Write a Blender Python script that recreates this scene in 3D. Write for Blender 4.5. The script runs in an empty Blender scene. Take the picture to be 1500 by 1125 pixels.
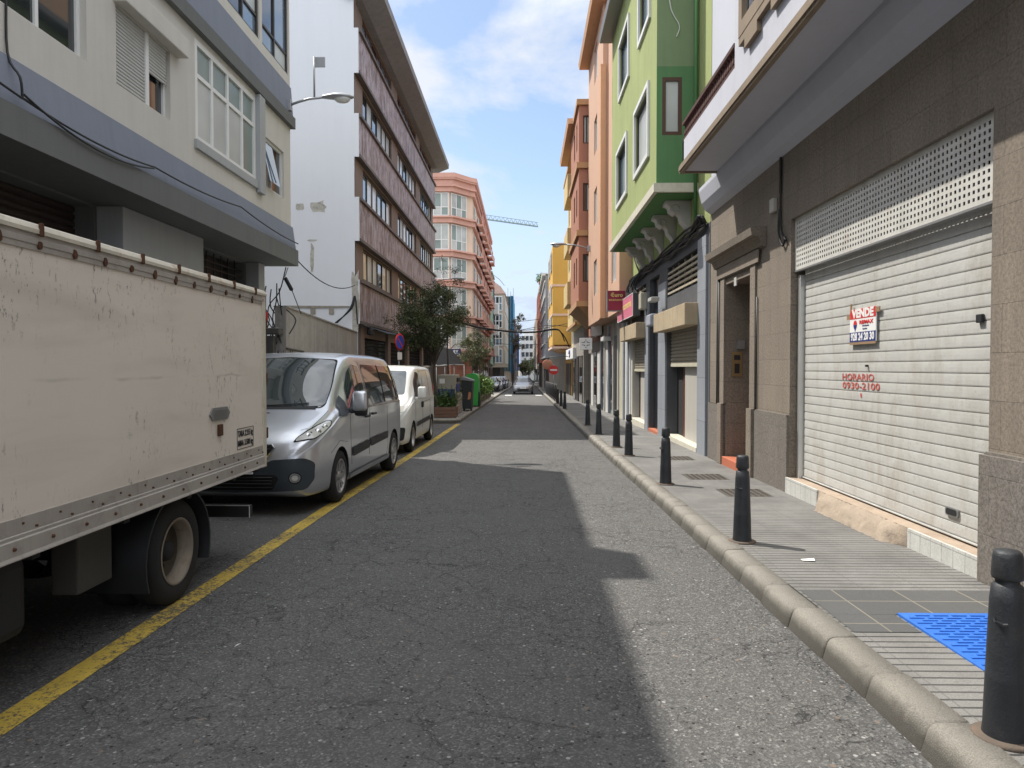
import bpy, bmesh, math, random
from mathutils import Vector, Matrix, Euler
from mathutils.bvhtree import BVHTree
random.seed(7)
PI = math.pi
sc = bpy.context.scene
COL = sc.collection
V = Vector
# ------------------------------------------------------------------ camera and measuring helpers
F = 1040.0
CAM = V((0, 0, 1.6))
AY, AP = math.atan(18 / F), math.atan(24.5 / F)
ROT = Euler((PI / 2 - AP, 0, AY)).to_matrix()
SL = -0.0115                       # the street falls gently away


def g(y):
    return SL * min(y, 260)


def ray(px, py):
    return ROT @ V(((px - 750) / F, (562.5 - py) / F, -1))


def fx(px, py, X):
    d = ray(px, py); t = X / d.x
    return t * d.y, 1.6 + t * d.z


def YX(px, X): return fx(px, 538, X)[0]
def ZX(px, py, X): return fx(px, py, X)[1]


def fy(px, py, Y):
    d = ray(px, py); t = Y / d.y
    return t * d.x, 1.6 + t * d.z


def fg(px, py, off=0):
    d = ray(px, py); t = (1.6 - off) / (SL * d.y - d.z)
    return t * d.x, t * d.y


# ------------------------------------------------------------------ object helpers
def tag(o, label=None, cat=None, group=None, kind=None):
    if label: o['label'] = label
    if cat: o['category'] = cat
    if group: o['group'] = group
    if kind: o['kind'] = kind
    return o


def empty(name, label, cat, loc=(0, 0, 0), rz=0, group=None):
    o = bpy.data.objects.new(name, None); COL.objects.link(o)
    o.location = loc; o.rotation_euler = (0, 0, rz)
    o.empty_display_size = .3
    return tag(o, label, cat, group)


def rootof(p):
    while p.parent: p = p.parent
    return p


class MB:
    def __init__(s): s.v = []; s.f = []; s.m = []; s.sm = []; s.cur = 0; s.smooth = False

    def add(s, vs, fs):
        n = len(s.v); s.v += [tuple(v) for v in vs]
        for f in fs: s.f.append([i + n for i in f]); s.m.append(s.cur); s.sm.append(s.smooth)
        return s

    def box(s, x0, x1, y0, y1, z0, z1):
        x0, x1 = min(x0, x1), max(x0, x1); y0, y1 = min(y0, y1), max(y0, y1)
        vs = [(x, y, z) for z in (z0, z1) for y in (y0, y1) for x in (x0, x1)]
        return s.add(vs, [(0, 2, 3, 1), (4, 5, 7, 6), (0, 1, 5, 4), (2, 6, 7, 3), (0, 4, 6, 2), (1, 3, 7, 5)])

    def bbox(s, x0, x1, y0, y1, z0, z1, b=.01):
        """box with chamfered edges"""
        x0, x1 = min(x0, x1), max(x0, x1); y0, y1 = min(y0, y1), max(y0, y1)
        bm = bmesh.new()
        bmesh.ops.create_cube(bm, size=1)
        for v in bm.verts:
            v.co = V(((x0 + x1) / 2 + v.co.x * (x1 - x0), (y0 + y1) / 2 + v.co.y * (y1 - y0), (z0 + z1) / 2 + v.co.z * (z1 - z0)))
        bmesh.ops.bevel(bm, geom=list(bm.edges), offset=b, segments=2, affect='EDGES', profile=.5)
        s.frombm(bm); bm.free(); return s

    def frombm(s, bm, mtx=None):
        bm.verts.ensure_lookup_table(); bm.verts.index_update()
        s.add([(mtx @ v.co if mtx else v.co) for v in bm.verts], [[v.index for v in f.verts] for f in bm.faces])

    def prism(s, pts, a, b, axis='y'):
        """2D polygon extruded from a to b along axis"""
        def P(p, t):
            if axis == 'y': return (p[0], t, p[1])
            if axis == 'x': return (t, p[0], p[1])
            return (p[0], p[1], t)
        n = len(pts)
        return s.add([P(p, a) for p in pts] + [P(p, b) for p in pts],
                     [list(range(n))[::-1], list(range(n, 2 * n))] + [(i, (i + 1) % n, n + (i + 1) % n, n + i) for i in range(n)])

    def strip(s, pts, a, b, axis='y'):
        """open polyline extruded (no caps)"""
        def P(p, t):
            if axis == 'y': return (p[0], t, p[1])
            if axis == 'x': return (t, p[0], p[1])
            return (p[0], p[1], t)
        n = len(pts)
        return s.add([P(p, a) for p in pts] + [P(p, b) for p in pts], [(i, i + 1, n + i + 1, n + i) for i in range(n - 1)])

    def tube(s, pts, r, n=6, caps=True):
        pts = [V(p) for p in pts]; rs = r if isinstance(r, (list, tuple)) else [r] * len(pts)
        vs = []; up = V((0, 0, 1))
        d0 = (pts[1] - pts[0]).normalized()
        a = d0.cross(up)
        if a.length < .1: a = d0.cross(V((0, 1, 0)))
        a.normalize()
        for i, p in enumerate(pts):
            d = (pts[min(i + 1, len(pts) - 1)] - pts[max(i - 1, 0)]).normalized()
            a = (a - d * a.dot(d)); a.normalize(); b = d.cross(a)
            for k in range(n):
                t = 2 * PI * k / n
                vs.append(p + (a * math.cos(t) + b * math.sin(t)) * rs[i])
        m = len(pts)
        fs = [(i * n + k, i * n + (k + 1) % n, (i + 1) * n + (k + 1) % n, (i + 1) * n + k) for i in range(m - 1) for k in range(n)]
        o = s.smooth; s.smooth = n > 5
        if caps: fs += [list(range(n))[::-1], list(range((m - 1) * n, m * n))]
        s.add(vs, fs); s.smooth = o
        return s

    def lathe(s, prof, n=24, c=(0, 0, 0), axis='z'):
        vs = []
        for r, t in prof:
            for k in range(n):
                a = 2 * PI * k / n; x, y = r * math.cos(a), r * math.sin(a)
                vs.append((c[0] + x, c[1] + y, c[2] + t) if axis == 'z' else (c[0] + t, c[1] + x, c[2] + y) if axis == 'x' else (c[0] + x, c[1] + t, c[2] + y))
        m = len(prof); o = s.smooth; s.smooth = True
        s.add(vs, [(i * n + k, i * n + (k + 1) % n, (i + 1) * n + (k + 1) % n, (i + 1) * n + k) for i in range(m - 1) for k in range(n)])
        s.smooth = o; return s

    def quad(s, *p): return s.add(p, [list(range(len(p)))])

    def build(s, name, mat, parent=None, local=False):
        me = bpy.data.meshes.new(name)
        off = V((0, 0, 0)); 
        if parent is not None and not local:
            q = parent
            while q: off += q.location; q = q.parent
        me.from_pydata([tuple(V(v) - off) for v in s.v], [], s.f)
        mats = mat if isinstance(mat, (list, tuple)) else [mat]
        for m in mats: me.materials.append(m)
        me.polygons.foreach_set('material_index', s.m)
        me.polygons.foreach_set('use_smooth', s.sm)
        me.update()
        o = bpy.data.objects.new(name, me); COL.objects.link(o)
        if parent is not None: o.parent = parent
        return o


def copy_tree(o, parent=None):
    c = o.copy(); COL.objects.link(c)
    if parent: c.parent = parent
    for ch in [q for q in bpy.data.objects if q.parent == o]: copy_tree(ch, c)
    return c


# ------------------------------------------------------------------ materials
def srgb(r, g_, b):
    f = lambda c: (c / 255 / 12.92) if c / 255 <= .04045 else ((c / 255 + .055) / 1.055) ** 2.4
    return (f(r), f(g_), f(b))


class NT:
    def __init__(s, name):
        s.m = bpy.data.materials.new(name); s.m.use_nodes = True
        s.t = s.m.node_tree; s.n = s.t.nodes; s.b = s.n['Principled BSDF']

    def N(s, typ, **kw):
        n = s.n.new(typ)
        for k, v in kw.items():
            if k in n.inputs: n.inputs[k].default_value = v
            else: setattr(n, k, v)
        return n

    def L(s, a, b): s.t.links.new(a, b)

    def math(s, op, a, b=0.0, c=0.0):
        n = s.n.new('ShaderNodeMath'); n.operation = op
        for i, v in enumerate((a, b, c)):
            if hasattr(v, 'is_linked') or hasattr(v, 'links'): s.L(v, n.inputs[i])
            else: n.inputs[i].default_value = v
        return n.outputs[0]

    def mix(s, f, a, b, mode='MIX'):
        n = s.n.new('ShaderNodeMix'); n.data_type = 'RGBA'; n.blend_type = mode
        for i, v in ((0, f), (6, a), (7, b)):
            if hasattr(v, 'links'): s.L(v, n.inputs[i])
            elif i == 0: n.inputs[0].default_value = v
            else: n.inputs[i].default_value = (*v, 1) if len(v) == 3 else v
        return n.outputs[2]

    def ramp(s, x, stops):
        n = s.n.new('ShaderNodeValToRGB'); s.L(x, n.inputs[0]); e = n.color_ramp.elements
        while len(e) < len(stops): e.new(.5)
        for q, (p, c) in zip(e, stops):
            q.position = p; q.color = (c, c, c, 1) if isinstance(c, (int, float)) else (*c, 1)
        return n.outputs[0]

    def coords(s, scale=(1, 1, 1)):
        tc = s.n.new('ShaderNodeTexCoord'); mp = s.n.new('ShaderNodeMapping')
        s.L(tc.outputs['Object'], mp.inputs[0]); mp.inputs['Scale'].default_value = scale
        return mp.outputs[0]

    def noise(s, co, sc_, det=4, rough=.6, dist=0):
        n = s.n.new('ShaderNodeTexNoise'); s.L(co, n.inputs['Vector'])
        n.inputs['Scale'].default_value = sc_; n.inputs['Detail'].default_value = det
        n.inputs['Roughness'].default_value = rough; n.inputs['Distortion'].default_value = dist
        return n.outputs[0]

    def bump(s, h, st=.3, d=.02, prev=None):
        n = s.n.new('ShaderNodeBump'); s.L(h, n.inputs['Height'])
        n.inputs['Strength'].default_value = st; n.inputs['Distance'].default_value = d
        if prev: s.L(prev, n.inputs['Normal'])
        s.L(n.outputs[0], s.b.inputs['Normal']); return n.outputs[0]


def mul(c, k): return tuple(min(1, x * k) for x in c)


def M(name, col, rough=.75, var=.14, sc_=1.5, bump=.15, bs=60, metal=0, spec=.4, streak=.18, dirt=0, dirtcol=(.06, .05, .04), coat=0):
    t = NT(name); co = t.coords()
    n1 = t.noise(co, sc_, 6, .65)
    c = t.mix(n1, mul(col, 1 - var * 1.6), mul(col, 1 + var * 1.4))
    if streak:
        st = t.noise(t.coords((3.2, 3.2, .22)), 1.6, 5, .7)
        c = t.mix(t.math('MULTIPLY', t.ramp(st, [(.45, 0), (.8, 1)]), streak), c, mul(col, .45))
    if dirt:
        d = t.noise(co, 5, 8, .75, .6)
        c = t.mix(t.math('MULTIPLY', t.ramp(d, [(.52, 0), (.7, 1)]), dirt), c, dirtcol)
    t.L(c, t.b.inputs['Base Color'])
    t.b.inputs['Roughness'].default_value = rough; t.b.inputs['Metallic'].default_value = metal
    t.b.inputs['Specular IOR Level'].default_value = spec
    if coat: t.b.inputs['Coat Weight'].default_value = coat; t.b.inputs['Coat Roughness'].default_value = .06
    if rough > .25:
        r = t.math('ADD', t.math('MULTIPLY', n1, .25), rough - .12); t.L(r, t.b.inputs['Roughness'])
    if bump: t.bump(t.noise(co, bs, 5, .7), bump, .01)
    return t.m


def glass(name, col=(.02, .025, .03), rough=.04, spec=.8, coat=.5):
    t = NT(name); co = t.coords()
    n = t.noise(co, .7, 2)
    t.L(t.mix(n, mul(col, .6), mul(col, 1.5)), t.b.inputs['Base Color'])
    t.b.inputs['Roughness'].default_value = rough; t.b.inputs['Specular IOR Level'].default_value = spec
    t.b.inputs['Coat Weight'].default_value = coat; t.b.inputs['Coat Roughness'].default_value = .02
    t.bump(t.noise(co, 1.3, 1), .05, .03)
    return t.m


def plain(name, col, rough=.5, metal=0, spec=.5):
    return M(name, col, rough, .08, 3, .05, 80, metal, spec, 0)


def m_blocks(name, col, bw, bh, plane='yz', mortar=(.05, .045, .04), mw=.006, rough=.85, var=.3, fine=120, off=.5, speck=.35, bumpst=.5, streak=.3):
    t = NT(name); tc = t.n.new('ShaderNodeTexCoord'); sp = t.n.new('ShaderNodeSeparateXYZ'); t.L(tc.outputs['Object'], sp.inputs[0])
    cb = t.n.new('ShaderNodeCombineXYZ')
    t.L(sp.outputs[1 if plane == 'yz' else 0], cb.inputs[0]); t.L(sp.outputs[2 if plane != 'xy' else 1], cb.inputs[1])
    br = t.n.new('ShaderNodeTexBrick'); t.L(cb.outputs[0], br.inputs['Vector'])
    br.inputs['Scale'].default_value = 1; br.inputs['Brick Width'].default_value = bw; br.inputs['Row Height'].default_value = bh
    br.inputs['Mortar Size'].default_value = mw; br.inputs['Mortar Smooth'].default_value = .3; br.offset = off
    br.inputs['Color1'].default_value = (*mul(col, 1 - var * .6), 1); br.inputs['Color2'].default_value = (*mul(col, 1 + var * .6), 1)
    br.inputs['Mortar'].default_value = (*mortar, 1)
    co = t.coords(); fn = t.noise(co, fine, 3, .8)
    c = t.mix(speck, br.outputs[0], t.ramp(fn, [(.35, mul(col, .25)), (.6, mul(col, 1.5))]), 'MIX')
    c = t.mix(t.math('MULTIPLY', t.ramp(t.noise(co, .8, 5), [(.4, 0), (.7, 1)]), .35), c, mul(col, .55))
    if streak: c = t.mix(t.math('MULTIPLY', t.ramp(t.noise(t.coords((3, 3, .25)), 1.5, 5), [(.45, 0), (.75, 1)]), streak), c, mul(col, .5))
    t.L(c, t.b.inputs['Base Color']); t.b.inputs['Roughness'].default_value = rough
    h = t.math('SUBTRACT', t.math('MULTIPLY', fn, .25), br.outputs['Fac'])
    t.bump(h, bumpst, .012)
    return t.m


# ------------------------------------------------------------------ facade helpers: frame = (O, U, N)
def FR(X, y0=0): return (V((X, y0, 0)), V((0, 1, 0)), V((-1, 0, 0)))
def FL(X, y0=0): return (V((X, y0, 0)), V((0, 1, 0)), V((1, 0, 0)))
def FC(Y, x0=0): return (V((x0, Y, 0)), V((1, 0, 0)), V((0, -1, 0)))


def pt(Fm, u, z, d=0): return Fm[0] + Fm[1] * u + V((0, 0, z)) + Fm[2] * d


def fbox(mb, Fm, u0, u1, z0, z1, d0, d1):
    vs = [pt(Fm, u, z, d) for z in (z0, z1) for d in (d0, d1) for u in (u0, u1)]
    return mb.add(vs, [(0, 2, 3, 1), (4, 5, 7, 6), (0, 1, 5, 4), (2, 6, 7, 3), (0, 4, 6, 2), (1, 3, 7, 5)])


def fquad(mb, Fm, u0, u1, z0, z1, d): return mb.quad(pt(Fm, u0, z0, d), pt(Fm, u1, z0, d), pt(Fm, u1, z1, d), pt(Fm, u0, z1, d))


def wallgrid(mb, Fm, u0, u1, z0, z1, holes, rev=.15, lids=True):
    us = sorted({u0, u1, *[round(min(max(h[i], u0), u1), 4) for h in holes for i in (0, 1)]})
    zs = sorted({z0, z1, *[round(min(max(h[i], z0), z1), 4) for h in holes for i in (2, 3)]})
    for a, b in zip(us, us[1:]):
        for c, d in zip(zs, zs[1:]):
            if b - a < 1e-5 or d - c < 1e-5: continue
            mu, mz = (a + b) / 2, (c + d) / 2
            if any(h[0] < mu < h[1] and h[2] < mz < h[3] for h in holes): continue
            fquad(mb, Fm, a, b, c, d, 0)
    for a, b, c, d in holes:
        mb.quad(pt(Fm, a, c), pt(Fm, a, d), pt(Fm, a, d, -rev), pt(Fm, a, c, -rev))
        mb.quad(pt(Fm, b, c), pt(Fm, b, d), pt(Fm, b, d, -rev), pt(Fm, b, c, -rev))
        if not lids: continue
        mb.quad(pt(Fm, a, c), pt(Fm, b, c), pt(Fm, b, c, -rev), pt(Fm, a, c, -rev))
        mb.quad(pt(Fm, a, d), pt(Fm, b, d), pt(Fm, b, d, -rev), pt(Fm, a, d, -rev))


def window(root, Fm, u0, u1, z0, z1, rec, fm, pm, cols=2, rows=1, fw=.05, zr=None, name='window'):
    """frame mesh + glass pane child, set rec behind the wall face"""
    f = MB(); d0, d1 = -rec, -rec + .05
    fbox(f, Fm, u0, u1, z0, z0 + fw, d0, d1); fbox(f, Fm, u0, u1, z1 - fw, z1, d0, d1)
    fbox(f, Fm, u0, u0 + fw, z0 + fw, z1 - fw, d0, d1); fbox(f, Fm, u1 - fw, u1, z0 + fw, z1 - fw, d0, d1)
    zz = zr if zr else [z0 + (z1 - z0) * k / rows for k in range(1, rows)]
    for k in range(1, cols):
        u = u0 + (u1 - u0) * k / cols; fbox(f, Fm, u - fw * .45, u + fw * .45, z0 + fw, z1 - fw, d0, d1 - .004)
    for z in zz: fbox(f, Fm, u0 + fw, u1 - fw, z - fw * .4, z + fw * .4, d0, d1 - .008)
    w = f.build(name, fm, root)
    pms = pm if isinstance(pm, list) else [pm]
    zc = [z0, *zz, z1]
    p = MB(); rr = random.Random(int(u0 * 131 + z0 * 977))
    for k in range(cols):
        for j in range(len(zc) - 1):
            p.cur = rr.randrange(len(pms))
            jig = rr.uniform(-.006, .006)
            a, b = u0 + (u1 - u0) * k / cols, u0 + (u1 - u0) * (k + 1) / cols
            p.quad(pt(Fm, a, zc[j], d0 + .015), pt(Fm, b, zc[j], d0 + .015 + jig), pt(Fm, b, zc[j + 1], d0 + .015 + jig), pt(Fm, a, zc[j + 1], d0 + .015))
    p.build('pane', pms, w)
    return w


def shell(mb, x0, x1, y0, y1, z0, z1, skip=''):
    """closed box but for the faces named in skip (W = -x, E = +x, S = -y, N = +y)"""
    if 'W' not in skip: mb.quad((x0, y0, z0), (x0, y1, z0), (x0, y1, z1), (x0, y0, z1))
    if 'E' not in skip: mb.quad((x1, y0, z0), (x1, y1, z0), (x1, y1, z1), (x1, y0, z1))
    if 'S' not in skip: mb.quad((x0, y0, z0), (x1, y0, z0), (x1, y0, z1), (x0, y0, z1))
    if 'N' not in skip: mb.quad((x0, y1, z0), (x1, y1, z0), (x1, y1, z1), (x0, y1, z1))
    if 'T' not in skip: mb.quad((x0, y0, z1), (x1, y0, z1), (x1, y1, z1), (x0, y1, z1))
    if 'B' not in skip: mb.quad((x0, y0, z0), (x1, y0, z0), (x1, y1, z0), (x0, y1, z0))


def text(body, size, mat, parent, O, ux, uy, name='lettering', sx=1.0, align='CENTER', ext=.001, bold=0, fit=None):
    cu = bpy.data.curves.new('t', 'FONT'); cu.body = body; cu.size = size; cu.align_x = align; cu.align_y = 'CENTER'
    cu.extrude = ext; cu.offset = bold; cu.resolution_u = 2
    ob = bpy.data.objects.new('t', cu); COL.objects.link(ob)
    dg = bpy.context.evaluated_depsgraph_get(); me = bpy.data.meshes.new_from_object(ob.evaluated_get(dg))
    ux, uy = V(ux).normalized(), V(uy).normalized(); nz = ux.cross(uy)
    off = V((0, 0, 0)); q = parent
    while q: off += q.location; q = q.parent
    if fit:
        xs_ = [v.co.x for v in me.vertices]; mid_ = (max(xs_) + min(xs_)) / 2; sx = fit / (max(xs_) - min(xs_))
        for v in me.vertices: v.co.x -= mid_
    for v in me.vertices: v.co = V(O) + ux * v.co.x * sx + uy * v.co.y + nz * v.co.z - off
    bpy.data.objects.remove(ob); bpy.data.curves.remove(cu)
    me.materials.clear(); me.materials.append(mat)
    for p in me.polygons: p.material_index = 0
    o = bpy.data.objects.new(name, me); COL.objects.link(o); o.parent = parent
    return o


def pinterp(tab, y):
    if y <= tab[0][0]: return tab[0][1]
    if y >= tab[-1][0]: return tab[-1][1]
    for i in range(len(tab) - 1):
        if tab[i][0] <= y <= tab[i + 1][0]: break
    h = [tab[j + 1][0] - tab[j][0] for j in range(len(tab) - 1)]
    s_ = [(tab[j + 1][1] - tab[j][1]) / h[j] for j in range(len(h))]
    def slope(j):
        if j == 0: return s_[0]
        if j == len(tab) - 1: return s_[-1]
        if s_[j - 1] * s_[j] <= 0: return 0
        return 2 * s_[j - 1] * s_[j] / (s_[j - 1] + s_[j])
    t = (y - tab[i][0]) / h[i]; a, b = slope(i), slope(i + 1)
    return ((2 * t ** 3 - 3 * t ** 2 + 1) * tab[i][1] + (t ** 3 - 2 * t ** 2 + t) * h[i] * a + (-2 * t ** 3 + 3 * t ** 2) * tab[i + 1][1] + (t ** 3 - t ** 2) * h[i] * b)


def lin(tab, y):
    if y <= tab[0][0]: return tab[0][1]
    for (a, b), (c, d) in zip(tab, tab[1:]):
        if y <= c: return b + (d - b) * (y - a) / (c - a)
    return tab[-1][1]
# ================================================================== camera, sun, sky
cam = bpy.data.cameras.new('camera'); cam.sensor_width = 36; cam.lens = F / 1500 * 36
cam.clip_start = .05; cam.clip_end = 6000
co_ = bpy.data.objects.new('camera', cam); COL.objects.link(co_)
co_.location = CAM; co_.rotation_euler = ROT.to_euler(); sc.camera = co_
SUN = V((-.53, .37, 1)).normalized()
sl = bpy.data.lights.new('sun', 'SUN'); sl.energy = 3.2; sl.angle = math.radians(.53); sl.color = (1, .95, .87)
so = bpy.data.objects.new('sun', sl); COL.objects.link(so); so.rotation_euler = SUN.to_track_quat('Z', 'Y').to_euler(); so.location = (0, 0, 40)
w = bpy.data.worlds.new('World'); sc.world = w; w.use_nodes = True
wt = w.node_tree; wn = wt.nodes; bg = wn['Background']; bg.inputs[1].default_value = .1
sky = wn.new('ShaderNodeTexSky'); sky.sky_type = 'NISHITA'; sky.sun_disc = False
sky.sun_elevation = math.asin(SUN.z); sky.sun_rotation = math.atan2(SUN.x, SUN.y)
sky.air_density = 1.0; sky.dust_density = .7; sky.ozone_density = 1.3


def wmath(op, a, b=0.0):
    n = wn.new('ShaderNodeMath'); n.operation = op
    for i, v in enumerate((a, b)):
        if hasattr(v, 'links'): wt.links.new(v, n.inputs[i])
        else: n.inputs[i].default_value = v
    return n.outputs[0]


tcw = wn.new('ShaderNodeTexCoord'); sx = wn.new('ShaderNodeSeparateXYZ'); wt.links.new(tcw.outputs['Generated'], sx.inputs[0])
zz = wmath('ADD', wmath('MAXIMUM', sx.outputs[2], 0), .22)
cbw = wn.new('ShaderNodeCombineXYZ')
wt.links.new(wmath('DIVIDE', sx.outputs[0], zz), cbw.inputs[0]); wt.links.new(wmath('DIVIDE', sx.outputs[1], zz), cbw.inputs[1])
mpw = wn.new('ShaderNodeMapping'); wt.links.new(cbw.outputs[0], mpw.inputs[0]); mpw.inputs['Location'].default_value = (4.2, 1.9, 0)
nz = wn.new('ShaderNodeTexNoise'); wt.links.new(mpw.outputs[0], nz.inputs['Vector']); nz.inputs['Scale'].default_value = 1.5
nz.inputs['Detail'].default_value = 9; nz.inputs['Roughness'].default_value = .58; nz.inputs['Distortion'].default_value = .35
rp = wn.new('ShaderNodeValToRGB'); wt.links.new(nz.outputs[0], rp.inputs[0])
rp.color_ramp.elements[0].position = .44; rp.color_ramp.elements[1].position = .565
mx = wn.new('ShaderNodeMix'); mx.data_type = 'RGBA'
veil = wmath('ADD', wmath('MULTIPLY', rp.outputs[0], .8), .1)
# unseen bright cloud bank added overhead and behind the viewer to raise ambient light
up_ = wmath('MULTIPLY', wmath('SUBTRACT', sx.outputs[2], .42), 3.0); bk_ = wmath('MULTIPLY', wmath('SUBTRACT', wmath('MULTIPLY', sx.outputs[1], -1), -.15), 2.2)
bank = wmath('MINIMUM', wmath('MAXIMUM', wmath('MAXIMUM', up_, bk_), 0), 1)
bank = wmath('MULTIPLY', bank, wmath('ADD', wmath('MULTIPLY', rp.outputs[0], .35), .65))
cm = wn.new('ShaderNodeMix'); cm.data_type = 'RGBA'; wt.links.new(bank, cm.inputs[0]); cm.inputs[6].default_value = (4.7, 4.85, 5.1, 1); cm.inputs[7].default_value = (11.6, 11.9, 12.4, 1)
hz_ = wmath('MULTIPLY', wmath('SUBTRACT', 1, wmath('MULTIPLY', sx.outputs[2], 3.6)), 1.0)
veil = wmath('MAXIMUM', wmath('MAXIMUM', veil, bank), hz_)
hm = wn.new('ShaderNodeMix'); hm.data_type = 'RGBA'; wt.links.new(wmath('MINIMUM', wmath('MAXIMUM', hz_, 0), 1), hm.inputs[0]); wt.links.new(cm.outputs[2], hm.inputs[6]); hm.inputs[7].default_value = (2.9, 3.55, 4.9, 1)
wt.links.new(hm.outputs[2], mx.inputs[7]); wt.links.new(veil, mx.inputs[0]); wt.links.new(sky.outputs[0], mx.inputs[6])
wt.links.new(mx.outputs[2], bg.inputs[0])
sc.view_settings.view_transform = 'Standard'; sc.view_settings.look = 'None'; sc.view_settings.gamma = 1; sc.view_settings.exposure = .95
sc.cycles.max_bounces = 7; sc.cycles.diffuse_bounces = 4; sc.cycles.glossy_bounces = 3; sc.cycles.transparent_max_bounces = 8

# ================================================================== ground, road, pavements
KR = [(-12, 1.69), (3.1, 1.68), (5.1, 1.665), (8.5, 1.64), (17, 1.58), (38, 1.57), (60, 1.56), (260, 1.9)]       # right kerb foot
YL = [(-12, -2.42), (3.2, -2.39), (8.8, -2.36), (11.8, -2.29), (23.3, -2.17)]                                    # yellow line
KL = [(23.8, -2.17), (60, -1.95), (90, -1.75), (260, -1.9)]                                                      # island kerb
YS = [-12, -6, -2, 0, 2, 3.1, 4, 5.1, 6.5, 8.5, 11, 14, 17, 23.3, 23.8, 30, 38, 48, 60, 75, 90, 120, 160, 200, 260]


def sheet(name, fa, fb, mat, ys, off, kind='structure', nx=1):
    m = MB()
    for a, b in zip(ys, ys[1:]):
        m.quad((fa(a), a, g(a) + off), (fb(a), a, g(a) + off), (fb(b), b, g(b) + off), (fa(b), b, g(b) + off))
    return tag(m.build(name, mat), kind=kind)


def m_asphalt():
    t = NT('asphalt'); co = t.coords()
    vo = t.n.new('ShaderNodeTexVoronoi'); t.L(co, vo.inputs['Vector']); vo.inputs['Scale'].default_value = 95
    gr = t.ramp(vo.outputs['Color'], [(.3, (.03, .03, .031)), (.52, (.072, .071, .07)), (.75, (.14, .137, .13)), (1, (.34, .33, .31))])
    big = t.noise(co, .45, 6, .6)
    c = t.mix(t.ramp(big, [(.35, 0), (.68, 1)]), gr, t.mix(.5, gr, (.1, .097, .092)))
    fine = t.noise(co, 260, 3, .8)
    c = t.mix(.4, c, t.ramp(fine, [(.38, (.025, .025, .025)), (.65, (.2, .195, .185))]))
    wear = t.noise(t.coords((1.1, .09, 1)), 1.3, 5)
    c = t.mix(t.math('MULTIPLY', t.ramp(wear, [(.42, 0), (.7, 1)]), .4), c, (.12, .115, .108))
    # crack network
    ds = t.n.new('ShaderNodeTexNoise'); t.L(co, ds.inputs['Vector']); ds.inputs['Scale'].default_value = 3.1; ds.inputs['Detail'].default_value = 8; ds.inputs['Roughness'].default_value = .62
    vm = t.n.new('ShaderNodeVectorMath'); vm.operation = 'MULTIPLY_ADD'; t.L(ds.outputs['Color'], vm.inputs[0]); vm.inputs[1].default_value = (.42, .42, 0); t.L(co, vm.inputs[2])
    hs = []
    for sc_, th, lo, hi in ((1.1, .0045, .42, .52), (2.7, .009, .45, .53), (5.6, .016, .5, .57)):
        v2 = t.n.new('ShaderNodeTexVoronoi'); v2.feature = 'DISTANCE_TO_EDGE'; t.L(vm.outputs[0], v2.inputs['Vector']); v2.inputs['Scale'].default_value = sc_
        ln = t.ramp(v2.outputs['Distance'], [(th * .4, 1), (th, 0)])
        mk = t.ramp(t.noise(t.coords((1, 1, 1 + sc_)), .5 + sc_ * .05, 3, .6), [(lo, 0), (hi, 1)])
        hs.append(t.math('MULTIPLY', t.math('MULTIPLY', ln, mk), .62 if sc_ < 2 else .8))
    cr = t.math('MAXIMUM', t.math('MAXIMUM', hs[0], hs[1]), hs[2])
    c = t.mix(t.math('MULTIPLY', cr, .95), c, (.01, .01, .01))
    for sc_, th_, col_ in ((38, .985, (.3, .29, .28)), (62, .965, (.25, .245, .24)), (30, .99, (.17, .13, .1)), (45, .95, (.02, .02, .02))):
        vp = t.n.new('ShaderNodeTexVoronoi'); t.L(co, vp.inputs['Vector']); vp.inputs['Scale'].default_value = sc_
        sv = t.n.new('ShaderNodeSeparateColor'); t.L(vp.outputs['Color'], sv.inputs[0])
        c = t.mix(t.math('MULTIPLY', t.math('GREATER_THAN', sv.outputs[0], th_), t.math('LESS_THAN', vp.outputs['Distance'], .36)), c, col_)
    oil = t.noise(co, 1.6, 5, .7); c = t.mix(t.math('MULTIPLY', t.ramp(oil, [(.56, 0), (.72, 1)]), .3), c, (.035, .034, .033))
    t.L(c, t.b.inputs['Base Color']); t.b.inputs['Roughness'].default_value = .82; t.b.inputs['Specular IOR Level'].default_value = .35
    h = t.math('SUBTRACT', t.math('ADD', t.math('MULTIPLY', vo.outputs['Distance'], .5), t.math('MULTIPLY', fine, .4)), t.math('MULTIPLY', cr, 1.6))
    t.bump(h, .5, .01)
    return t.m


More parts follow.
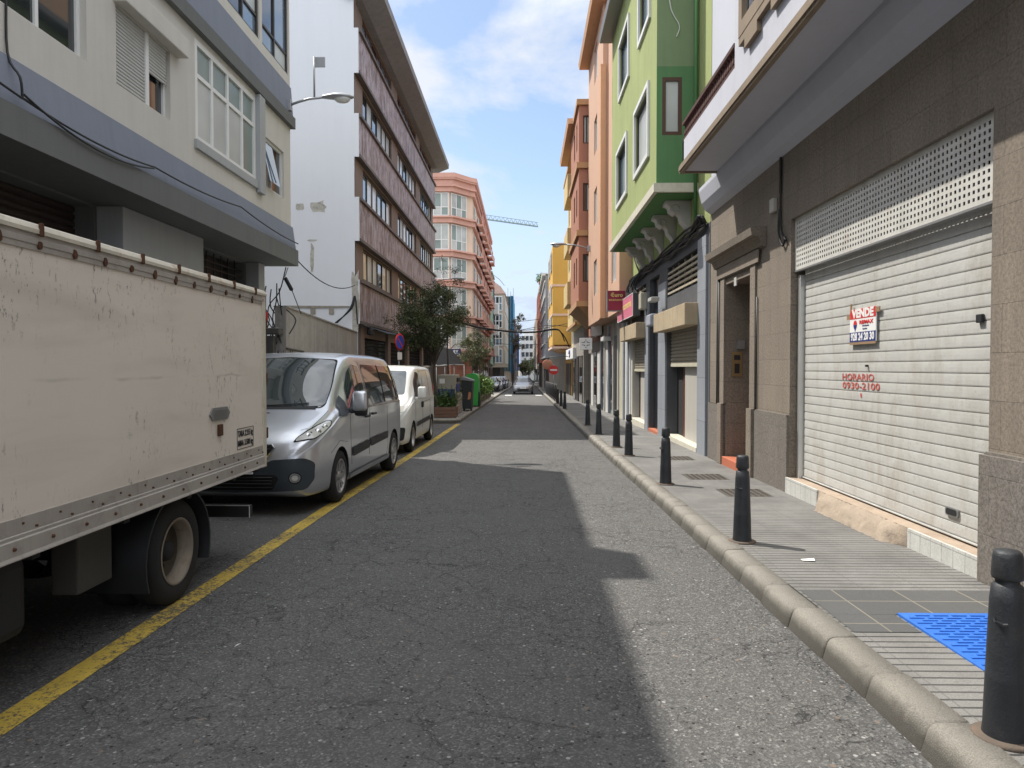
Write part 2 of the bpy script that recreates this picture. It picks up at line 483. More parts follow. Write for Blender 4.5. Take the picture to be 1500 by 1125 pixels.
def m_ribbed(name='ribbed_tiles', col=(.195, .19, .178), groove=.078, tile=.4, dark=.25, speck=.5):
    t = NT(name); tc = t.n.new('ShaderNodeTexCoord'); sp = t.n.new('ShaderNodeSeparateXYZ'); t.L(tc.outputs['Object'], sp.inputs[0])
    co = t.coords(); jig = t.math('MULTIPLY', t.noise(co, 5, 3), .006)
    fy_ = t.math('FRACT', t.math('DIVIDE', t.math('ADD', t.math('ADD', sp.outputs[1], 40), jig), groove))
    rib = t.ramp(fy_, [(.0, 0), (.04, 1), (.16, 1), (.24, 0)])
    jx = t.math('LESS_THAN', t.math('FRACT', t.math('DIVIDE', t.math('ADD', sp.outputs[0], 40.07), tile)), .022)
    jy = t.math('LESS_THAN', t.math('FRACT', t.math('DIVIDE', t.math('ADD', sp.outputs[1], 40), groove * 5)), .02)
    fn = t.noise(co, 170, 4, .8); bgn = t.noise(co, 1.1, 7, .7)
    c = t.mix(speck, col, t.ramp(fn, [(.36, mul(col, .3)), (.64, mul(col, 1.7))]))
    c = t.mix(t.ramp(bgn, [(.4, 0), (.68, .75)]), c, mul(col, .45))
    c = t.mix(t.math('MULTIPLY', rib, t.math('MULTIPLY', t.ramp(t.noise(co, 1.9, 4), [(.3, .75), (.6, 1)]), 1)), c, mul(col, .12))
    c = t.mix(t.math('MULTIPLY', t.math('MAXIMUM', jx, jy), .6), c, mul(col, .5))
    sn = t.noise(co, 7, 5, .8); c = t.mix(t.math('MULTIPLY', t.ramp(sn, [(.68, 0), (.74, 1)]), .5), c, (.03, .028, .025))
    t.L(c, t.b.inputs['Base Color']); t.b.inputs['Roughness'].default_value = .8
    t.bump(t.math('SUBTRACT', t.math('MULTIPLY', fn, .3), rib), .6, .006)
    return t.m


def m_paint(name, col, hole=.5, worn=(.06, .058, .055)):
    t = NT(name); co = t.coords()
    n = t.noise(co, 34, 6, .85); n2 = t.noise(co, 2.2, 4)
    h = t.ramp(t.math('ADD', n, t.math('MULTIPLY', n2, .35)), [(hole + .2, 0), (hole + .29, 1)])
    c = t.mix(t.noise(co, 3, 6), mul(col, .6), mul(col, 1.15))
    c = t.mix(h, c, worn); t.L(c, t.b.inputs['Base Color']); t.b.inputs['Roughness'].default_value = .75
    t.bump(t.noise(co, 200, 3), .5, .008)
    return t.m


ASPH = m_asphalt(); RIB = m_ribbed()
sheet('ground', lambda y: -900, lambda y: 900, M('dusty_ground', (.16, .145, .12), .9), [-60, 260], -.03)
fg_ = MB(); fg_.quad((-2500, 260, g(260) - .03), (2500, 260, g(260) - .03), (2500, 5000, g(260) - .03), (-2500, 5000, g(260) - .03))
tag(fg_.build('far_ground', M('far_dusty_ground', (.16, .15, .13), .9)), kind='structure')
sheet('road', lambda y: -4.6 if y < 23.5 else lin(KL, y) - .1, lambda y: lin(KR, y) + .1, ASPH, YS[:14] + [23.5, 23.5001] + YS[14:], 0)
sheet('yellow_line', lambda y: lin(YL, y) - .078, lambda y: lin(YL, y) + .078, m_paint('yellow_road_paint', (.60, .42, .06), .47), [y for y in YS if y < 23.4] , .004)
for k, (a, b) in enumerate([(-1.55, -1.0), (.9, 1.4)]):
    m = MB(); m.quad((a, 56, g(56) + .004), (b, 56, g(56) + .004), (b, 58.5, g(58.5) + .004), (a, 58.5, g(58.5) + .004))
    tag(m.build('road_marking', m_paint('white_road_paint', (.6, .6, .58), .55)), kind='structure')

PW = 3.42
sheet('right_pavement', lambda y: lin(KR, y) + .197, lambda y: PW, RIB, YS, .13)
# smooth darker slabs and the blue tactile panel laid into the ribbed pavement
DK = m_blocks('dark_slabs', (.085, .085, .083), .42, .42, 'xy', (.3, .27, .2), .006, .8, .15, 160, 0, .35, .3, 0)
m = MB()
for a, b, c, d in ((1.885, PW - .03, 4.36, 4.86), (1.885, 2.27, 4.06, 4.358)):
    m.quad((a, c, g(c) + .134), (b, c, g(c) + .134), (b, d, g(d) + .134), (a, d, g(d) + .134))
tag(m.build('dark_paving', DK), kind='structure')
BL = NT('blue_tactile'); co = BL.coords(); n = BL.noise(co, 14, 6, .7)
BL.L(BL.mix(n, (.012, .085, .38), (.04, .19, .64)), BL.b.inputs['Base Color']); BL.b.inputs['Roughness'].default_value = .55; BL.bump(BL.noise(co, 120, 3), .2, .004)
bt = MB(); y0, y1 = 3.05, 4.355
bt.box(2.285, PW - .1, y0, y1, g(3.7) + .10, g(3.7) + .139)
rr = random.Random(3)
yy = y0 + .03; row = 0
while yy < y1 - .03:
    xx = 2.31 + (row % 2) * .055
    while xx < PW - .2:
        bt.box(xx, xx + .085, yy, yy + .012, g(3.7) + .1392, g(3.7) + .1445)
        xx += .11
    yy += .042; row += 1
tag(bt.build('tactile_paving', BL.m), kind='structure')

# kerb stones on the right: rounded profile, one closed stone every half metre
def m_kerb():
    t = NT('kerb_concrete'); co = t.coords(); sp = t.n.new('ShaderNodeSeparateXYZ'); t.L(co, sp.inputs[0])
    zr = t.math('ADD', sp.outputs[2], t.math('MULTIPLY', sp.outputs[1], .0115))
    n = t.noise(co, 2.3, 6, .7); fn = t.noise(co, 150, 4, .8)
    c = t.mix(n, (.18, .168, .143), (.31, .29, .25)); c = t.mix(.45, c, t.ramp(fn, [(.36, (.06, .056, .048)), (.64, (.4, .37, .32))]))
    gr = t.ramp(t.math('ADD', zr, t.math('MULTIPLY', t.noise(t.coords((3, 3, 3)), 2.2, 6, .7), .07)), [(.09, 1), (.15, 0)])
    c = t.mix(t.math('MULTIPLY', gr, .8), c, (.05, .045, .036))
    c = t.mix(t.math('MULTIPLY', t.ramp(t.noise(co, 6, 6, .8), [(.55, 0), (.7, 1)]), .5), c, (.07, .06, .05))
    t.L(c, t.b.inputs['Base Color']); t.b.inputs['Roughness'].default_value = .9; t.bump(t.math('ADD', fn, t.math('MULTIPLY', t.noise(co, 9, 5), 1.2)), .7, .012)
    return t.m


KERB = m_kerb()
KP = [(0, -.05), (0, .01), (.02, .078), (.029, .106), (.042, .124), (.06, .132), (.085, .1345), (.195, .1345), (.195, -.05)]


def kerb(name, path, side, step=.5, lim=70):
    m = MB(); y = path[0][0]; rk = random.Random(5)
    end = path[-1][0]
    while y < end:
        L = step if y < lim else 20
        a, b = y + .004, min(y + L, end) - .004
        dz = rk.uniform(-.005, .005); dx = rk.uniform(-.006, .006)
        P = []
        for yy in (a, b):
            x0 = lin(path, yy) + dx
            P.append([(x0 + side * px_, yy, g(yy) + pz + dz * (pz > 0)) for px_, pz in KP])
        # tiny rounding at the stone's ends
        A2 = [(p[0] + side * .008, p[1] - .0, p[2] - .008) for p in P[0]]; n = len(KP)
        mids = [[(p[0], p[1] + .012, p[2]) for p in P[0]], [(p[0], p[1] - .012, p[2]) for p in P[1]]]
        ends = [A2, [(p[0] + side * .004, p[1], p[2] - .006) for p in P[1]]]
        seq = [ends[0], mids[0], mids[1], ends[1]]
        vs = [q for s_ in seq for q in s_]; m.smooth = True
        m.add(vs, [(i * n + k, i * n + k + 1, (i + 1) * n + k + 1, (i + 1) * n + k) for i in range(3) for k in range(n - 1)])
        m.smooth = False
        m.add(ends[0], [list(range(n))]); m.add(ends[1], [list(range(n))])
        y += L
    m2 = MB()
    return tag(m.build(name, KERB), kind='structure')


kerb('right_kerb', KR, 1)
kerb('left_kerb', [(24.0, -2.17)] + KL[1:], -1)
PAVE = m_blocks('pavement_slabs', (.2, .19, .175), .4, .4, 'xy', (.08, .075, .07), .008, .85, .2, 90, 0, .4, .3, 0)
sheet('left_pavement', lambda y: -9, lambda y: lin(KL, y) - .197, PAVE, [24.0, 30, 38, 48, 60, 75, 90, 120, 160, 260], .13)
sheet('left_footway', lambda y: -7.5, lambda y: -4.75, PAVE, [-12, 0, 8.5, 17, 23.9], .13)
m = MB()
yk = -12
while yk < 23:
    m.bbox(-4.75, -4.5, yk + .005, yk + .995, g(yk) - .05, g(yk) + .134, .03); yk += 1
# rounded nose of the island
pts = [(-4.5, 23.72)] + [(-2.55 + .38 * math.sin(t), 24.1 - .38 * math.cos(t)) for t in [i * PI / 16 for i in range(9)]]
pin = [(-4.5, 24.0)] + [(-2.55 + .12 * math.sin(t), 24.1 - .1 * math.cos(t)) for t in [i * PI / 16 for i in range(9)]]
for (a, b), (c, d) in zip(zip(pts, pts[1:]), zip(pin, pin[1:])):
    z = g(24)
    m.quad((*a, z - .05), (*b, z - .05), (*b, z + .1), (*a, z + .1)); m.quad((*a, z + .1), (*b, z + .1), (*d, z + .136), (*c, z + .136))
tag(m.build('side_kerb', KERB), kind='structure')
# iron covers in the right pavement
IRON = M('cast_iron', (.12, .108, .095), .6, .3, 5, .4, 60, .5)
for cx, cy in ((2.75, 8.9), (2.62, 10.3), (2.7, 12.6)):
    m = MB(); z = g(cy) + .134; w2 = .28
    m.quad((cx - w2, cy - w2, z), (cx + w2, cy - w2, z), (cx + w2, cy + w2, z), (cx - w2, cy + w2, z))
    for i in range(7):
        for j in range(7):
            x, y = cx - .24 + i * .075, cy - .24 + j * .075; m.box(x, x + .035, y, y + .035, z, z + .005)
    tag(m.build('inspection_cover', IRON), f'square cast iron cover in the pavement {"nearest the camera" if cy < 9 else "midway to the grey pilaster" if cy < 11 else "beside the grey pilaster, farthest"}', 'cover', 'iron covers in the right pavement')
# litter
m = MB(); m.quad((2.2, 5.62, g(5.6) + .137), (2.29, 5.60, g(5.6) + .14), (2.3, 5.64, g(5.6) + .15), (2.2, 5.66, g(5.6) + .138))
tag(m.build('paper_scrap', plain('white_paper', (.8, .8, .78))), 'small white paper scrap lying on the ribbed pavement', 'litter')
m = MB(); x, y = fg(346, 961); m.quad((x - .012, y, .006), (x + .012, y + .005, .02), (x + .015, y + .05, .012), (x - .01, y + .04, .007))
tag(m.build('paper_scrap', plain('white_paper_b', (.8, .8, .78))), 'tiny white paper scrap on the dark asphalt in the shade', 'litter')
# ================================================================== vehicles
GLASSV = glass('vehicle_glass', (.03, .04, .042), .03, .9)
TYRE = M('tyre_rubber', (.018, .018, .018), .85, .2, 8, .3, 50)
ALLOY = M('alloy', (.42, .41, .4), .38, .12, 6, .1, 80, .7, .5, 0, .25, (.1, .08, .06))
BLK = M('black_plastic', (.02, .021, .023), .55, .15, 5, .15, 150, 0, .4, 0)
SEAM = plain('dark_gap', (.008, .008, .008), .9)
CHROME = plain('chrome', (.6, .6, .6), .15, 1)
LENS = glass('lamp_lens', (.5, .5, .47), .08, .8)
REDL = plain('red_lens', (.35, .01, .012), .2)
AMB = plain('amber_lens', (.6, .2, .02), .25)
PLATE = plain('plate_white', (.7, .7, .68), .4)
INK = plain('ink_black', (.015, .015, .018), .6)


def ringpts(T, y):
    I = lambda k: pinterp(T[k], y)
    zb, zt, hw, be, rw, cr = I('zb'), I('zt'), I('hw'), I('be'), I('rw'), I('cr')
    be = min(be, zt - .1); sh = zt - cr
    sh = max(sh, be + .03)
    ctrl = [(0, zb), (.5 * hw, zb), (hw - .10, zb), (hw - .025, zb + .07), (hw - .008, zb + .22), (hw, (zb + be) * .52), (hw - .006, be - .04), (hw - .022, be),
            (hw + (rw - hw) * .5 + .006, be + (sh - be) * .5), (rw + .012, sh - .06 * min(1, (sh - be) / .2)), (rw - .05, sh + (zt - sh) * .35), (rw * .72, sh + (zt - sh) * .75), (rw * .38, zt - cr * .05), (0, zt)]
    out = []
    for i in range(len(ctrl) - 1):
        p0 = ctrl[max(i - 1, 0)]; p1 = ctrl[i]; p2 = ctrl[i + 1]; p3 = ctrl[min(i + 2, len(ctrl) - 1)]
        for k in range(3):
            t = k / 3
            out.append(tuple(.5 * (2 * p1[c] + (p2[c] - p0[c]) * t + (2 * p0[c] - 5 * p1[c] + 4 * p2[c] - p3[c]) * t * t + (3 * p1[c] - p0[c] - 3 * p2[c] + p3[c]) * t ** 3) for c in (0, 1)))
    out.append(ctrl[-1])
    full = [(x, z) for x, z in out] + [(-x, z) for x, z in out[-2:0:-1]]
    return full


def body_bm(T, L, ys):
    m = MB(); rings = [ringpts(T, y) for y in ys]; n = len(rings[0])
    vs = [(x, y, z) for y, r in zip(ys, rings) for x, z in r]
    m.smooth = True
    m.add(vs, [(i * n + k, i * n + (k + 1) % n, (i + 1) * n + (k + 1) % n, (i + 1) * n + k) for i in range(len(ys) - 1) for k in range(n)])
    # caps drawn in towards a slightly bulging centre
    for i, s_ in ((0, -1), (len(ys) - 1, 1)):
        base = len(m.v); c = rings[i]; cz = sum(p[1] for p in c) / n; pr = [(x * .5, ys[i] + s_ * .012, cz + (z - cz) * .5) for x, z in c]
        m.add(pr + [(0, ys[i] + s_ * .016, cz)], [])
        for k in range(n):
            a, b = i * n + k, i * n + (k + 1) % n
            m.f.append([a, b, base + (k + 1) % n, base + k]); m.m.append(0); m.sm.append(True)
            m.f.append([base + k, base + (k + 1) % n, base + n]); m.m.append(0); m.sm.append(True)
    return m


def make_body(T, L, ys, mats, wells, parent, wr=.37):
    m = body_bm(T, L, ys)
    bm = bmesh.new(); vv = [bm.verts.new(v) for v in m.v]
    for f in m.f: bm.faces.new([vv[i] for i in f]).smooth = True
    bmesh.ops.recalc_face_normals(bm, faces=bm.faces)
    bvh = BVHTree.FromBMesh(bm)
    me = bpy.data.meshes.new('body'); bm.to_mesh(me); bm.free()
    for q in mats: me.materials.append(q)
    ob = bpy.data.objects.new('body', me); COL.objects.link(ob)
    c = MB()
    for (wy, wz) in wells:
        for s_ in (1, -1):
            n = 28; x0, x1 = .52 * s_, 1.3 * s_
            P = [(wy + wr * math.cos(2 * PI * k / n), wz + wr * math.sin(2 * PI * k / n)) for k in range(n)]
            c.prism(P, x0, x1, 'x')
    c.m = [1] * len(c.f)
    cu = c.build('cut', mats)
    bmc = bmesh.new(); bmc.from_mesh(cu.data); bmesh.ops.recalc_face_normals(bmc, faces=bmc.faces); bmc.to_mesh(cu.data); bmc.free()
    md = ob.modifiers.new('b', 'BOOLEAN'); md.operation = 'DIFFERENCE'; md.object = cu; md.solver = 'EXACT'
    dg = bpy.context.evaluated_depsgraph_get(); me2 = bpy.data.meshes.new_from_object(ob.evaluated_get(dg))
    ob.modifiers.clear(); ob.data = me2; bpy.data.objects.remove(cu)
    try: me2.set_sharp_from_angle(angle=math.radians(50))
    except Exception as e: print('sharp', e)
    ob.parent = parent
    return ob, bvh


def decal(bvh, poly, e1, e2, d, mat, name, parent, off=.004, step=.06, start=None, thick=0):
    """project a 2D outline along d onto the body, lifted off it"""
    e1, e2, d = V(e1).normalized(), V(e2).normalized(), V(d).normalized()
    bm = bmesh.new(); f = bm.faces.new([bm.verts.new((a, b, 0)) for a, b in poly])
    lo = [min(p[i] for p in poly) for i in (0, 1)]; hi = [max(p[i] for p in poly) for i in (0, 1)]
    for ax in (0, 1):
        k = lo[ax] + step
        while k < hi[ax] - 1e-4:
            co = [0, 0, 0]; no = [0, 0, 0]; co[ax] = k; no[ax] = 1
            bmesh.ops.bisect_plane(bm, geom=list(bm.verts) + list(bm.edges) + list(bm.faces), plane_co=co, plane_no=no); k += step
    dead = []
    for v in bm.verts:
        o = e1 * v.co.x + e2 * v.co.y - d * 6
        hit, no, _, _ = bvh.ray_cast(o, d)
        if hit is None: dead.append(v); continue
        if no.dot(d) > 0: no = -no
        v.co = hit + no * off
    bmesh.ops.delete(bm, geom=dead, context='VERTS')
    me = bpy.data.meshes.new(name); bmesh.ops.recalc_face_normals(bm, faces=bm.faces)
    for f in bm.faces: f.smooth = True
    bm.to_mesh(me); bm.free(); me.materials.append(mat)
    o = bpy.data.objects.new(name, me); COL.objects.link(o); o.parent = parent
    return o


def rnd(poly, r=.04, n=4):
    """round the corners of a 2D outline"""
    out = []; N = len(poly)
    for i in range(N):
        p, a, b = V(poly[i]), V(poly[i - 1]), V(poly[(i + 1) % N])
        ra = min(r, (a - p).length * .45); rb = min(r, (b - p).length * .45)
        s_, e = p + (a - p).normalized() * ra, p + (b - p).normalized() * rb
        for k in range(n + 1):
            t = k / n; out.append(tuple(s_ * (1 - t) ** 2 + p * 2 * t * (1 - t) + e * t * t))
    return out


def seam(bvh, path, e1, e2, d, mb, r=.0035, off=.0, step=.06):
    e1, e2, d = V(e1).normalized(), V(e2).normalized(), V(d).normalized(); pts = []
    for (a, b), (c, e) in zip(path, path[1:]):
        n = max(1, int(math.hypot(c - a, e - b) / step))
        for k in range(n + 1):
            if k == 0 and pts: continue
            u, v = a + (c - a) * k / n, b + (e - b) * k / n
            hit, no, _, _ = bvh.ray_cast(e1 * u + e2 * v - d * 6, d)
            if hit is not None: pts.append(hit + (no if no.dot(d) < 0 else -no) * off)
    if len(pts) > 1: mb.tube(pts, r, 4)


XP = ((0, 1, 0), (0, 0, 1), (-1, 0, 0)); XM = ((0, 1, 0), (0, 0, 1), (1, 0, 0)); YF = ((1, 0, 0), (0, 0, 1), (0, 1, 0)); YB = ((1, 0, 0), (0, 0, 1), (0, -1, 0))


def wheel(parent, x, y, z, r, side, rimr=.205, wdt=.2, spokes=7, rim_mat=None, style='alloy'):
    """x = outer face"""
    s_ = side
    t = MB(); w0, w1 = x - s_ * wdt, x
    pr = [(rimr, w1 - s_ * .015), (rimr + .02, w1), (r - .05, w1 - s_ * .002), (r - .015, w1 - s_ * .02), (r, w1 - s_ * .045), (r, w0 + s_ * .045), (r - .015, w0 + s_ * .02), (r - .05, w0), (rimr, w0)]
    t.lathe([(a, b) for a, b in pr], 40, (0, y, z), 'x')
    wh = t.build('wheel', TYRE, parent, local=True)
    for g0 in range(0): pass
    rm = MB(); rr_ = rimr
    rm.lathe([(rr_ + .012, x - s_ * .006), (rr_, x - s_ * .003), (rr_ - .012, x - s_ * .014), (rr_ - .02, x - s_ * .07), (rr_ - .03, x - s_ * .15), (0.01, x - s_ * .15)], 36, (0, y, z), 'x')
    if style == 'alloy':
        for k in range(spokes):
            for dd in (-.13, .13):
                a = 2 * PI * k / spokes + dd
                c, sn = math.cos(a), math.sin(a); c2, s2 = math.cos(a - dd * .3), math.sin(a - dd * .3)
                n1 = (-sn, c); wd = .013
                p = [(x - s_ * .03, y + .05 * c2, z + .05 * s2), (x - s_ * .016, y + (rr_ - .012) * c, z + (rr_ - .012) * sn)]
                vs = []
                for q, ww in zip(p, (.016, .011)):
                    for sg in (-1, 1):
                        for dx in (0, -s_ * .025): vs.append((q[0] + dx, q[1] + n1[0] * ww * sg, q[2] + n1[1] * ww * sg))
                rm.add(vs, [(0, 1, 5, 4), (2, 3, 7, 6), (0, 2, 6, 4), (1, 3, 7, 5)])
        rm.lathe([(.06, x - s_ * .05), (.058, x - s_ * .025), (.04, x - s_ * .018), (.0, x - s_ * .016)], 20, (0, y, z), 'x')
    elif style == 'steel':
        rm.lathe([(rr_ - .03, x - s_ * .09), (.13, x - s_ * .12), (.10, x - s_ * .08), (.085, x - s_ * .075), (.08, x - s_ * .04), (0, x - s_ * .035)], 30, (0, y, z), 'x')
    rm.build('rim', rim_mat or ALLOY, wh, local=True)
    return wh


def resamp(L, keys, n=46):
    s_ = set(keys); 
    for i in range(n + 1): s_.add(round(L * i / n, 3))
    o = sorted(s_); r = [o[0]]
    for y in o[1:]:
        if y - r[-1] > .018: r.append(y)
    return r


# ---- silver people carrier -------------------------------------------------
SILVER = NT('silver_paint'); co = SILVER.coords()
n = SILVER.noise(co, .9, 5)
SILVER.L(SILVER.mix(n, (.46, .48, .51), (.6, .62, .65)), SILVER.b.inputs['Base Color'])
SILVER.b.inputs['Metallic'].default_value = .75; SILVER.b.inputs['Roughness'].default_value = .33
SILVER.b.inputs['Coat Weight'].default_value = .8; SILVER.b.inputs['Coat Roughness'].default_value = .05
SILVER.bump(SILVER.noise(co, 2.2, 2), .04, .02); SILVER = SILVER.m
SLATE = M('slate_bumper', (.035, .045, .055), .5, .15, 3, .1, 120, 0, .5, 0)

TV = dict(
    zt=[(0, .80), (.04, .87), (.12, .95), (.3, 1.03), (.6, 1.12), (.86, 1.2), (.95, 1.25), (1.2, 1.45), (1.45, 1.65), (1.7, 1.81), (1.95, 1.9), (2.3, 1.935), (3.4, 1.945), (4.3, 1.925), (4.62, 1.88), (4.76, 1.8), (4.8, 1.7)],
    zb=[(0, .36), (.05, .26), (.2, .2), (4.2, .22), (4.6, .26), (4.8, .36)],
    hw=[(0, .58), (.04, .72), (.12, .825), (.25, .885), (.45, .925), (.8, .945), (4.1, .947), (4.55, .925), (4.72, .89), (4.8, .82)],
    be=[(0, .62), (.1, .74), (.35, .86), (.7, .99), (1.0, 1.08), (1.6, 1.13), (2.5, 1.15), (4.8, 1.18)],
    rw=[(0, .5), (.06, .68), (.15, .74), (.4, .8), (.86, .835), (1.05, .82), (1.4, .775), (1.8, .745), (2.3, .735), (4, .735), (4.6, .70), (4.8, .62)],
    cr=[(0, .12), (.1, .08), (.5, .07), (.9, .07), (1.05, .14), (1.3, .2), (1.6, .17), (1.85, .11), (2.2, .065), (4.6, .07), (4.8, .12)])


def make_van():
    L = 4.8
    r = empty('people_carrier', 'silver metallic people carrier van with dark bumper, parked behind the box truck', 'van')
    ys = resamp(L, [0, .02, .04, .08, .12, .2, .3, .86, .95, 1.05, 1.2, 4.7, 4.74, 4.77, 4.8], 52)
    body, bv = make_body(TV, L, ys, [SILVER, SEAM], [(1.0, .33), (4.0, .33)], r, .375)
    # windscreen, side glass, rear glass
    decal(bv, rnd([(-.735, 1.215), (-.4, 1.205), (0, 1.2), (.4, 1.205), (.735, 1.215), (.70, 1.5), (.64, 1.80), (.3, 1.83), (-.3, 1.83), (-.64, 1.80), (-.70, 1.5)], .05), *YF, GLASSV, 'windscreen', r, .005, .07)
    decal(bv, rnd([(-.745, 1.19), (0, 1.175), (.745, 1.19), (.715, 1.50), (.655, 1.82), (0, 1.852), (-.655, 1.82), (-.715, 1.50)], .05), *YF, SEAM, 'windscreen_seal', r, .002, .07)
    for P, s_ in ((XP, 1), (XM, -1)):
        decal(bv, rnd([(1.42, 1.14), (2.33, 1.17), (2.33, 1.73), (2.06, 1.76), (1.82, 1.66), (1.55, 1.42)], .05), *P, GLASSV, 'front_window', r, .005, .06)
        decal(bv, rnd([(1.0, 1.08), (1.37, 1.11), (1.37, 1.34)], .02), *P, SLATE, 'quarter_window', r, .014, .035)
        decal(bv, rnd([(2.46, 1.16), (4.62, 1.2), (4.6, 1.5), (4.52, 1.75), (2.46, 1.76)], .07), *P, GLASSV, 'side_window', r, .005, .06)
        m = MB()
        for yy in (3.42, 4.3): seam(bv, [(yy, 1.18), (yy, 1.76)], *P, m, .011, .004)
        for q in ([(1.42, 1.15), (1.44, .72), (1.5, .42)], [(2.4, 1.8), (2.4, .45)], [(1.5, .3), (3.6, .3)], [(3.5, 1.17), (3.52, .7), (3.56, .5), (3.5, .34)], [(2.4, 1.14), (4.55, 1.16)], [(1.42, 1.12), (2.38, 1.13)], [(.62, .66), (.95, .78), (1.3, .74)]):
            seam(bv, q, *P, m, .003)
        m.build('door_seams', SEAM, r, local=True)
        decal(bv, rnd([(1.5, .52), (2.37, .56), (2.37, .68), (1.5, .64)], .03), *P, BLK, 'rubbing_strip', r, .016, .1)
        decal(bv, rnd([(2.42, .565), (3.5, .6), (3.5, .71), (2.42, .685)], .03), *P, BLK, 'rubbing_strip', r, .016, .1)
        decal(bv, rnd([(1.42, .245), (3.62, .265), (3.62, .33), (1.42, .31)], .02), *P, SILVER, 'sill', r, .02, .1)
        m = MB(); x = s_ * .958
        m.bbox(x - .02, x + .025, 2.14, 2.34, 1.0, 1.035, .012); m.build('door_handle', BLK, r, local=True)
        m = MB(); m.bbox(x - .02, x + .025, 2.5, 2.7, 1.02, 1.055, .012); m.build('door_handle', BLK, r, local=True)
        # mirror: black foot and housing rim, silver cap
        m = MB(); m.bbox(min(s_ * .84, s_ * 1.0), max(s_ * .84, s_ * 1.0), 1.42, 1.5, 1.1, 1.17, .02); m.bbox(min(s_ * .98, s_ * 1.16), max(s_ * .98, s_ * 1.16), 1.42, 1.52, 1.06, 1.38, .045)
        mr = m.build('mirror', BLK, r, local=True)
        m = MB(); m.smooth = True; m.bbox(min(s_ * .975, s_ * 1.168), max(s_ * .975, s_ * 1.168), 1.375, 1.46, 1.13, 1.395, .04); m.build('mirror_cap', SILVER, mr, local=True)
        m = MB(); m.quad((s_ * .995, 1.523, 1.08), (s_ * 1.145, 1.523, 1.08), (s_ * 1.145, 1.523, 1.36), (s_ * .995, 1.523, 1.36)); m.build('mirror_glass', CHROME, mr, local=True)
        # headlight wraps from the grille back along the wing
        d = V((-.62 * s_, 1, -.25)).normalized(); e1 = V((0, 0, 1)).cross(d).normalized() * -1; e2 = e1.cross(d) * -1
        if e2.z < 0: e2 = -e2
        e1 = V((1, .62 * s_, 0)).normalized()
        e2 = d.cross(e1); e2 = e2 if e2.z > 0 else -e2
        hp = [(s_ * a, b) for a, b in ((.60, .755), (.86, .79), (1.0, .875), (1.14, .985), (1.17, 1.06), (1.10, 1.06), (.95, .99), (.80, .91), (.66, .82))]
        decal(bv, rnd(hp, .03, 3), e1, e2, d, SEAM, 'headlight_surround', r, .004, .05)
        hp2 = [(s_ * a, b) for a, b in ((.625, .768), (.86, .803), (.99, .88), (1.12, .985), (1.145, 1.045), (1.10, 1.045), (.95, .975), (.80, .895), (.67, .815))]
        hl = decal(bv, rnd(hp2, .03, 3), e1, e2, d, LENS, 'headlight', r, .009, .05)
        for (a, b, rad) in ((.80, .845, .045), (.93, .905, .05), (1.05, .98, .035)):
            h, no, _, _ = bv.ray_cast(e1 * (s_ * a) + e2 * b - d * 6, d)
            if h is not None:
                m = MB(); bm = bmesh.new(); bmesh.ops.create_uvsphere(bm, u_segments=14, v_segments=8, radius=rad)
                m.smooth = True; m.frombm(bm, Matrix.Translation(h - no * (rad * .45 if no.dot(d) < 0 else -rad * .45))); bm.free(); m.build('bulb', CHROME, hl, local=True)
        # fog lamp
        h, no, _, _ = bv.ray_cast(V((s_ * .70, -3, .43)), V((0, 1, 0)))
        if h is not None:
            ci = lambda q: [(s_ * .70 + q * math.cos(2 * PI * k / 16), .44 + q * math.sin(2 * PI * k / 16)) for k in range(16)]
            fo = decal(bv, ci(.066), *YF, SEAM, 'fog_lamp', r, .019, .2); decal(bv, ci(.054), *YF, CHROME, 'reflector', fo, .022, .2); decal(bv, ci(.03), *YF, LENS, 'lens', fo, .027, .2)
        for wy in (1.0, 4.0): wheel(r, s_ * .945, wy, .33, .33, s_, .205, .2, 8)
        m = MB()
        seam(bv, [(s_ * .81, .9), (s_ * .80, .7), (s_ * .78, .35), (s_ * .7, .24)], (1, 0, 0), (0, 1, 0), (0, 0, -1), m, .0035); m.build('bonnet_seam', SEAM, r, local=True)
        m = MB(); m.bbox(s_ * .72 - .05, s_ * .72 + .05, 4.77, 4.815, 1.0, 1.5, .015); m.build('tail_light', REDL, r, local=True)
    # slate lower bumper, grille, air intake
    decal(bv, rnd([(-.86, .40), (-.80, .3), (0, .275), (.80, .3), (.86, .40), (.87, .60), (.80, .66), (.45, .645), (.38, .60), (-.38, .60), (-.45, .645), (-.80, .66), (-.87, .60)], .04), *YF, SLATE, 'bumper', r, .016, .07)
    decal(bv, rnd([(-.46, .31), (.46, .31), (.54, .44), (.5, .48), (-.5, .48), (-.54, .44)], .04), *YF, SEAM, 'air_intake', r, .02, .07)
    gr = decal(bv, rnd([(-.36, .635), (.36, .635), (.47, .78), (.45, .80), (-.45, .80), (-.47, .78)], .05), *YF, SEAM, 'grille', r, .012, .07)
    m = MB()
    for zz in (.66, .695, .73, .765): seam(bv, [(-.36 - (zz - .66) * .6, zz), (.36 + (zz - .66) * .6, zz)], *YF, m, .007, .018, .08)
    m.build('grille_bars', BLK, gr, local=True)
    m = MB()
    seam(bv, [(-.36, .63), (.36, .63), (.475, .78), (.45, .81), (-.45, .81), (-.475, .78), (-.36, .63)], *YF, m, .011, .014, .06); m.build('grille_surround', CHROME, gr, local=True)
    for zz in (.345, .38, .415, .45):
        m = MB(); seam(bv, [(-.46, zz), (.46, zz)], *YF, m, .007, .026, .08); m.build('intake_bar', BLK, gr, local=True)
    m = MB(); m.bbox(-.26, .26, -.075, -.05, .49, .6, .006); pl = m.build('number_plate', PLATE, r, local=True)
    text('2417 FZB', .1, INK, pl, (0, -.077, .545), (1, 0, 0), (0, 0, 1), sx=.95) if False else None
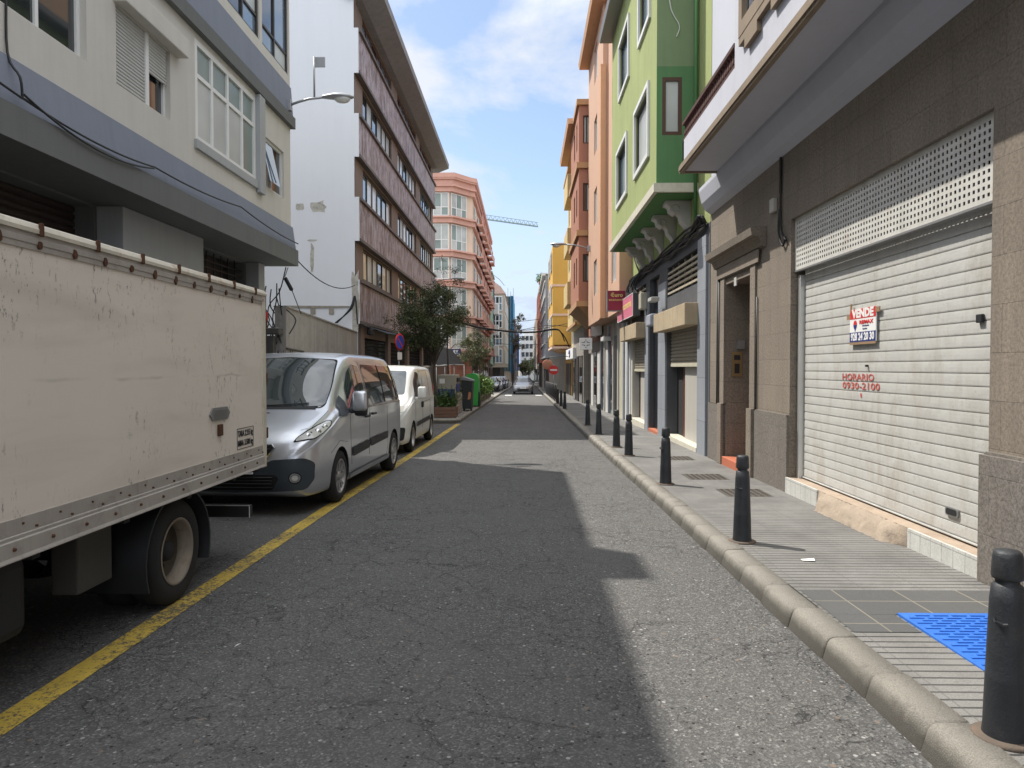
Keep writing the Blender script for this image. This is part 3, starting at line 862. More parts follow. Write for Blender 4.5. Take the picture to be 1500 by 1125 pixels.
    m = MB()   # cowl and wipers
    seam(bv, [(-.66, 1.185), (.66, 1.185)], *YF, m, .02, .0, .08); m.build('scuttle', BLK, r, local=True)
    m = MB()
    for a, b in (((-.1, 1.20), (.55, 1.235)), ((-.7, 1.205), (-.12, 1.245))): seam(bv, [a, b], *YF, m, .008, .02, .08)
    m.build('wipers', BLK, r, local=True)
    m = MB(); m.bbox(-.16, .16, .66, .72, 1.13, 1.145, .006)
    m.tube([(-.32, 2.15, 1.93), (-.33, 2.2, 1.97), (-.33, 2.26, 1.975)], .012, 6); m.build('aerial', BLK, r, local=True)
    decal(bv, rnd([(-.64, 1.22), (.64, 1.22), (.58, 1.72), (-.58, 1.72)], .06), *YB, GLASSV, 'rear_window', r, .006, .1)
    return r


van = make_van()
van.rotation_euler = (math.radians(-.66), 0, math.radians(-2.3))
van.location = (-3.30, 7.95, g(7.95))

# ---- white panel van --------------------------------------------------------
WHITE = M('white_paint', (.72, .72, .68), .32, .06, .8, .02, 20, 0, .5, .08, .15, (.3, .26, .2), .6)
T2 = dict(
    zt=[(0, .80), (.05, .9), (.15, .98), (.4, 1.06), (.75, 1.15), (.85, 1.2), (1.1, 1.42), (1.4, 1.66), (1.7, 1.79), (2.1, 1.83), (3.6, 1.84), (4.15, 1.81), (4.28, 1.74), (4.32, 1.6)],
    zb=[(0, .36), (.06, .26), (.2, .2), (3.9, .22), (4.32, .34)],
    hw=[(0, .6), (.05, .74), (.15, .82), (.35, .87), (.7, .89), (3.8, .89), (4.15, .87), (4.32, .8)],
    be=[(0, .62), (.15, .8), (.6, .98), (1.0, 1.06), (2, 1.1), (4.32, 1.12)],
    rw=[(0, .5), (.08, .7), (.4, .77), (.8, .8), (1.1, .79), (1.5, .76), (2, .755), (4, .75), (4.32, .66)],
    cr=[(0, .12), (.1, .08), (.8, .08), (1.05, .14), (1.3, .17), (1.7, .09), (2.1, .06), (4.1, .07), (4.32, .12)])


GLASSD = glass('dark_side_glass', (.015, .018, .02), .15, .3, 0)


def make_white_van():
    L = 4.32
    r = empty('panel_van', 'small white panel van with a black side strip, parked behind the silver people carrier', 'van')
    body, bv = make_body(T2, L, resamp(L, [0, .02, .05, .1, .15, .85, .95, 4.2, 4.26, 4.3], 44), [WHITE, SEAM], [(.86, .31), (3.6, .31)], r, .35)
    decal(bv, rnd([(-.68, 1.2), (0, 1.19), (.68, 1.2), (.66, 1.45), (.62, 1.7), (-.62, 1.7), (-.66, 1.45)], .05), *YF, GLASSV, 'windscreen', r, .005, .08)
    for P, s_ in ((XP, 1), (XM, -1)):
        decal(bv, rnd([(1.14, 1.1), (2.05, 1.12), (2.0, 1.66), (1.72, 1.68), (1.42, 1.46)], .06), *P, GLASSD, 'front_window', r, .005, .07)
        m = MB()
        for q in ([(1.15, 1.1), (1.12, .7), (1.22, .4)], [(2.12, 1.72), (2.12, .42)], [(2.12, 1.7), (3.3, 1.72), (3.3, .5)], [(2.12, 1.0), (3.3, 1.02)]): seam(bv, q, *P, m, .004)
        m.build('door_seams', SEAM, r, local=True)
        decal(bv, rnd([(1.25, .5), (3.2, .54), (3.2, .64), (1.25, .6)], .03), *P, BLK, 'rubbing_strip', r, .014, .1)
        decal(bv, rnd([(2.35, 1.16), (3.15, 1.18), (3.1, 1.6), (2.35, 1.6)], .1), *P, WHITE, 'pressed_panel', r, .012, .1)
        x = s_ * .9; m = MB(); m.bbox(x - .02, x + .03, 1.92, 2.06, .88, 1.02, .02); m.build('door_handle', BLK, r, local=True)
        m = MB(); m.bbox(min(s_ * .82, s_ * .95), max(s_ * .82, s_ * .95), 1.22, 1.3, 1.08, 1.14, .02); m.smooth = True; m.bbox(min(s_ * .92, s_ * 1.1), max(s_ * .92, s_ * 1.1), 1.18, 1.3, 1.1, 1.36, .04); m.build('mirror', WHITE, r, local=True)
        decal(bv, rnd([(s_ * .52, .82), (s_ * .80, .86), (s_ * .83, 1.0), (s_ * .6, .95)], .03), *YF, LENS, 'headlight', r, .006, .05)
        for wy in (.86, 3.6): wheel(r, s_ * .885, wy, .31, .31, s_, .19, .18, 7, None, 'steel')
        m = MB(); m.bbox(s_ * .78 - .05, s_ * .78 + .05, 4.27, 4.31, .95, 1.35, .015); m.build('tail_light', REDL, r, local=True)
    decal(bv, rnd([(-.8, .3), (.8, .3), (.83, .56), (-.83, .56)], .05), *YF, BLK, 'bumper', r, .014, .08)
    decal(bv, rnd([(-.4, .62), (.4, .62), (.42, .76), (-.42, .76)], .04), *YF, SEAM, 'grille', r, .008, .08)
    return r


wv = make_white_van(); wv.location = (-3.22, 14.0, g(14.0)); wv.rotation_euler = (math.radians(-.66), 0, math.radians(-.5))

# ---- cars farther off ---------------------------------------------------------
T3 = dict(
    zt=[(0, .62), (.06, .72), (.2, .8), (.6, .9), (1.05, .98), (1.2, 1.05), (1.6, 1.32), (1.95, 1.45), (2.5, 1.49), (3.3, 1.45), (3.8, 1.25), (4.1, 1.05), (4.2, .9)],
    zb=[(0, .32), (.1, .22), (4.0, .22), (4.2, .34)],
    hw=[(0, .55), (.06, .7), (.2, .8), (.5, .86), (3.7, .87), (4.1, .8), (4.2, .7)],
    be=[(0, .5), (.2, .68), (.8, .84), (1.5, .92), (3.6, .96), (4.2, .8)],
    rw=[(0, .5), (.2, .68), (1.05, .74), (1.3, .70), (1.9, .6), (3.2, .58), (3.9, .62), (4.2, .5)],
    cr=[(0, .1), (.2, .06), (1.1, .07), (1.5, .12), (2, .07), (3.3, .07), (4.2, .1)])


def make_car(label, paint, group=None):
    r = empty('car', label, 'car', group=group)
    body, bv = make_body(T3, 4.2, resamp(4.2, [0, .03, .06, .12, 4.1, 4.15], 34), [paint, SEAM], [(.85, .3), (3.4, .3)], r, .34)
    decal(bv, rnd([(-.62, 1.0), (.62, 1.0), (.52, 1.38), (-.52, 1.38)], .05), *YF, GLASSV, 'windscreen', r, .006, .12)
    decal(bv, rnd([(-.55, 1.1), (.55, 1.1), (.48, 1.36), (-.48, 1.36)], .05), *YB, GLASSV, 'rear_window', r, .006, .12)
    for P, s_ in ((XP, 1), (XM, -1)):
        decal(bv, rnd([(1.5, .96), (3.65, 1.0), (3.25, 1.34), (2.0, 1.38)], .06), *P, GLASSV, 'side_window', r, .006, .12)
        decal(bv, rnd([(s_ * .45, .68), (s_ * .74, .70), (s_ * .76, .8), (s_ * .5, .77)], .02), *YF, LENS, 'headlight', r, .008, .06)
        m = MB(); m.bbox(min(s_ * .8, s_ * 1.0), max(s_ * .8, s_ * 1.0), 1.45, 1.55, .95, 1.1, .03); m.build('mirror', BLK, r, local=True)
        for wy in (.85, 3.4): wheel(r, s_ * .86, wy, .3, .3, s_, .19, .17, 5)
    decal(bv, rnd([(-.45, .32), (.45, .32), (.5, .45), (-.5, .45)], .03), *YF, SEAM, 'grille', r, .01, .1)
    m = MB(); m.bbox(-.25, .25, -.045, -.02, .47, .57, .006); m.build('number_plate', PLATE, r, local=True)
    return r


GREYC = M('grey_car_paint', (.26, .27, .29), .3, .08, 1, .02, 20, .6, .5, 0, 0, (0, 0, 0), .7)
DARKC = M('dark_car_paint', (.02, .022, .026), .25, .08, 1, .02, 20, .3, .5, 0, 0, (0, 0, 0), .8)
LIGHTC = M('pale_car_paint', (.5, .5, .5), .3, .08, 1, .02, 20, .3, .5, 0, 0, (0, 0, 0), .7)
BLUEC = M('blue_car_paint', (.03, .05, .11), .28, .08, 1, .02, 20, .3, .5, 0, 0, (0, 0, 0), .8)
for lab, pm, x, y, grp in (
        ('dark grey car driving towards the camera in the middle of the street', GREYC, -.1, 60, None),
        ('pale silver car following behind the dark grey one in the street', LIGHTC, -.25, 72, None),
        ('black car parked at the left kerb beyond the leafy hedge, nearest of its row', DARKC, -3.1, 63, 'cars parked beyond the hedge'),
        ('pale car second in the row parked beyond the leafy hedge', LIGHTC, -3.0, 69, 'cars parked beyond the hedge'),
        ('blue car third in the row parked beyond the leafy hedge', BLUEC, -2.9, 76, 'cars parked beyond the hedge'),
        ('grey car last in the row parked beyond the leafy hedge', GREYC, -2.8, 83, 'cars parked beyond the hedge')):
    c = make_car(lab, pm, grp); c.location = (x, y, g(y) + (.13 if x < -2.2 else 0) * 0)

# ---- box truck --------------------------------------------------------------
PANEL = NT('truck_panel'); co = PANEL.coords(); t = PANEL
n1 = t.noise(co, .7, 5, .6)
c = t.mix(n1, (.66, .60, .52), (.76, .70, .615))
sm = t.noise(t.coords((1, .5, 2.6)), 1.1, 5, .6, .8)
c = t.mix(t.math('MULTIPLY', t.ramp(sm, [(.48, 0), (.72, 1)]), .25), c, (.28, .24, .2))
scr = t.noise(t.coords((1, 9, 3.6)), 3.4, 7, .82, .4)
msk = t.ramp(t.noise(co, 1.05, 2), [(.42, 0), (.56, 1)])
c = t.mix(t.math('MULTIPLY', t.ramp(scr, [(.575, 0), (.61, 1)]), t.math('MULTIPLY', msk, .85)), c, (.13, .11, .095))
lnz = t.n.new('ShaderNodeSeparateXYZ'); t.L(co, lnz.inputs[0])
hz = t.math('ABSOLUTE', t.math('SUBTRACT', t.math('ADD', lnz.outputs[2], t.math('MULTIPLY', t.noise(co, 1.2, 3), .09)), 1.63))
c = t.mix(t.math('MULTIPLY', t.ramp(hz, [(0.004, 1), (.013, 0)]), t.math('MULTIPLY', t.ramp(t.noise(co, 1.7, 4), [(.45, 0), (.6, 1)]), .35)), c, (.2, .17, .15))
t.L(c, t.b.inputs['Base Color']); t.b.inputs['Roughness'].default_value = .5; t.bump(t.noise(co, 1.1, 3), .12, .05); PANEL = t.m
ALU = M('dull_aluminium', (.40, .37, .33), .6, .12, 3, .1, 60, .25, .5, .4, .4, (.12, .09, .06))
CREAM = M('cream_rail', (.6, .56, .46), .6, .15, 3, .1, 60, 0, .4, .3, .55, (.3, .13, .03))
RUST = M('rust', (.09, .04, .02), .9, .3, 12, .5, 80)
UNDER = M('underbody', (.03, .03, .03), .85, .2)
GBOX = M('grey_box', (.2, .2, .19), .6, .12, 2)


def make_truck():
    X, Y1, Y0 = -2.37, 6.46, 2.3; XL = X - 2.1; zb, zt = .71, 2.3; e = g(4.9)
    r = empty('box_truck', 'dirty off-white box truck parked at the left edge, its rear towards the vans', 'truck', ((X + XL) / 2, 4.4, e))
    m = MB(); m.box(XL, X, Y0, Y1 - .03, zb + .08, zt - .04); cb = m.build('cargo_box', PANEL, r)
    m = MB(); prof = [(0, .895), (.006, .895), (.006, .82), (.011, .815), (.011, .80), (.02, .795), (.022, .725), (.03, .71), (.03, .705), (0, .705)]
    m = MB(); m.prism([(XL - a, b) for a, b in prof], Y0 - .01, Y1 - .09); m.build('lower_rail', ALU, r)
    m = MB(); m.prism([(X + a, b) for a, b in prof], Y0 - .01, Y1 - .09); lr = m.build('lower_rail', ALU, r)
    yy = Y0 + .1
    while yy < Y1 - .15:
        for xs, s_ in ((X, 1), (XL, -1)):
            for q in (([(.010, s_ * .02), (.008, s_ * .03), (0, s_ * .033)], yy, .76), ([(.006, 0), (.006, s_ * .012), (0, s_ * .013)], yy + .08, .865), ([(.006, 0), (.006, s_ * .016), (0, s_ * .017)], yy + .17, .835)):
                m = MB(); m.lathe(q[0], 8, (xs, q[1], q[2]), 'x'); m.build('bolt', RUST, lr)
        yy += .27
    for xs, s_ in ((XL, -1), (X, 1)): m = MB(); m.prism([(xs, 2.165), (xs + s_ * .007, 2.165), (xs + s_ * .007, 2.19), (xs + s_ * .011, 2.195), (xs + s_ * .011, 2.22), (xs + s_ * .007, 2.225), (xs + s_ * .007, 2.245), (xs, 2.245)], Y0, Y1 - .04); ur = m.build('upper_rail', ALU, r)
    for xs, s_ in ((X, 1), (XL, -1)): m = MB(); m.prism([(xs - s_ * .05, 2.245), (xs + s_ * .018, 2.246), (xs + s_ * .02, 2.265), (xs + s_ * .008, 2.29), (xs - s_ * .02, 2.302), (xs - s_ * .05, 2.304)], Y0, Y1); m.build('roof_rail', CREAM, r)
    rr = random.Random(2); yy = Y0 + .05
    while yy < Y1 - .1:
        for xs, s_ in ((X, 1), (XL, -1)):
            m = MB(); P = []; hgt = rr.uniform(.022, .034); wd = rr.uniform(.014, .022)
            for k in range(9): t_ = 2 * PI * k / 9; P.append((yy + wd * math.cos(t_) * rr.uniform(.7, 1.1), 2.195 - .004 + hgt * math.sin(t_) * rr.uniform(.7, 1.1)))
            m.prism(P, xs + s_ * .004, xs + s_ * .018, 'x'); m.build('rusty_screw', RUST, ur)
        yy += .27
    yy = Y0 + .2
    while yy < Y1 - .1:
        for xs, s_ in ((X, 1), (XL, -1)):
            m = MB(); m.bbox(min(xs + s_ * .012, xs + s_ * .03), max(xs + s_ * .012, xs + s_ * .03), yy, yy + .022, 2.235, 2.30, .004); m.build('rope_hook', RUST, r)
        yy += .46
    m = MB(); m.box(XL + .02, X - .02, Y0, Y1 - .02, 2.262, 2.296); m.build('box_roof', CREAM, r)
    m = MB()
    for xs in (X - .055, XL): m.bbox(xs, xs + .065, Y1 - .09, Y1, .69, 2.29, .008)
    m.bbox(XL + .06, X - .06, Y1 - .06, Y1 - .003, .69, .8, .006); m.bbox(XL + .06, X - .06, Y1 - .06, Y1 - .003, 2.2, 2.285, .006)
    m.build('rear_frame', CREAM, r)
    for a, b in ((XL + .07, XL + 1.04), (XL + 1.06, X - .07)):
        m = MB(); m.bbox(a, b, Y1 - .045, Y1 - .012, .81, 2.19, .006); d = m.build('rear_door', PANEL, r)
        m = MB(); cx = b - .1 if a < -3.8 else a + .1; m.tube([(cx, Y1 + .02, .82), (cx, Y1 + .02, 2.18)], .014, 8); m.build('lock_bar', ALU, d)
    m = MB(); m.bbox(X - .03, X + .02, Y1 - .005, Y1 + .035, 2.02, 2.11, .01); m.build('marker_light', REDL, r)
    m = MB()
    for z in (1.0, 1.5, 2.0): m.bbox(X - .03, X + .016, Y1 - .01, Y1 + .025, z - .05, z + .05, .006)
    m.build('hinges', RUST, r)
    # vent plate, latch, weights sign
    yv, zv = fx(321, 606, X); m = MB()
    hexp = [(-.18, 0), (-.13, .05), (.13, .05), (.18, 0), (.13, -.05), (-.13, -.05)]
    m.prism([(yv + a, zv + b) for a, b in hexp], X, X + .012, 'x')
    for k in range(6): m.box(X + .012, X + .016, yv - .12, yv + .12, zv - .032 + k * .012, zv - .027 + k * .012)
    m.build('vent_plate', GBOX, r)
    yv, zv = fx(321, 630, X); m = MB(); m.bbox(X, X + .02, yv - .035, yv + .035, zv - .045, zv + .045, .004); m.build('latch', RUST, r)
    ya, za = fx(359, 641, X); yl, _ = fx(347, 641, X); yr, _ = fx(371, 641, X)
    m = MB(); hgt = .175; t_ = .005; W2 = (yr - yl) / 2; yc = (yl + yr) / 2
    Fm = FL(X + .002, yc)
    for a, b, c_, d_ in ((-W2, W2, hgt / 2 - t_, hgt / 2), (-W2, W2, -hgt / 2, -hgt / 2 + t_), (-W2, -W2 + t_, -hgt / 2 + t_, hgt / 2 - t_), (W2 - t_, W2, -hgt / 2 + t_, hgt / 2 - t_)): fbox(m, Fm, a, b, za + c_, za + d_, -.001, .001)
    wp = m.build('weight_marking', INK, r)
    text('TARA 2.215 kg', .07, INK, wp, (X + .003, yc, za + .04), (0, 1, 0), (0, 0, 1), fit=W2 * 1.8, bold=.002)
    text('MMA 3.500 kg', .07, INK, wp, (X + .003, yc, za - .04), (0, 1, 0), (0, 0, 1), fit=W2 * 1.8, bold=.002)
    # running gear
    m = MB(); m.box(XL + .55, XL + .65, Y0 - 1.8, Y1 - .25, .5 + e * 0, .66); m.box(X - .65, X - .55, Y0 - 1.8, Y1 - .25, .5, .66)
    for yy in (2.6, 3.4, 4.2, 5.0, 5.8, 6.3): m.box(XL + .03, X - .03, yy, yy + .06, .66, .73)
    m.box(XL + .02, X - .02, Y0, Y1 - .05, .735, .785)
    m.tube([(XL + .3, 4.92, .31), (X - .3, 4.92, .31)], .07, 10); m.lathe([(.16, -.14), (.2, 0), (.16, .14)], 16, ((X + XL) / 2, 4.92, .31), 'y'); m.build('chassis', UNDER, r)
    wx = -2.43
    rust_rim = M('worn_steel_rim', (.25, .215, .165), .6, .2, 5, .2, 60, .2, .4, 0, .6, (.12, .06, .03))
    for s_, xo in ((1, wx), (-1, XL + .06)):
        for k in (0, 1):
            xx = xo - s_ * k * .24
            t_ = MB(); R = .365; w0, w1, q = xx - s_ * .2, xx, .225
            t_.lathe([(q, w1 - s_ * .012), (q + .03, w1), (R - .06, w1), (R - .02, w1 - s_ * .015), (R, w1 - s_ * .04), (R, w0 + s_ * .04), (R - .02, w0 + s_ * .015), (R - .06, w0), (q, w0)], 44, (0, 4.92, e + R), 'x')
            wh = t_.build('wheel', TYRE, r)
            t_ = MB(); t_.lathe([(q + .008, xx - s_ * .004), (q - .004, xx), (q - .014, xx - s_ * .012), (q - .02, xx - s_ * .045), (q - .034, xx - s_ * .055), (q - .036, xx - s_ * .1)], 40, (0, 4.92, e + R), 'x')
            t2 = MB(); t2.lathe([(q - .036, xx - s_ * .1), (q - .037, xx - s_ * .135), (q - .05, xx - s_ * .15), (.15, xx - s_ * .155), (.13, xx - s_ * .15), (.1, xx - s_ * .148)], 40, (0, 4.92, e + R), 'x'); t2.build('dish', M('shaded_dish', (.10, .085, .065), .8, .3, 6, .3, 40), wh)  # recess shade put into the dish colour, so the rim looks deeper
            rim_ = t_.build('rim', rust_rim, wh)
            t_ = MB(); t_.lathe([(.1, xx - s_ * .147), (.085, xx - s_ * .14), (.075, xx - s_ * .1), (.06, xx - s_ * .06), (0, xx - s_ * .055)], 24, (0, 4.92, e + R), 'x')
            for j in range(5): aa = 2 * PI * j / 5; t_.lathe([(.016, xx - s_ * .15), (.015, xx - s_ * .125), (0, xx - s_ * .122)], 8, (0, 4.92 + .12 * math.cos(aa), e + R + .12 * math.sin(aa)), 'x')
            t_.build('hub', UNDER, wh)
        # mudguard
        m = MB(); n = 18; P = []
        for k in range(n + 1):
            a = math.radians(-22 + 224 * k / n); P.append((4.92 + .47 * math.cos(a), e + .365 + .44 * math.sin(a)))
        xa, xb = sorted((xo + s_ * .02, xo - s_ * .46)); P2 = [(4.92 + (p[0] - 4.92) * .965, e + .365 + (p[1] - e - .365) * .965) for p in P]
        m.smooth = True; m.strip(P, xa, xb, 'x'); m.strip(P2, xa, xb, 'x'); m.smooth = False
        xe = xo + s_ * .02
        for i in range(n): m.quad((xe, *P[i]), (xe, *P[i + 1]), (xe, *P2[i + 1]), (xe, *P2[i]))
        m.build('mudguard', BLK, r)
    m = MB(); m.bbox(X - .36, X - .2, 4.02, 4.36, e + .34, .70, .01); tb = m.build('side_locker', M('locker_grey', (.085, .08, .072), .7, .15, 2, .2, 40, 0, .3, .3), r)
    m = MB(); m.bbox(X - .7, X - .15, 2.75, 3.55, e + .3, .66, .06); m.build('fuel_tank', BLK, r)
    m = MB(); z0 = e + .31; m.bbox(XL + .03, X - .09, 6.3, 6.36, z0, z0 + .11, .008); tb = m.build('underrun_bar', UNDER, r)
    m = MB(); m.box(X - .5, X - .09, 6.296, 6.299, z0 + .103, z0 + .109); m.box(X - .098, X - .091, 6.296, 6.299, z0, z0 + .103); m.build('reflective_edge', PLATE, tb)
    # cab, ahead of the box and out of the photograph
    T = dict(zt=[(0, 1.2), (.1, 1.35), (.35, 1.7), (.8, 2.0), (1.2, 2.06), (1.75, 2.06)], zb=[(0, .3), (1.75, .35)], hw=[(0, .75), (.1, .88), (.3, .93), (1.75, .95)],
             be=[(0, .9), (.4, 1.1), (1.75, 1.15)], rw=[(0, .6), (.3, .8), (.8, .82), (1.75, .84)], cr=[(0, .12), (.5, .12), (1.75, .08)])
    cab = body_bm(T, 1.75, resamp(1.75, [0, .04, .1, .2], 16)); cx = (X + XL) / 2
    cab.v = [(x + cx, y + .45, z + g(1)) for x, y, z in cab.v]; cab.build('cab', WHITE, r)
    m = MB(); m.quad((cx - .72, .56, 1.33), (cx + .72, .56, 1.33), (cx + .68, .93, 1.83), (cx - .68, .93, 1.83)); m.build('windscreen', GLASSV, r)
    for s_ in (1, -1): wheel(r, cx + s_ * .9 - r.location.x * 0, 1.2, g(1) + .35, .35, s_, .22, .2, 5, rust_rim, 'steel').location = -r.location
    return r


truck = make_truck()
# ================================================================== left side of the street
G_DARK = glass('dark_glass', (.015, .02, .024))
G_GREEN = glass('greenish_glass', (.20, .25, .23), .2, .3, 0)
G_PALE = glass('curtained_glass', (.40, .42, .40), .3, .3, 0)
G_CREAM = glass('cream_blind', (.55, .47, .3), .4)
G_BLUE = glass('sky_glass', (.12, .17, .22), .05)
W_WHITE = plain('white_frame', (.66, .66, .64), .45)
W_DARK = plain('bronze_frame', (.035, .033, .032), .45, .3)
W_BROWN = M('brown_wood', (.075, .035, .02), .6, .2, 6, .2, 60)
W_GREY = plain('grey_frame', (.25, .25, .25), .5, .4)
CABLE = plain('cable_black', (.014, .014, .015), .6)
CONC = M('bare_concrete', (.3, .28, .25), .9, .22, 2, .3, 60, 0, .3, .45, .2, (.08, .075, .06))
ROOFM = M('flat_roof', (.22, .2, .18), .9)

# ---- grey and blue apartment block ---------------------------------------------
L1W = M('pale_render', (.52, .50, .45), .85, .07, .9, .25, 70, 0, .3, .16, .05, (.2, .18, .15))
L1B = M('blue_band_paint', (.185, .205, .25), .8, .07, .9, .25, 70, 0, .3, .2, .08, (.08, .08, .08))
L1G = M('dark_grey_paint', (.13, .135, .13), .8, .1, .9, .25, 70, 0, .3, .25)
L1P = M('light_grey_paint', (.33, .34, .34), .8, .06)
X1 = -5.2; Y1e = YX(427.5, X1); Y1s = -7.0
b1 = empty('apartment_building', 'pale rendered apartment block with blue and dark grey bands above the truck', 'building', (X1 - 4, 6, 0))
m = MB(); ws = []
Fw = FL(X1, 0)
def yr(a, b): return YX(a, X1), YX(b, X1)
W1 = (6.2, YX(133.5, X1), 5.23, 6.55); W2 = (*yr(176, 254), 5.22, 6.22); W3 = (*yr(290, 377), 5.2, 6.8); W4 = (*yr(387, 418), 5.24, 6.24)
U1 = (*yr(300, 335), 8.02, 9.75); U2 = (*yr(338, 384), 8.02, 9.75); U3 = (*yr(388, 426), 8.02, 9.75); U0 = (*yr(130, 262), 8.3, 9.6)
holes = [W1, W2, W3, W4, U1, U2, (U3[0], Y1e - .08, *U3[2:]), U0]
U3 = holes[6]
low = [h for h in holes if h[2] < 7]; up = [h for h in holes if h[2] > 7]
wallgrid(m, Fw, Y1s, Y1e, 4.72, 6.9, low, .16); wallgrid(m, Fw, Y1s, Y1e, 7.8, 10.95, up, .16)
shell(m, -14, X1, Y1s, Y1e, 4.72, 10.95, 'ESB'); m.quad((X1, Y1e, 4.72), (-14, Y1e, 4.72), (-14, Y1e, 10.95), (X1, Y1e, 10.95))
m.quad((X1, Y1s, 4.72), (-14, Y1s, 4.72), (-14, Y1s, 10.95), (X1, Y1s, 10.95))
m.build('wall', L1W, b1)
m = MB(); 
m.prism([(X1 + .10, 4.21), (X1 + .03, 4.72), (-14, 4.72), (-14, 4.21)], Y1s, Y1e + .05); m.prism([(X1 + .06, 7.14), (X1 + .012, 7.8), (-14, 7.8), (-14, 7.14)], Y1s, Y1e + .04)
m.build('blue_band', L1B, b1)
m = MB(); m.box(-14, X1 + .14, Y1s, Y1e + .08, 3.86, 4.208); m.box(-14, X1 + .1, Y1s, Y1e + .07, 6.9, 7.138); m.build('dark_band', L1G, b1)
m = MB(); m.box(-14, X1 - .3, Y1s + .1, Y1e - .1, 10.951, 11.0); m.build('roof', ROOFM, b1)
m = MB(); m.bbox(-6.1, X1 - .02, 9.9, 10.7, 10.951, 11.72, .02); m.build('chimney', L1W, b1)
window(b1, Fw, *W1, .13, W_WHITE, [G_DARK, G_BLUE], 3, 1, .06)
um_ = (W2[0] + W2[1]) / 2 + .1
# shuttered window: left half down, right half part raised
window(b1, Fw, *W2, .13, W_WHITE, [G_DARK], 2, 1, .05)
m = MB(); fbox(m, Fw, um_ - .04, um_ + .04, 5.22, 6.22, -.07, -.02); m.build('mullion', W_WHITE, b1)
sh = M('shutter_slats', (.47, .47, .45), .6, .08, 3, .1, 40, 0, .4, .2)
um = (W2[0] + W2[1]) / 2 + .1
for u0, u1, zb in ((W2[0] + .03, um - .03, 5.22), (um + .03, W2[1] - .04, 5.72)):
    m = MB(); P = []; z = 6.22
    while z > zb: P += [(X1 - .055, z), (X1 - .035, z - .012), (X1 - .035, z - .034), (X1 - .052, z - .044)]; z -= .046
    m.strip(P, u0, u1); m.build('roller_blind', sh, b1)
m = MB(); m.bbox(X1 + .001, X1 + .17, W2[0] - .05, W2[1] + .25, 6.23, 6.5, .012); m.build('blind_box', L1W, b1)
wz = window(b1, Fw, *W3, .05, W_WHITE, [G_GREEN, G_PALE, G_GREEN], 4, 1, .085, [6.25])
m = MB(); fbox(m, Fw, W3[0] - .05, W3[1] + .1, 5.06, 5.2, .001, .05); m.build('window_sill', L1P, b1)
m = MB(); fbox(m, Fw, W3[1] + .01, W3[1] + .3, 5.0, 6.88, .001, .09); m.build('pilaster', L1P, b1)
window(b1, Fw, *W4, .1, W_WHITE, [G_PALE, G_DARK], 2, 1, .05)
m = MB(); u = W4[0] + .12; m.tube([(X1 - .05, u, 6.16), (X1 + .16, u + .2, 5.34)], .018, 4); m.quad((X1 - .05, W4[0] + .06, 6.18), (X1 - .05, W4[0] + .66, 6.18), (X1 + .13, W4[0] + .66, 5.33), (X1 + .13, W4[0] + .06, 5.33)); m.build('tilted_sash', G_BLUE, b1)
for W in (U1, U2, U3): window(b1, Fw, *W, .08, W_DARK, [G_BLUE, G_DARK, G_PALE], 2, 1, .06, [8.47])
window(b1, Fw, *U0, .13, W_WHITE, [G_DARK, G_PALE], 4, 1, .06)
# ground floor
XG = -6.0
m = MB(); gh = (Y1s + .2, 9.85, -.3, 3.84); gh2 = (12.45, 15.2, 2.0, 3.84)
wallgrid(m, FL(XG, 0), Y1s, Y1e, -.5, 3.86, [gh, gh2], .35)
m.quad((XG, Y1e, -.5), (-14, Y1e, -.5), (-14, Y1e, 3.86), (XG, Y1e, 3.86))
m.build('ground_floor_wall', L1G, b1)
m = MB(); m.bbox(XG + .002, -5.62, 9.9, 12.4, 2.0, 3.855, .01); m.build('boxed_out_panel', L1P, b1)
m = MB(); m.bbox(XG + .002, -5.72, 15.25, 15.6, -.4, 3.855, .01); m.build('pillar', L1P, b1)
m = MB(); P = []; z = 3.84
while z > -.3: P += [(XG - .3, z), (XG - .27, z - .02), (XG - .27, z - .07), (XG - .3, z - .09)]; z -= .1
m.strip(P, Y1s + .2, 9.85)
for yy in (1.5, 4.5, 7.4): m.box(XG - .27, XG - .2, yy, yy + .1, -.3, 3.84)
m.box(XG - .26, XG - .18, Y1s + .3, 9.8, 2.75, 2.87)
m.build('brown_shutter', M('brown_shutter', (.035, .024, .02), .6, .2), b1)
m = MB(); 
for k in range(11): m.box(XG - .1, XG - .07, 12.45, 15.2, 2.34 + k * .13, 2.36 + k * .13)
for k in range(8): m.box(XG - .12, XG - .102, 12.6 + k * .33, 12.63 + k * .33, 2.0, 3.84)
m.quad((XG - .33, 12.45, 2.0), (XG - .33, 15.2, 2.0), (XG - .33, 15.2, 3.84), (XG - .33, 12.45, 3.84)); m.build('window_grille', W_DARK, b1)
m = MB()
for yy in (10.55, 10.85): m.bbox(-5.62, -5.54, yy, yy + .22, 2.75, 2.95, .01)
m.build('vent_cover', W_GREY, b1)


def smoothed(p, k=4):
    if len(p) < 3 or len(p) > 12: return p
    p = [V(q) for q in p]; out = []
    for i in range(len(p) - 1):
        a, b, c, d = p[max(i - 1, 0)], p[i], p[i + 1], p[min(i + 2, len(p) - 1)]
        for j in range(k):
            t = j / k; out.append(.5 * (2 * b + (c - a) * t + (2 * a - 5 * b + 4 * c - d) * t * t + (3 * b - a - 3 * c + d) * t ** 3))
    return out + [p[-1]]


def cable(name, label, pts, r=.012, n=5, mat=None, group=None, cat='cable'):
    m = MB()
    for p in pts: m.tube(smoothed(p), r, n)
    return tag(m.build(name, mat or CABLE), label, cat, group)


def sag(a, b, s, n=14):
    a, b = V(a), V(b); return [a.lerp(b, t / n) - V((0, 0, s * 4 * (t / n) * (1 - t / n))) for t in range(n + 1)]


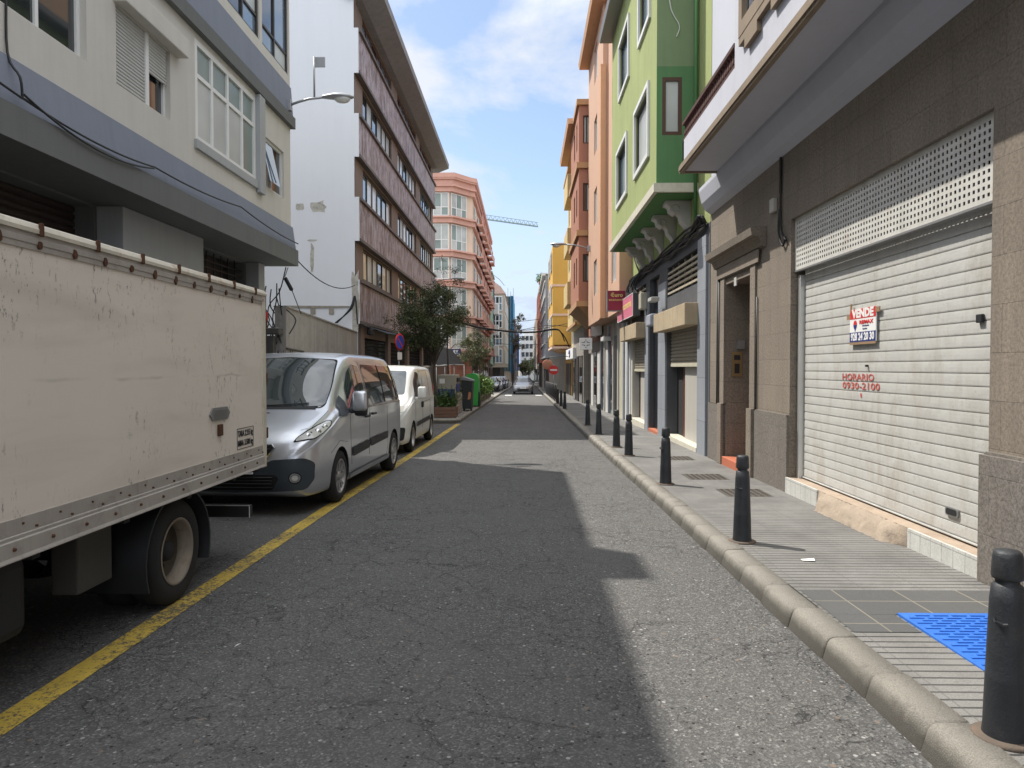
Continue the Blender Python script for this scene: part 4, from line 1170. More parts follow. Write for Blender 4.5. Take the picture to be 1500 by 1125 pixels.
xw = X1 + .16
cable('cable', 'black cables swagged along the blue band of the pale apartment block', [
    [*sag((xw, 5.5, 4.55), (xw, 7.1, 4.3), .02), *sag((xw, 7.15, 4.3), (xw, 9.6, 4.32), .07), *sag((xw, 9.65, 4.33), (xw, 12.6, 4.45), .05), *sag((xw, 12.65, 4.45), (xw, Y1e, 4.35), .05)],
    [*sag((xw + .01, 7.12, 4.34), (xw + .01, 9.62, 4.3), .16)],
    
    [(X1 + .02, 7.08, 6.8), (X1 + .02, 7.1, 5.5), (X1 + .03, 7.09, 4.75), (xw, 7.08, 4.5), (xw, 7.11, 4.3)]], .013)
# wiring and meter boxes at the block's end
xk, yk = -5.75, 15.75
rr = random.Random(11); loops = []
for k in range(9):
    z0 = 3.5 - rr.random() * .3; y0 = yk + rr.uniform(-.1, .2); x0 = xk + rr.uniform(-.1, .3)
    loops.append([(x0, y0, z0), (x0 + rr.uniform(-.1, .15), y0 + .05, z0 - .4), (x0 + rr.uniform(-.15, .2), y0 + rr.uniform(0, .2), z0 - .8), (x0 + rr.uniform(-.2, .1), y0, z0 - 1.1 - rr.random() * .3)])
loops.append([(-5.35, 15.9, 3.85), (-5.5, 15.9, 3.3), (-5.75, 15.9, 2.95), (-5.8, 15.9, 2.3)])
loops.append([(-5.5, 15.9, 3.0), (-5.3, 15.95, 2.85), (-5.15, 15.95, 2.65), (-5.3, 15.95, 2.35)])
cable('cable', 'tangle of black cables hanging under the end of the pale block beside the grey wall', loops, .014)
m = MB(); a, b = V((*fy(417, 406, 15.95)[:1], 15.95, fy(417, 406, 15.95)[1])), V((fy(428, 426, 15.95)[0], 15.95, fy(428, 426, 15.95)[1]))
c_ = V((fy(441, 460, 15.95)[0], 15.95, fy(441, 460, 15.95)[1])); m.tube([a, a.lerp(b, .08), a.lerp(b, .92), b], [.02, .045, .045, .02], 8); m.tube([b, c_], .01, 4); m.tube([V((-5.3, 15.9, 3.84)), a], .012, 4)
tag(m.build('cable_joint', CABLE), 'thick black cable joint hanging diagonally before the white end wall', 'cable joint')
m = MB(); m.bbox(-6.05, -5.55, 15.62, 15.8, 1.85, 2.3, .015)
for k in range(8): m.box(-6.0, -5.6, 15.612, 15.618, 1.9 + k * .05, 1.92 + k * .05)
m.bbox(-6.05, -5.4, 15.55, 15.85, 2.33, 2.47, .02); tag(m.build('meter_box', M('dark_meter_box', (.07, .065, .06), .7, .2)), 'dark louvred meter box under a ledge at the corner of the pale block', 'meter box')

# ---- low wall between the blocks ---------------------------------------------------
LWALL = M('grey_render_wall', (.29, .275, .25), .9, .16, 1.2, .3, 50, 0, .3, .6, .5, (.12, .11, .1))
XLW = -5.36; Y2n = YX(527, -5.3)
m = MB(); ya, yb = Y1e + .1, Y2n - .05
m.prism([(ya, g(ya) - .2), (yb, g(yb) - .2), (yb, 2.7), (ya, 2.95)], XLW - .25, XLW, 'x')
lw = empty('yard_wall', 'weathered grey rendered wall between the pale block and the white end wall', 'wall', (XLW, 19, 0)); m.build('wall', LWALL, lw)
m = MB(); rr = random.Random(4)
y_, z_ = YX(419, XLW), 2.0
m.tube([(XLW + .02, y_, 2.02), (XLW + .02, y_ + 1.2, 1.98)], .025, 5); m.tube([(XLW + .02, y_ + 1.2, 1.98), (XLW + .02, y_ + 1.25, 1.75)], .02, 5)
for k in range(9): yy = y_ - .6 + k * .12; m.tube([(XLW + .02, yy, 1.78), (XLW + .02, yy + .03 * rr.random(), 1.9 + .1 * rr.random())], .008, 4)
m.build('broken_edge', M('broken_edge', (.07, .06, .05), .9), lw)
m = MB(); 
for k in range(16): a = ya + (yb - ya) * k / 16; m.prism([(a + .01, 2.95 - .25 * (a - ya) / (yb - ya) + .002), (a + (yb - ya) / 16, 2.95 - .25 * (a + (yb - ya) / 16 - ya) / (yb - ya) + .002), (a + (yb - ya) / 16, 2.985 - .25 * (a + (yb - ya) / 16 - ya) / (yb - ya)), (a + .01, 2.985 - .25 * (a - ya) / (yb - ya))], XLW - .28, XLW + .03, 'x')
m.build('coping', LWALL, lw)

# ---- brown office block with white end wall -----------------------------------------
def m_marble():
    t = NT('brown_marble'); tc = t.n.new('ShaderNodeTexCoord'); sp = t.n.new('ShaderNodeSeparateXYZ'); t.L(tc.outputs['Object'], sp.inputs[0])
    cb = t.n.new('ShaderNodeCombineXYZ'); t.L(sp.outputs[2], cb.inputs[0]); t.L(sp.outputs[1], cb.inputs[1])
    br = t.n.new('ShaderNodeTexBrick'); t.L(cb.outputs[0], br.inputs['Vector']); br.inputs['Scale'].default_value = 1
    br.inputs['Brick Width'].default_value = .62; br.inputs['Row Height'].default_value = .3; br.inputs['Mortar Size'].default_value = .004
    br.inputs['Color1'].default_value = (.12, .08, .065, 1); br.inputs['Color2'].default_value = (.23, .165, .145, 1); br.inputs['Mortar'].default_value = (.04, .03, .03, 1)
    co = t.coords(); n = t.noise(t.coords((1, 3.4, 1.0)), 1.5, 8, .74, .9)
    c = t.mix(t.ramp(n, [(.44, 0), (.55, .8)]), br.outputs[0], (.44, .40, .45))  # lavender mottle: marble figure, with sky reflection put into the colour
    c = t.mix(t.ramp(t.noise(t.coords((1, 3, 1)), 2.6, 6, .8, 1), [(.52, 0), (.62, .6)]), c, (.09, .06, .055))
    t.L(c, t.b.inputs['Base Color']); t.b.inputs['Roughness'].default_value = .55; t.b.inputs['Specular IOR Level'].default_value = .3
    t.bump(br.outputs['Fac'], -.3, .01)
    return t.m


MARB = m_marble(); PIER = M('brown_pier', (.18, .135, .11), .7, .15, 2, .2, 50)
ENDW = M('white_render', (.68, .695, .725), .85, .03, .6, .2, 60, 0, .3, .05, .03, (.4, .38, .35))
LEDGE = M('dark_ledge', (.11, .09, .085), .6, .15)
X2 = -5.3; Y2e = YX(638, X2); XC = X2 - .14; g0 = g(30)
b2 = empty('office_building', 'long brown marble office block with white end wall and projecting roof', 'building', (X2 - 5, 32, g0))
zp = [(3.0, 4.42), (5.66, 7.06), (8.34, 9.72), (11.0, 12.42)]      # projecting marble bands
zw = [(4.55, 5.6), (7.2, 8.26), (9.86, 10.93), (12.5, 13.3)]       # windows between
m = MB(); hs = []
bays = [(Y2n + 1.2, Y2n + 6.4), (Y2n + 7.8, Y2n + 13.0), (Y2n + 14.3, Y2e - .7)]
for a, b in zw:
    for c_, d_ in bays: hs.append((c_, d_, a, b))
wallgrid(m, FL(XC, 0), Y2n + .06, Y2e, 2.6, 13.35, hs, .14)
m.build('pier_wall', PIER, b2)
m = MB(); prof = [XC]
m.quad((-17, Y2n, g0 - .5), (XC, Y2n, g0 - .5), (XC, Y2n, 13.6), (-17, Y2n, 13.6))
for a, b in zp: m.quad((XC, Y2n, a), (X2 + .0, Y2n, a), (X2, Y2n, b), (XC, Y2n, b)); m.box(XC, X2 + .0, Y2n + .002, Y2n + .055, a, b)
m.quad((XC, Y2n, g0 - .5), (X2 - .05, Y2n, g0 - .5), (X2 - .05, Y2n, 2.998), (XC, Y2n, 2.998))
m.quad((-17, Y2n, g0 - .5), (-17, Y2e, g0 - .5), (-17, Y2e, 13.6), (-17, Y2n, 13.6)); m.quad((-17, Y2e, g0 - .5), (XC, Y2e, g0 - .5), (XC, Y2e, 13.6), (-17, Y2e, 13.6))
m.box(-17, XC - .002, Y2n + .002, Y2n + .3, 13.3, 13.598)
m.build('end_wall', ENDW, b2)
for a, b in zp:
    m = MB(); m.box(XC + .001, X2, Y2n + .06, Y2e, a + .1, b - .1); sp_ = m.build('marble_panel', MARB, b2)
    m = MB(); m.box(XC, X2 + .08, Y2n + .058, Y2e + .05, b - .098, b); m.box(XC, X2 + .04, Y2n + .058, Y2e + .03, a, a + .098); m.build('ledge', LEDGE, sp_)
WBL = glass('white_blind', (.6, .62, .62), .3)
for k, (a, b) in enumerate(zw):
    for j, (c_, d_) in enumerate(bays):
        pm = [G_PALE, G_PALE, G_DARK, G_CREAM] if k == 0 else [WBL, WBL, G_PALE, G_DARK, G_BLUE] if k < 3 else [G_DARK, G_BLUE]
        window(b2, FL(XC, 0), c_, d_, a, b, .1, W_DARK if k != 3 else W_BROWN, pm, 6, 1, .07)
m = MB(); m.prism([(XC - .3, 13.36), (X2 + .1, 13.38), (X2 + .72, 13.62), (X2 + .74, 13.86), (XC - .3, 13.92)], Y2n - .12, Y2e + .9); m.box(-17, XC - .31, Y2n - .02, Y2e, 13.6, 13.8)
m.build('roof', M('roof_slab', (.24, .245, .26), .85, .12, 1.2, .3, 40, 0, .3, .5), b2)
# end wall scars
for (px, py, wd, hg) in ((440, 303, .16, .14), (466, 303, .26, .2), (457, 352, .16, .03), (457, 378, .06, .5), (520, 445, .13, 1.25)):
    x, z = fy(px, py, Y2n); x = min(x, XC - wd - .01) if px < 500 else X2 - .05 - wd * .6; m = MB(); P = []
    rr = random.Random(px); n = 16
    for k in range(n): t_ = 2 * PI * k / n; q = rr.uniform(.65, 1.1); P.append((x + wd * math.copysign(abs(math.cos(t_)) ** .5, math.cos(t_)) * q, z + hg * math.copysign(abs(math.sin(t_)) ** .5, math.sin(t_)) * q))
    m.prism(P, Y2n - .006, Y2n + .0); m.build('bare_patch', M('rubble', (.45, .43, .38), .9, .4, 9, .8, 30, 0, .3, 0, .7, (.12, .1, .08)), b2)
m = MB(); x0, z0 = fy(415, 449, Y2n); x1, z1 = fy(512, 449, Y2n); m.prism([(x0 - .3, z0 - .02), (x0 + .9, z0 - .05), (x1, z0 - .03), (x1, z0 + .015), (x0 + 1.2, z0 + .02), (x0, z0 + .03)], Y2n - .03, Y2n)
for px in (459, 486): x, z = fy(px, 455, Y2n); m.box(x - .09, x + .07, Y2n - .02, Y2n - .001, z - .12, z + .06)
m.build('ledge_scar', M('scar', (.3, .27, .22), .9, .4, 9, .6, 30), b2)
# ground floor: marble fascia over grilles
m = MB(); m.box(XC - .02, X2 - .03, Y2n + .06, Y2e, g0 - .4, g0 + .35); 
yg = Y2n + .4
while yg < Y2e: m.box(XC - .02, X2 - .04, yg, min(yg + .5, Y2e), g0 + .35, 2.999); yg += 4.6
m.build('shopfront_pier', PIER, b2)
m = MB(); m.box(XC - .3, XC - .2, Y2n + .06, Y2e, g0, 2.99); m.build('shopfront', G_DARK, b2)
m = MB()
for k in range(8): m.box(XC - .14, XC - .12, Y2n + .9, Y2e, 1.75 + k * .15, 1.78 + k * .15)
k = Y2n + 1
while k < Y2e: m.box(XC - .118, XC - .1, k, k + .02, 1.7, 2.99); k += .18
m.build('grille', W_DARK, b2)
m = MB(); k = Y2n + 1
while k < Y2e - .3: m.bbox(XC - .19, XC - .1, k, k + .05, g0 + .3, 1.68, .005); k += .75
m.box(XC - .18, XC - .1, Y2n + .9, Y2e, 1.6, 1.69); m.build('shopfront_frame', W_WHITE, b2)
m = MB()
for k in range(3): m.tube([(X2 + .05 + .03 * k, *q) for q in [(Y2n + .1, 2.95), (Y2n + 4, 2.93 - .03 * k), (Y2n + 8, 2.97), (Y2n + 13, 2.92), (Y2e, 2.95)]], .03, 5)
m.bbox(X2 + .02, X2 + .2, Y2n + .9, Y2n + 1.25, 2.68, 2.9, .04)
tag(m.build('cable', CABLE), 'black cable bundle and junction box running under the lowest marble band', 'cable')
ax, az = fy(521, 422, Y2n - .08); bx, bz = fy(494, 473, Y2n - .08)
cable('cable', 'thick black cables curving down the white end wall onto the yard wall', [[(ax + .05, Y2n - .06, 2.98), (ax - .02, Y2n - .08, az - .25), ((ax + bx) / 2 + .12 + d_, Y2n - .1, (az + bz) / 2 - .1), (bx - d_, Y2n - .1, bz)] for d_ in (0, .03, .06)], .022)
ax, az = fy(429, 372, Y1e); bx, bz = fy(520, 418, Y2n)
cable('cable', 'single thin cable sagging from the pale block to the brown block', [sag((X1, Y1e + .1, az), (bx, Y2n - .03, bz), .35)], .014)

# ---- street lamps -------------------------------------------------------------------
LAMPG = plain('lamp_grey', (.33, .34, .35), .45, .6)
LAMPL = glass('lamp_bowl', (.5, .5, .47), .15)


def lamp(label, O, dx, L=1.3, head=.75, group='street lamps on wall brackets'):
    r = empty('street_lamp', label, 'street lamp', O, 0, group)
    m = MB(); m.tube([(0, 0, 0), (dx * L * .3, 0, .08), (dx * L * .6, 0, .14), (dx * L, 0, .17)], .028, 8); m.bbox(-.06, .06, -.06, .06, -.12, .12, .01); m.build('arm', LAMPG, r, local=True)
    m = MB(); x0 = dx * L; hh = head
    ctr = [(0, .05, .05), (.12, .09, .06), (.35, .14, .08), (.6, .15, .085), (.85, .11, .07), (1, .03, .03)]
    vs = []; n = 14
    for t_, w_, h_ in ctr:
        for k in range(n):
            a = 2 * PI * k / n; zz = math.sin(a); vs.append((x0 + dx * hh * t_, w_ * math.cos(a), .17 + (zz * h_ if zz > 0 else zz * h_ * .45) - .0 * t_))
    m.smooth = True; m.add(vs, [(i * n + k, i * n + (k + 1) % n, (i + 1) * n + (k + 1) % n, (i + 1) * n + k) for i in range(len(ctr) - 1) for k in range(n)])
    m.add(vs[-n:], [list(range(n))]); m.build('lamp_head', LAMPG, r, local=True)
    bm = bmesh.new(); bmesh.ops.create_uvsphere(bm, u_segments=14, v_segments=8, radius=1)
    m = MB(); m.smooth = True; m.frombm(bm, Matrix.Translation((x0 + dx * hh * .62, 0, .14)) @ Matrix.Diagonal((hh * .27, .11, .1, 1))); bm.free(); m.build('lamp_glass', LAMPL, r, local=True)
    return r


lx, lz = fy(427, 149, Y1e - .2)
lp = lamp('grey wall lamp with an upright flag plate on the corner of the pale block', (X1 + .06, Y1e - .25, lz - .1), 1, .75, .68)
m = MB(); m.tube([(.56, 0, .14), (.56, 0, 1.05)], .022, 6); m.bbox(.575, .80, -.012, .012, .82, 1.04, .005); m.build('flag_plate', LAMPG, lp, local=True)
lx, lz = fy(652, 409, Y2e - 1)
lamp('small wall lamp behind the dark tree at the far end of the brown block', (X2 + .1, Y2e - 1, lz - .15), 1, 1.0, .8)

# ---- salmon corner building -----------------------------------------------------------
SALM = M('salmon_render', (.58, .33, .26), .85, .1, 1, .2, 30); PEAC = M('peach_render', (.66, .5, .38), .85, .1, 1, .2, 30); BRK = m_blocks('red_brick', (.33, .12, .075), .5, .14, 'yz', (.3, .2, .15), .012, .85, .3, 40)
X3 = -5.0; Y3 = 66.0; Y3e = 101.0; z3 = g(70)
b3 = empty('corner_building', 'salmon and peach corner building with rounded glazed bays and red cornices', 'building', (X3 - 4, 80, z3))
lev = [ZX(697, y, X3) if False else 1.6 + (538 - y) * .0635 for y in (520, 470, 418, 375, 326, 281)]
top = 1.6 + (538 - 262) * .0635
foot = [(-14, Y3 + .8), (-9.2, Y3), (-6.9, Y3), (-5.5, Y3 + 1.8), (X3, Y3 + 2.2), (X3, Y3e), (-14, Y3e)]
m = MB(); m.prism(foot, lev[0], top, 'z'); m.build('wall', PEAC, b3)
m = MB(); m.prism([(-14, Y3 + 1.2), (-8.8, Y3 + .5), (-6.9, Y3 + .5), (-5.6, Y3 + 2.3), (X3 - .1, Y3 + 2.6), (X3 - .1, Y3e - .1), (-14, Y3e - .1)], z3 - .5, lev[0], 'z'); m.build('ground_floor_wall', BRK, b3)


def off(P, d):
    c = V((-10, 85)); return [(x + (d if x > -13 else 0), y - (d if y < Y3e - 1 else 0)) for x, y in P]


for z in lev + [top - .55]:
    m = MB(); m.prism(off(foot, .28), z - .1, z + .35, 'z'); m.prism(off(foot, .45), z + .35, z + .5, 'z'); m.build('cornice', SALM, b3)
m = MB(); m.prism(off(foot, .5), top - .05, top + .35, 'z'); m.build('cornice', SALM, b3)
for i in range(len(lev) - 1):
    a, b = lev[i] + .55, lev[i + 1] - .15
    for (p, q, nc) in (((-9.2, Y3), (-6.9, Y3), 3), ((-6.9, Y3), (-5.5, Y3 + 1.8), 3)):
        U = V((q[0] - p[0], q[1] - p[1], 0)); L_ = U.length; U.normalize(); N_ = V((U.y, -U.x, 0))
        window(b3, (V((*p, 0)), U, N_), .08, L_ - .08, a, b, -.05, W_WHITE, [G_PALE, G_GREEN, G_PALE], nc, 1, .1, [a + (b - a) * .38], name='glazed_bay')
    for k in range(6):
        y0 = Y3 + 4.5 + k * 5
        window(b3, FL(X3, 0), y0, y0 + 1.6, a, b - .3, -.06, W_WHITE, [G_DARK, G_PALE], 2, 1, .12)
        m = MB(); fbox(m, FL(X3, 0), y0 - .7, y0 + 2.3, a - .2, a - .02, .01, .95); fbox(m, FL(X3, 0), y0 - .7, y0 + 2.3, a + .75, a + .83, .85, .93)
        for j in range(11): fbox(m, FL(X3, 0), y0 - .7 + j * .29, y0 - .65 + j * .29, a - .02, a + .75, .87, .92)
        m.build('balcony', SALM, b3)
for k in range(8):
    m = MB(); fbox(m, FL(X3 - .1, 0), Y3 + 3.4 + k * 3.9, Y3 + 5.4 + k * 3.9, z3 + .2, z3 + 2.9, .0, .06); m.build('shop_window', G_DARK, b3)
m = MB(); fbox(m, FC(Y3 + .5, 0), -8.6, -7.1, z3, z3 + 2.6, .0, .06); m.build('door', W_BROWN, b3)
NAVY = plain('navy_board', (.012, .016, .06), .4)
x0, z0 = fy(660, 521, 62.0); x1, z1 = fy(675, 511, 62.0)
m = MB(); m.bbox(x0 - .5, x1, 61.95, 62.1, z0, z1, .01); sg = tag(m.build('shop_sign', NAVY), 'dark navy board with pale letters above the salmon corner shop', 'sign')
text('al RY', .5, PLATE, sg, ((x0 - .3 + x1) / 2, 61.94, (z0 + z1) / 2), (1, 0, 0), (0, 0, 1), sx=.7)
m = MB(); m.tube([(x0, 62.05, z1), (x0, Y3 + .6, z1 + .6)], .04, 5); m.tube([(x1 - .1, 62.05, z1), (x1 - .1, Y3 + .9, z1 + .6)], .04, 5); m.build('bracket', W_DARK, sg)
# cafe awning on the near side of the cross street
aw = empty('cafe_awning', 'black fabric cafe awning with pale frame beyond the dark tree', 'awning', (-6.6, 47, g(47)))
m = MB(); A = [fy(632, 505, 46), fy(647, 508, 46), fy(664, 534, 44), fy(634, 536, 44)]
m.quad((A[0][0], 47.5, A[0][1]), (A[1][0], 47.5, A[1][1]), (A[2][0], 45, A[2][1]), (A[3][0], 45, A[3][1])); m.quad((A[1][0], 47.5, A[1][1]), (A[1][0], 52, A[1][1]), (A[2][0], 52, A[2][1]), (A[2][0], 45, A[2][1]))
m.build('canopy', plain('black_canvas', (.012, .012, .013), .95, 0, .1), aw)
m = MB()
for x in (A[3][0] + .1, (A[2][0] + A[3][0]) / 2, A[2][0] - .05): m.tube([(x, 45.05, g(45) + .13), (x, 45.05, A[2][1])], .03, 6)
m.tube([(A[3][0], 45, A[3][1]), (A[2][0], 45, A[2][1]), (A[2][0], 52, A[2][1])], .035, 6); m.tube([(A[2][0], 52, A[2][1]), (A[2][0], 52, g(50))], .03, 6); m.build('frame', W_GREY, aw)

# ---- the row beyond -------------------------------------------------------------------
def far_block(name, label, cat, side, Xf, y0, y1, top, mat, wins=None, zb=None, cols=5, floors=4, fm=None, pm=None, shop=None, ledge=None, gh_=3.2, facew=True, depth=9, wfrac=.45):
    z0 = g((y0 + y1) / 2); r = empty(name, label, cat, (Xf + side * depth / 2, (y0 + y1) / 2, z0))
    Fm = FL(Xf, 0) if side < 0 else FR(Xf, 0); xb = Xf + side * depth
    m = MB(); H = []; zs0 = z0 + gh_; fh = (top - .6 - zs0) / floors; cw = (y1 - y0) / cols
    for f in range(floors):
        for c in range(cols): u = y0 + cw * (c + .5 - wfrac / 2); H.append((u, u + cw * wfrac, zs0 + fh * f + .75, zs0 + fh * (f + .93) - .15))
    wallgrid(m, Fm, y0, y1, zs0, top, H, .15)
    xa, xc = sorted((Xf, xb)); shell(m, xa, xc, y0, y1, zs0, top, 'E' if side < 0 else 'W')
    m.build('wall', mat, r)
    m = MB(); xi = Xf + side * .35; xa, xc = sorted((xi, xb)); m.box(xa, xc, y0, y1, z0 - .4, zs0 - .004); m.build('ground_floor_wall', shop or CONC, r)
    for (a, b, c, d) in H: window(r, Fm, a, b, c, d, .1, fm or W_WHITE, pm or [G_DARK, G_BLUE, G_PALE], 2, 1, .07)
    for c in range(cols):
        m = MB(); u = y0 + cw * c + .15 * cw; Fg = FL(xi, 0) if side < 0 else FR(xi, 0); fbox(m, Fg, u, u + cw * .7, z0 + .15, z0 + 2.7, .001, .05); m.build('shopfront', random.Random(int(u)).choice([G_DARK, W_BROWN, W_GREY, W_DARK]), r)
    if ledge:
        m = MB()
        for f in range(floors + 1): m = MB(); fbox(m, Fm, y0, y1, zs0 + fh * f - .08 + (.1 if f == 0 else 0), zs0 + fh * f + .08 + (.1 if f == 0 else 0), .002, .1); m.build('ledge', ledge, r)
        m = MB(); fbox(m, Fm, y0, y1, top - .1, top + .12, -.2, .3); m.build('ledge', ledge, r)
    return r


GRN = M('pale_green_render', (.26, .38, .28), .85, .1); BLKR = M('black_render', (.035, .038, .045), .7); WHR = M('white_far_render', (.62, .62, .6), .85, .08); BEIGE = M('beige_render', (.42, .36, .29), .85, .1)
far_block('terraced_house', 'pale green narrow house beyond the salmon corner building', 'house', -1, -4.85, 101.5, 110, 15.2, GRN, cols=3, floors=4, ledge=GRN)
lb = far_block('terraced_house', 'black and white narrow house beside the pale green one', 'house', -1, -4.9, 110.2, 117, 14.4, BLKR, cols=2, floors=4)
for k in range(3): m = MB(); m.bbox(-4.88, -4.1, 112, 116, 3.4 + k * 3.3, 5.0 + k * 3.3, .03); m.build('balcony', WHR, lb)
x6, _ = fy(723, 500, 122); x6b, _ = fy(739, 500, 122)
b6 = empty('glazed_building', 'beige building with tall white framed glazed bay and sloping pinkish roof', 'building', (-7, 130, g(122)))
m = MB(); m.box(-13, x6b, 122, 150, g(122) + 3, 14.2); m.build('wall', BEIGE, b6)
m = MB(); m.box(-13, x6b - .8, 122.6, 149.5, g(122) - .4, g(122) + 2.996); m.build('ground_floor_wall', W_DARK, b6)
for k in range(4): window(b6, FC(122, 0), x6 - .2, x6b - .35, 2.3 + k * 3.0, 4.8 + k * 3.0, -.05, W_WHITE, [G_DARK, G_BLUE], 3, 2, .14, name='glazed_bay')
for k in range(4):
    for j in range(5): window(b6, FL(x6b, 0), 124 + j * 5, 126.5 + j * 5, 2.3 + k * 3.0, 4.6 + k * 3.0, -.05, W_WHITE, [G_DARK, G_PALE], 2, 1, .12)
m = MB(); m.prism([(-13, 14.2), (x6b + .2, 14.2), (x6b - .6, 15.4), (-6.4, 17.2), (-13, 17.2)], 121.8, 150); m.build('roof', M('pink_roof', (.52, .36, .3), .8), b6)
m = MB(); m.tube([(-6.6, 122, 17.2), (-6.2, 122, 18.1), (-4.2, 122, 16.6), (-3.4, 122, 15.6)], .05, 5); m.tube([(-6.2, 122, 18.1), (-6.2, 148, 18.1)], .04, 4); m.build('railing', W_GREY, b6)
x7, z7 = fy(740, 434, 160); x7b, _ = fy(752, 434, 160)
b7 = empty('scaffolded_building', 'narrow building wrapped in blue scaffold netting behind the glazed bay', 'building', (-6, 165, g(160)))
NETD = plain('dark_netting', (.03, .07, .09), .9); NETB = M('blue_netting', (.03, .26, .46), .8, .2, 2, .3, 20, 0, .3, .4)
m = MB(); m.box(-13, x7b - .5, 160.4, 185, g(160) - .4, z7 - .2); m.build('wall', BEIGE, b7)
m = MB(); xm = x7 + (x7b - x7) * .62; m.box(x7 - .5, xm, 160.1, 160.35, g(160) + 2.6, z7); m.build('netting', NETD, b7)
m = MB(); n = 16
P = [(xm + (x7b - xm) * k / n, 160.0 + .12 * math.sin(k * 2.1)) for k in range(n + 1)] + [(x7b + .05 * math.sin(k), 160 + 24 * k / n) for k in range(1, n + 1)]
m.strip(P, g(160) + 2.2, z7 + .1, 'z'); m.build('netting', NETB, b7)
m = MB()
for k in range(4): m.tube([(x7 + k * (x7b - x7) / 3, 159.9, g(160)), (x7 + k * (x7b - x7) / 3, 159.9, z7 + 1 + (k % 2) * .8)], .05, 5)
m.build('scaffold_poles', W_GREY, b7)
far_block('terraced_house', 'red and cream house far down the left side past the netting', 'house', -1, -2.35, 186, 215, 14, M('brick_far', (.32, .15, .11), .85), cols=6, floors=4)
far_block('terraced_house', 'blue house far down the left side, last before the trees', 'house', -1, -1.7, 216, 240, 12, M('blue_far', (.08, .13, .26), .85), cols=5, floors=3)

# ---- crane ------------------------------------------------------------------------------
YC = 300; cr = empty('tower_crane', 'pale blue grey tower crane whose lattice jib reaches over the street', 'crane', (-22, YC, g(YC)))
CRM = plain('crane_paint', (.2, .28, .3), .6)
x0, z0 = fy(700, 319, YC); x1, z1 = fy(788, 330, YC); m = MB()
xt = fy(668, 318, YC)[0]; zt0 = z0 + (z1 - z0) * (xt - x0) / (x1 - x0); xc = xt - 12; zc = zt0 + 1.2
def lattice(a, b, w_, n, r=.12, tri=True):
    a, b = V(a), V(b)
    for s_ in (-w_ / 2, w_ / 2): m.tube([a + V((0, s_, 0)), b + V((0, s_, 0))], r * 1.5, 4)
    upv = V((0, 0, w_ * 1.15)); m.tube([a + upv, b + upv * .85], r, 4)
    for k in range(n):
        p, q, md = a.lerp(b, k / n), a.lerp(b, (k + 1) / n), a.lerp(b, (k + .5) / n) + upv * (1 - .15 * k / n)
        for s_ in (-w_ / 2, w_ / 2): m.tube([p + V((0, s_, 0)), md, q + V((0, s_, 0))], r * .8, 4)
lattice((xt, YC, zt0), (x1, YC, z1 - .5), 1.7, 20); m.build('jib', CRM, cr)
m = MB(); lattice((xc, YC, zc), (xt, YC, zt0), 1.7, 7); m.bbox(xc - .5, xc + 2.5, YC - 1, YC + 1, zc - 3, zc, .1); m.build('counter_jib', CRM, cr)
m = MB(); xm = xt - 1
for a in (-.9, .9):
    for b in (-.9, .9): m.tube([(xm + a, YC + b, g(YC)), (xm + a, YC + b, zt0 + 1)], .16, 4)
for k in range(34):
    z = g(YC) + k * (zt0 - g(YC)) / 34; z2 = z + (zt0 - g(YC)) / 34; s_ = 1 if k % 2 else -1
    for b in (-.9, .9): m.tube([(xm - .9 * s_, YC + b, z), (xm + .9 * s_, YC + b, z2)], .09, 4)
m.build('mast', CRM, cr)
# ================================================================== right side of the street
XR = 3.32
STONE = m_blocks('brown_stone', (.215, .18, .142), .62, .34, 'yz', (.10, .08, .06), .0035, .88, .18, 38, .5, .42, .6, .4)
GRAN = m_blocks('speckled_granite', (.165, .147, .127), .7, .42, 'yz', (.08, .07, .06), .004, .85, .1, 48, .5, .6, .7, .3)
LILAC = M('lilac_paint', (.50, .51, .565), .8, .06, .9, .2, 60, 0, .3, .12)
TRIM = M('brown_trim', (.25, .195, .14), .8, .15, 2, .25, 60, 0, .3, .4)
def m_shut():
    t = NT('roller_shutter'); co = t.coords(); n = t.noise(co, 1.1, 6, .65)
    c = t.mix(n, (.40, .395, .365), (.54, .54, .52))
    st = t.noise(t.coords((1, 2.6, .7)), 1.5, 7, .72, .5); c = t.mix(t.math('MULTIPLY', t.ramp(st, [(.5, 0), (.66, 1)]), .5), c, (.33, .29, .23))
    fl = t.noise(t.coords((1, 9, 9)), 3.2, 8, .82); c = t.mix(t.math('MULTIPLY', t.ramp(fl, [(.56, 0), (.64, 1)]), t.math('MULTIPLY', t.ramp(t.noise(co, .9, 3), [(.4, .15), (.6, 1)]), .55)), c, (.2, .17, .13))
    sp = t.noise(co, 190, 3, .8); c = t.mix(t.ramp(sp, [(.55, 0), (.68, .45)]), c, (.25, .23, .2))
    t.L(c, t.b.inputs['Base Color']); t.b.inputs['Roughness'].default_value = .7; t.b.inputs['Specular IOR Level'].default_value = .3
    t.bump(t.math('ADD', t.math('MULTIPLY', t.noise(co, 2.2, 3), 2.5), t.math('MULTIPLY', fl, .3)), .35, .02); return t.m


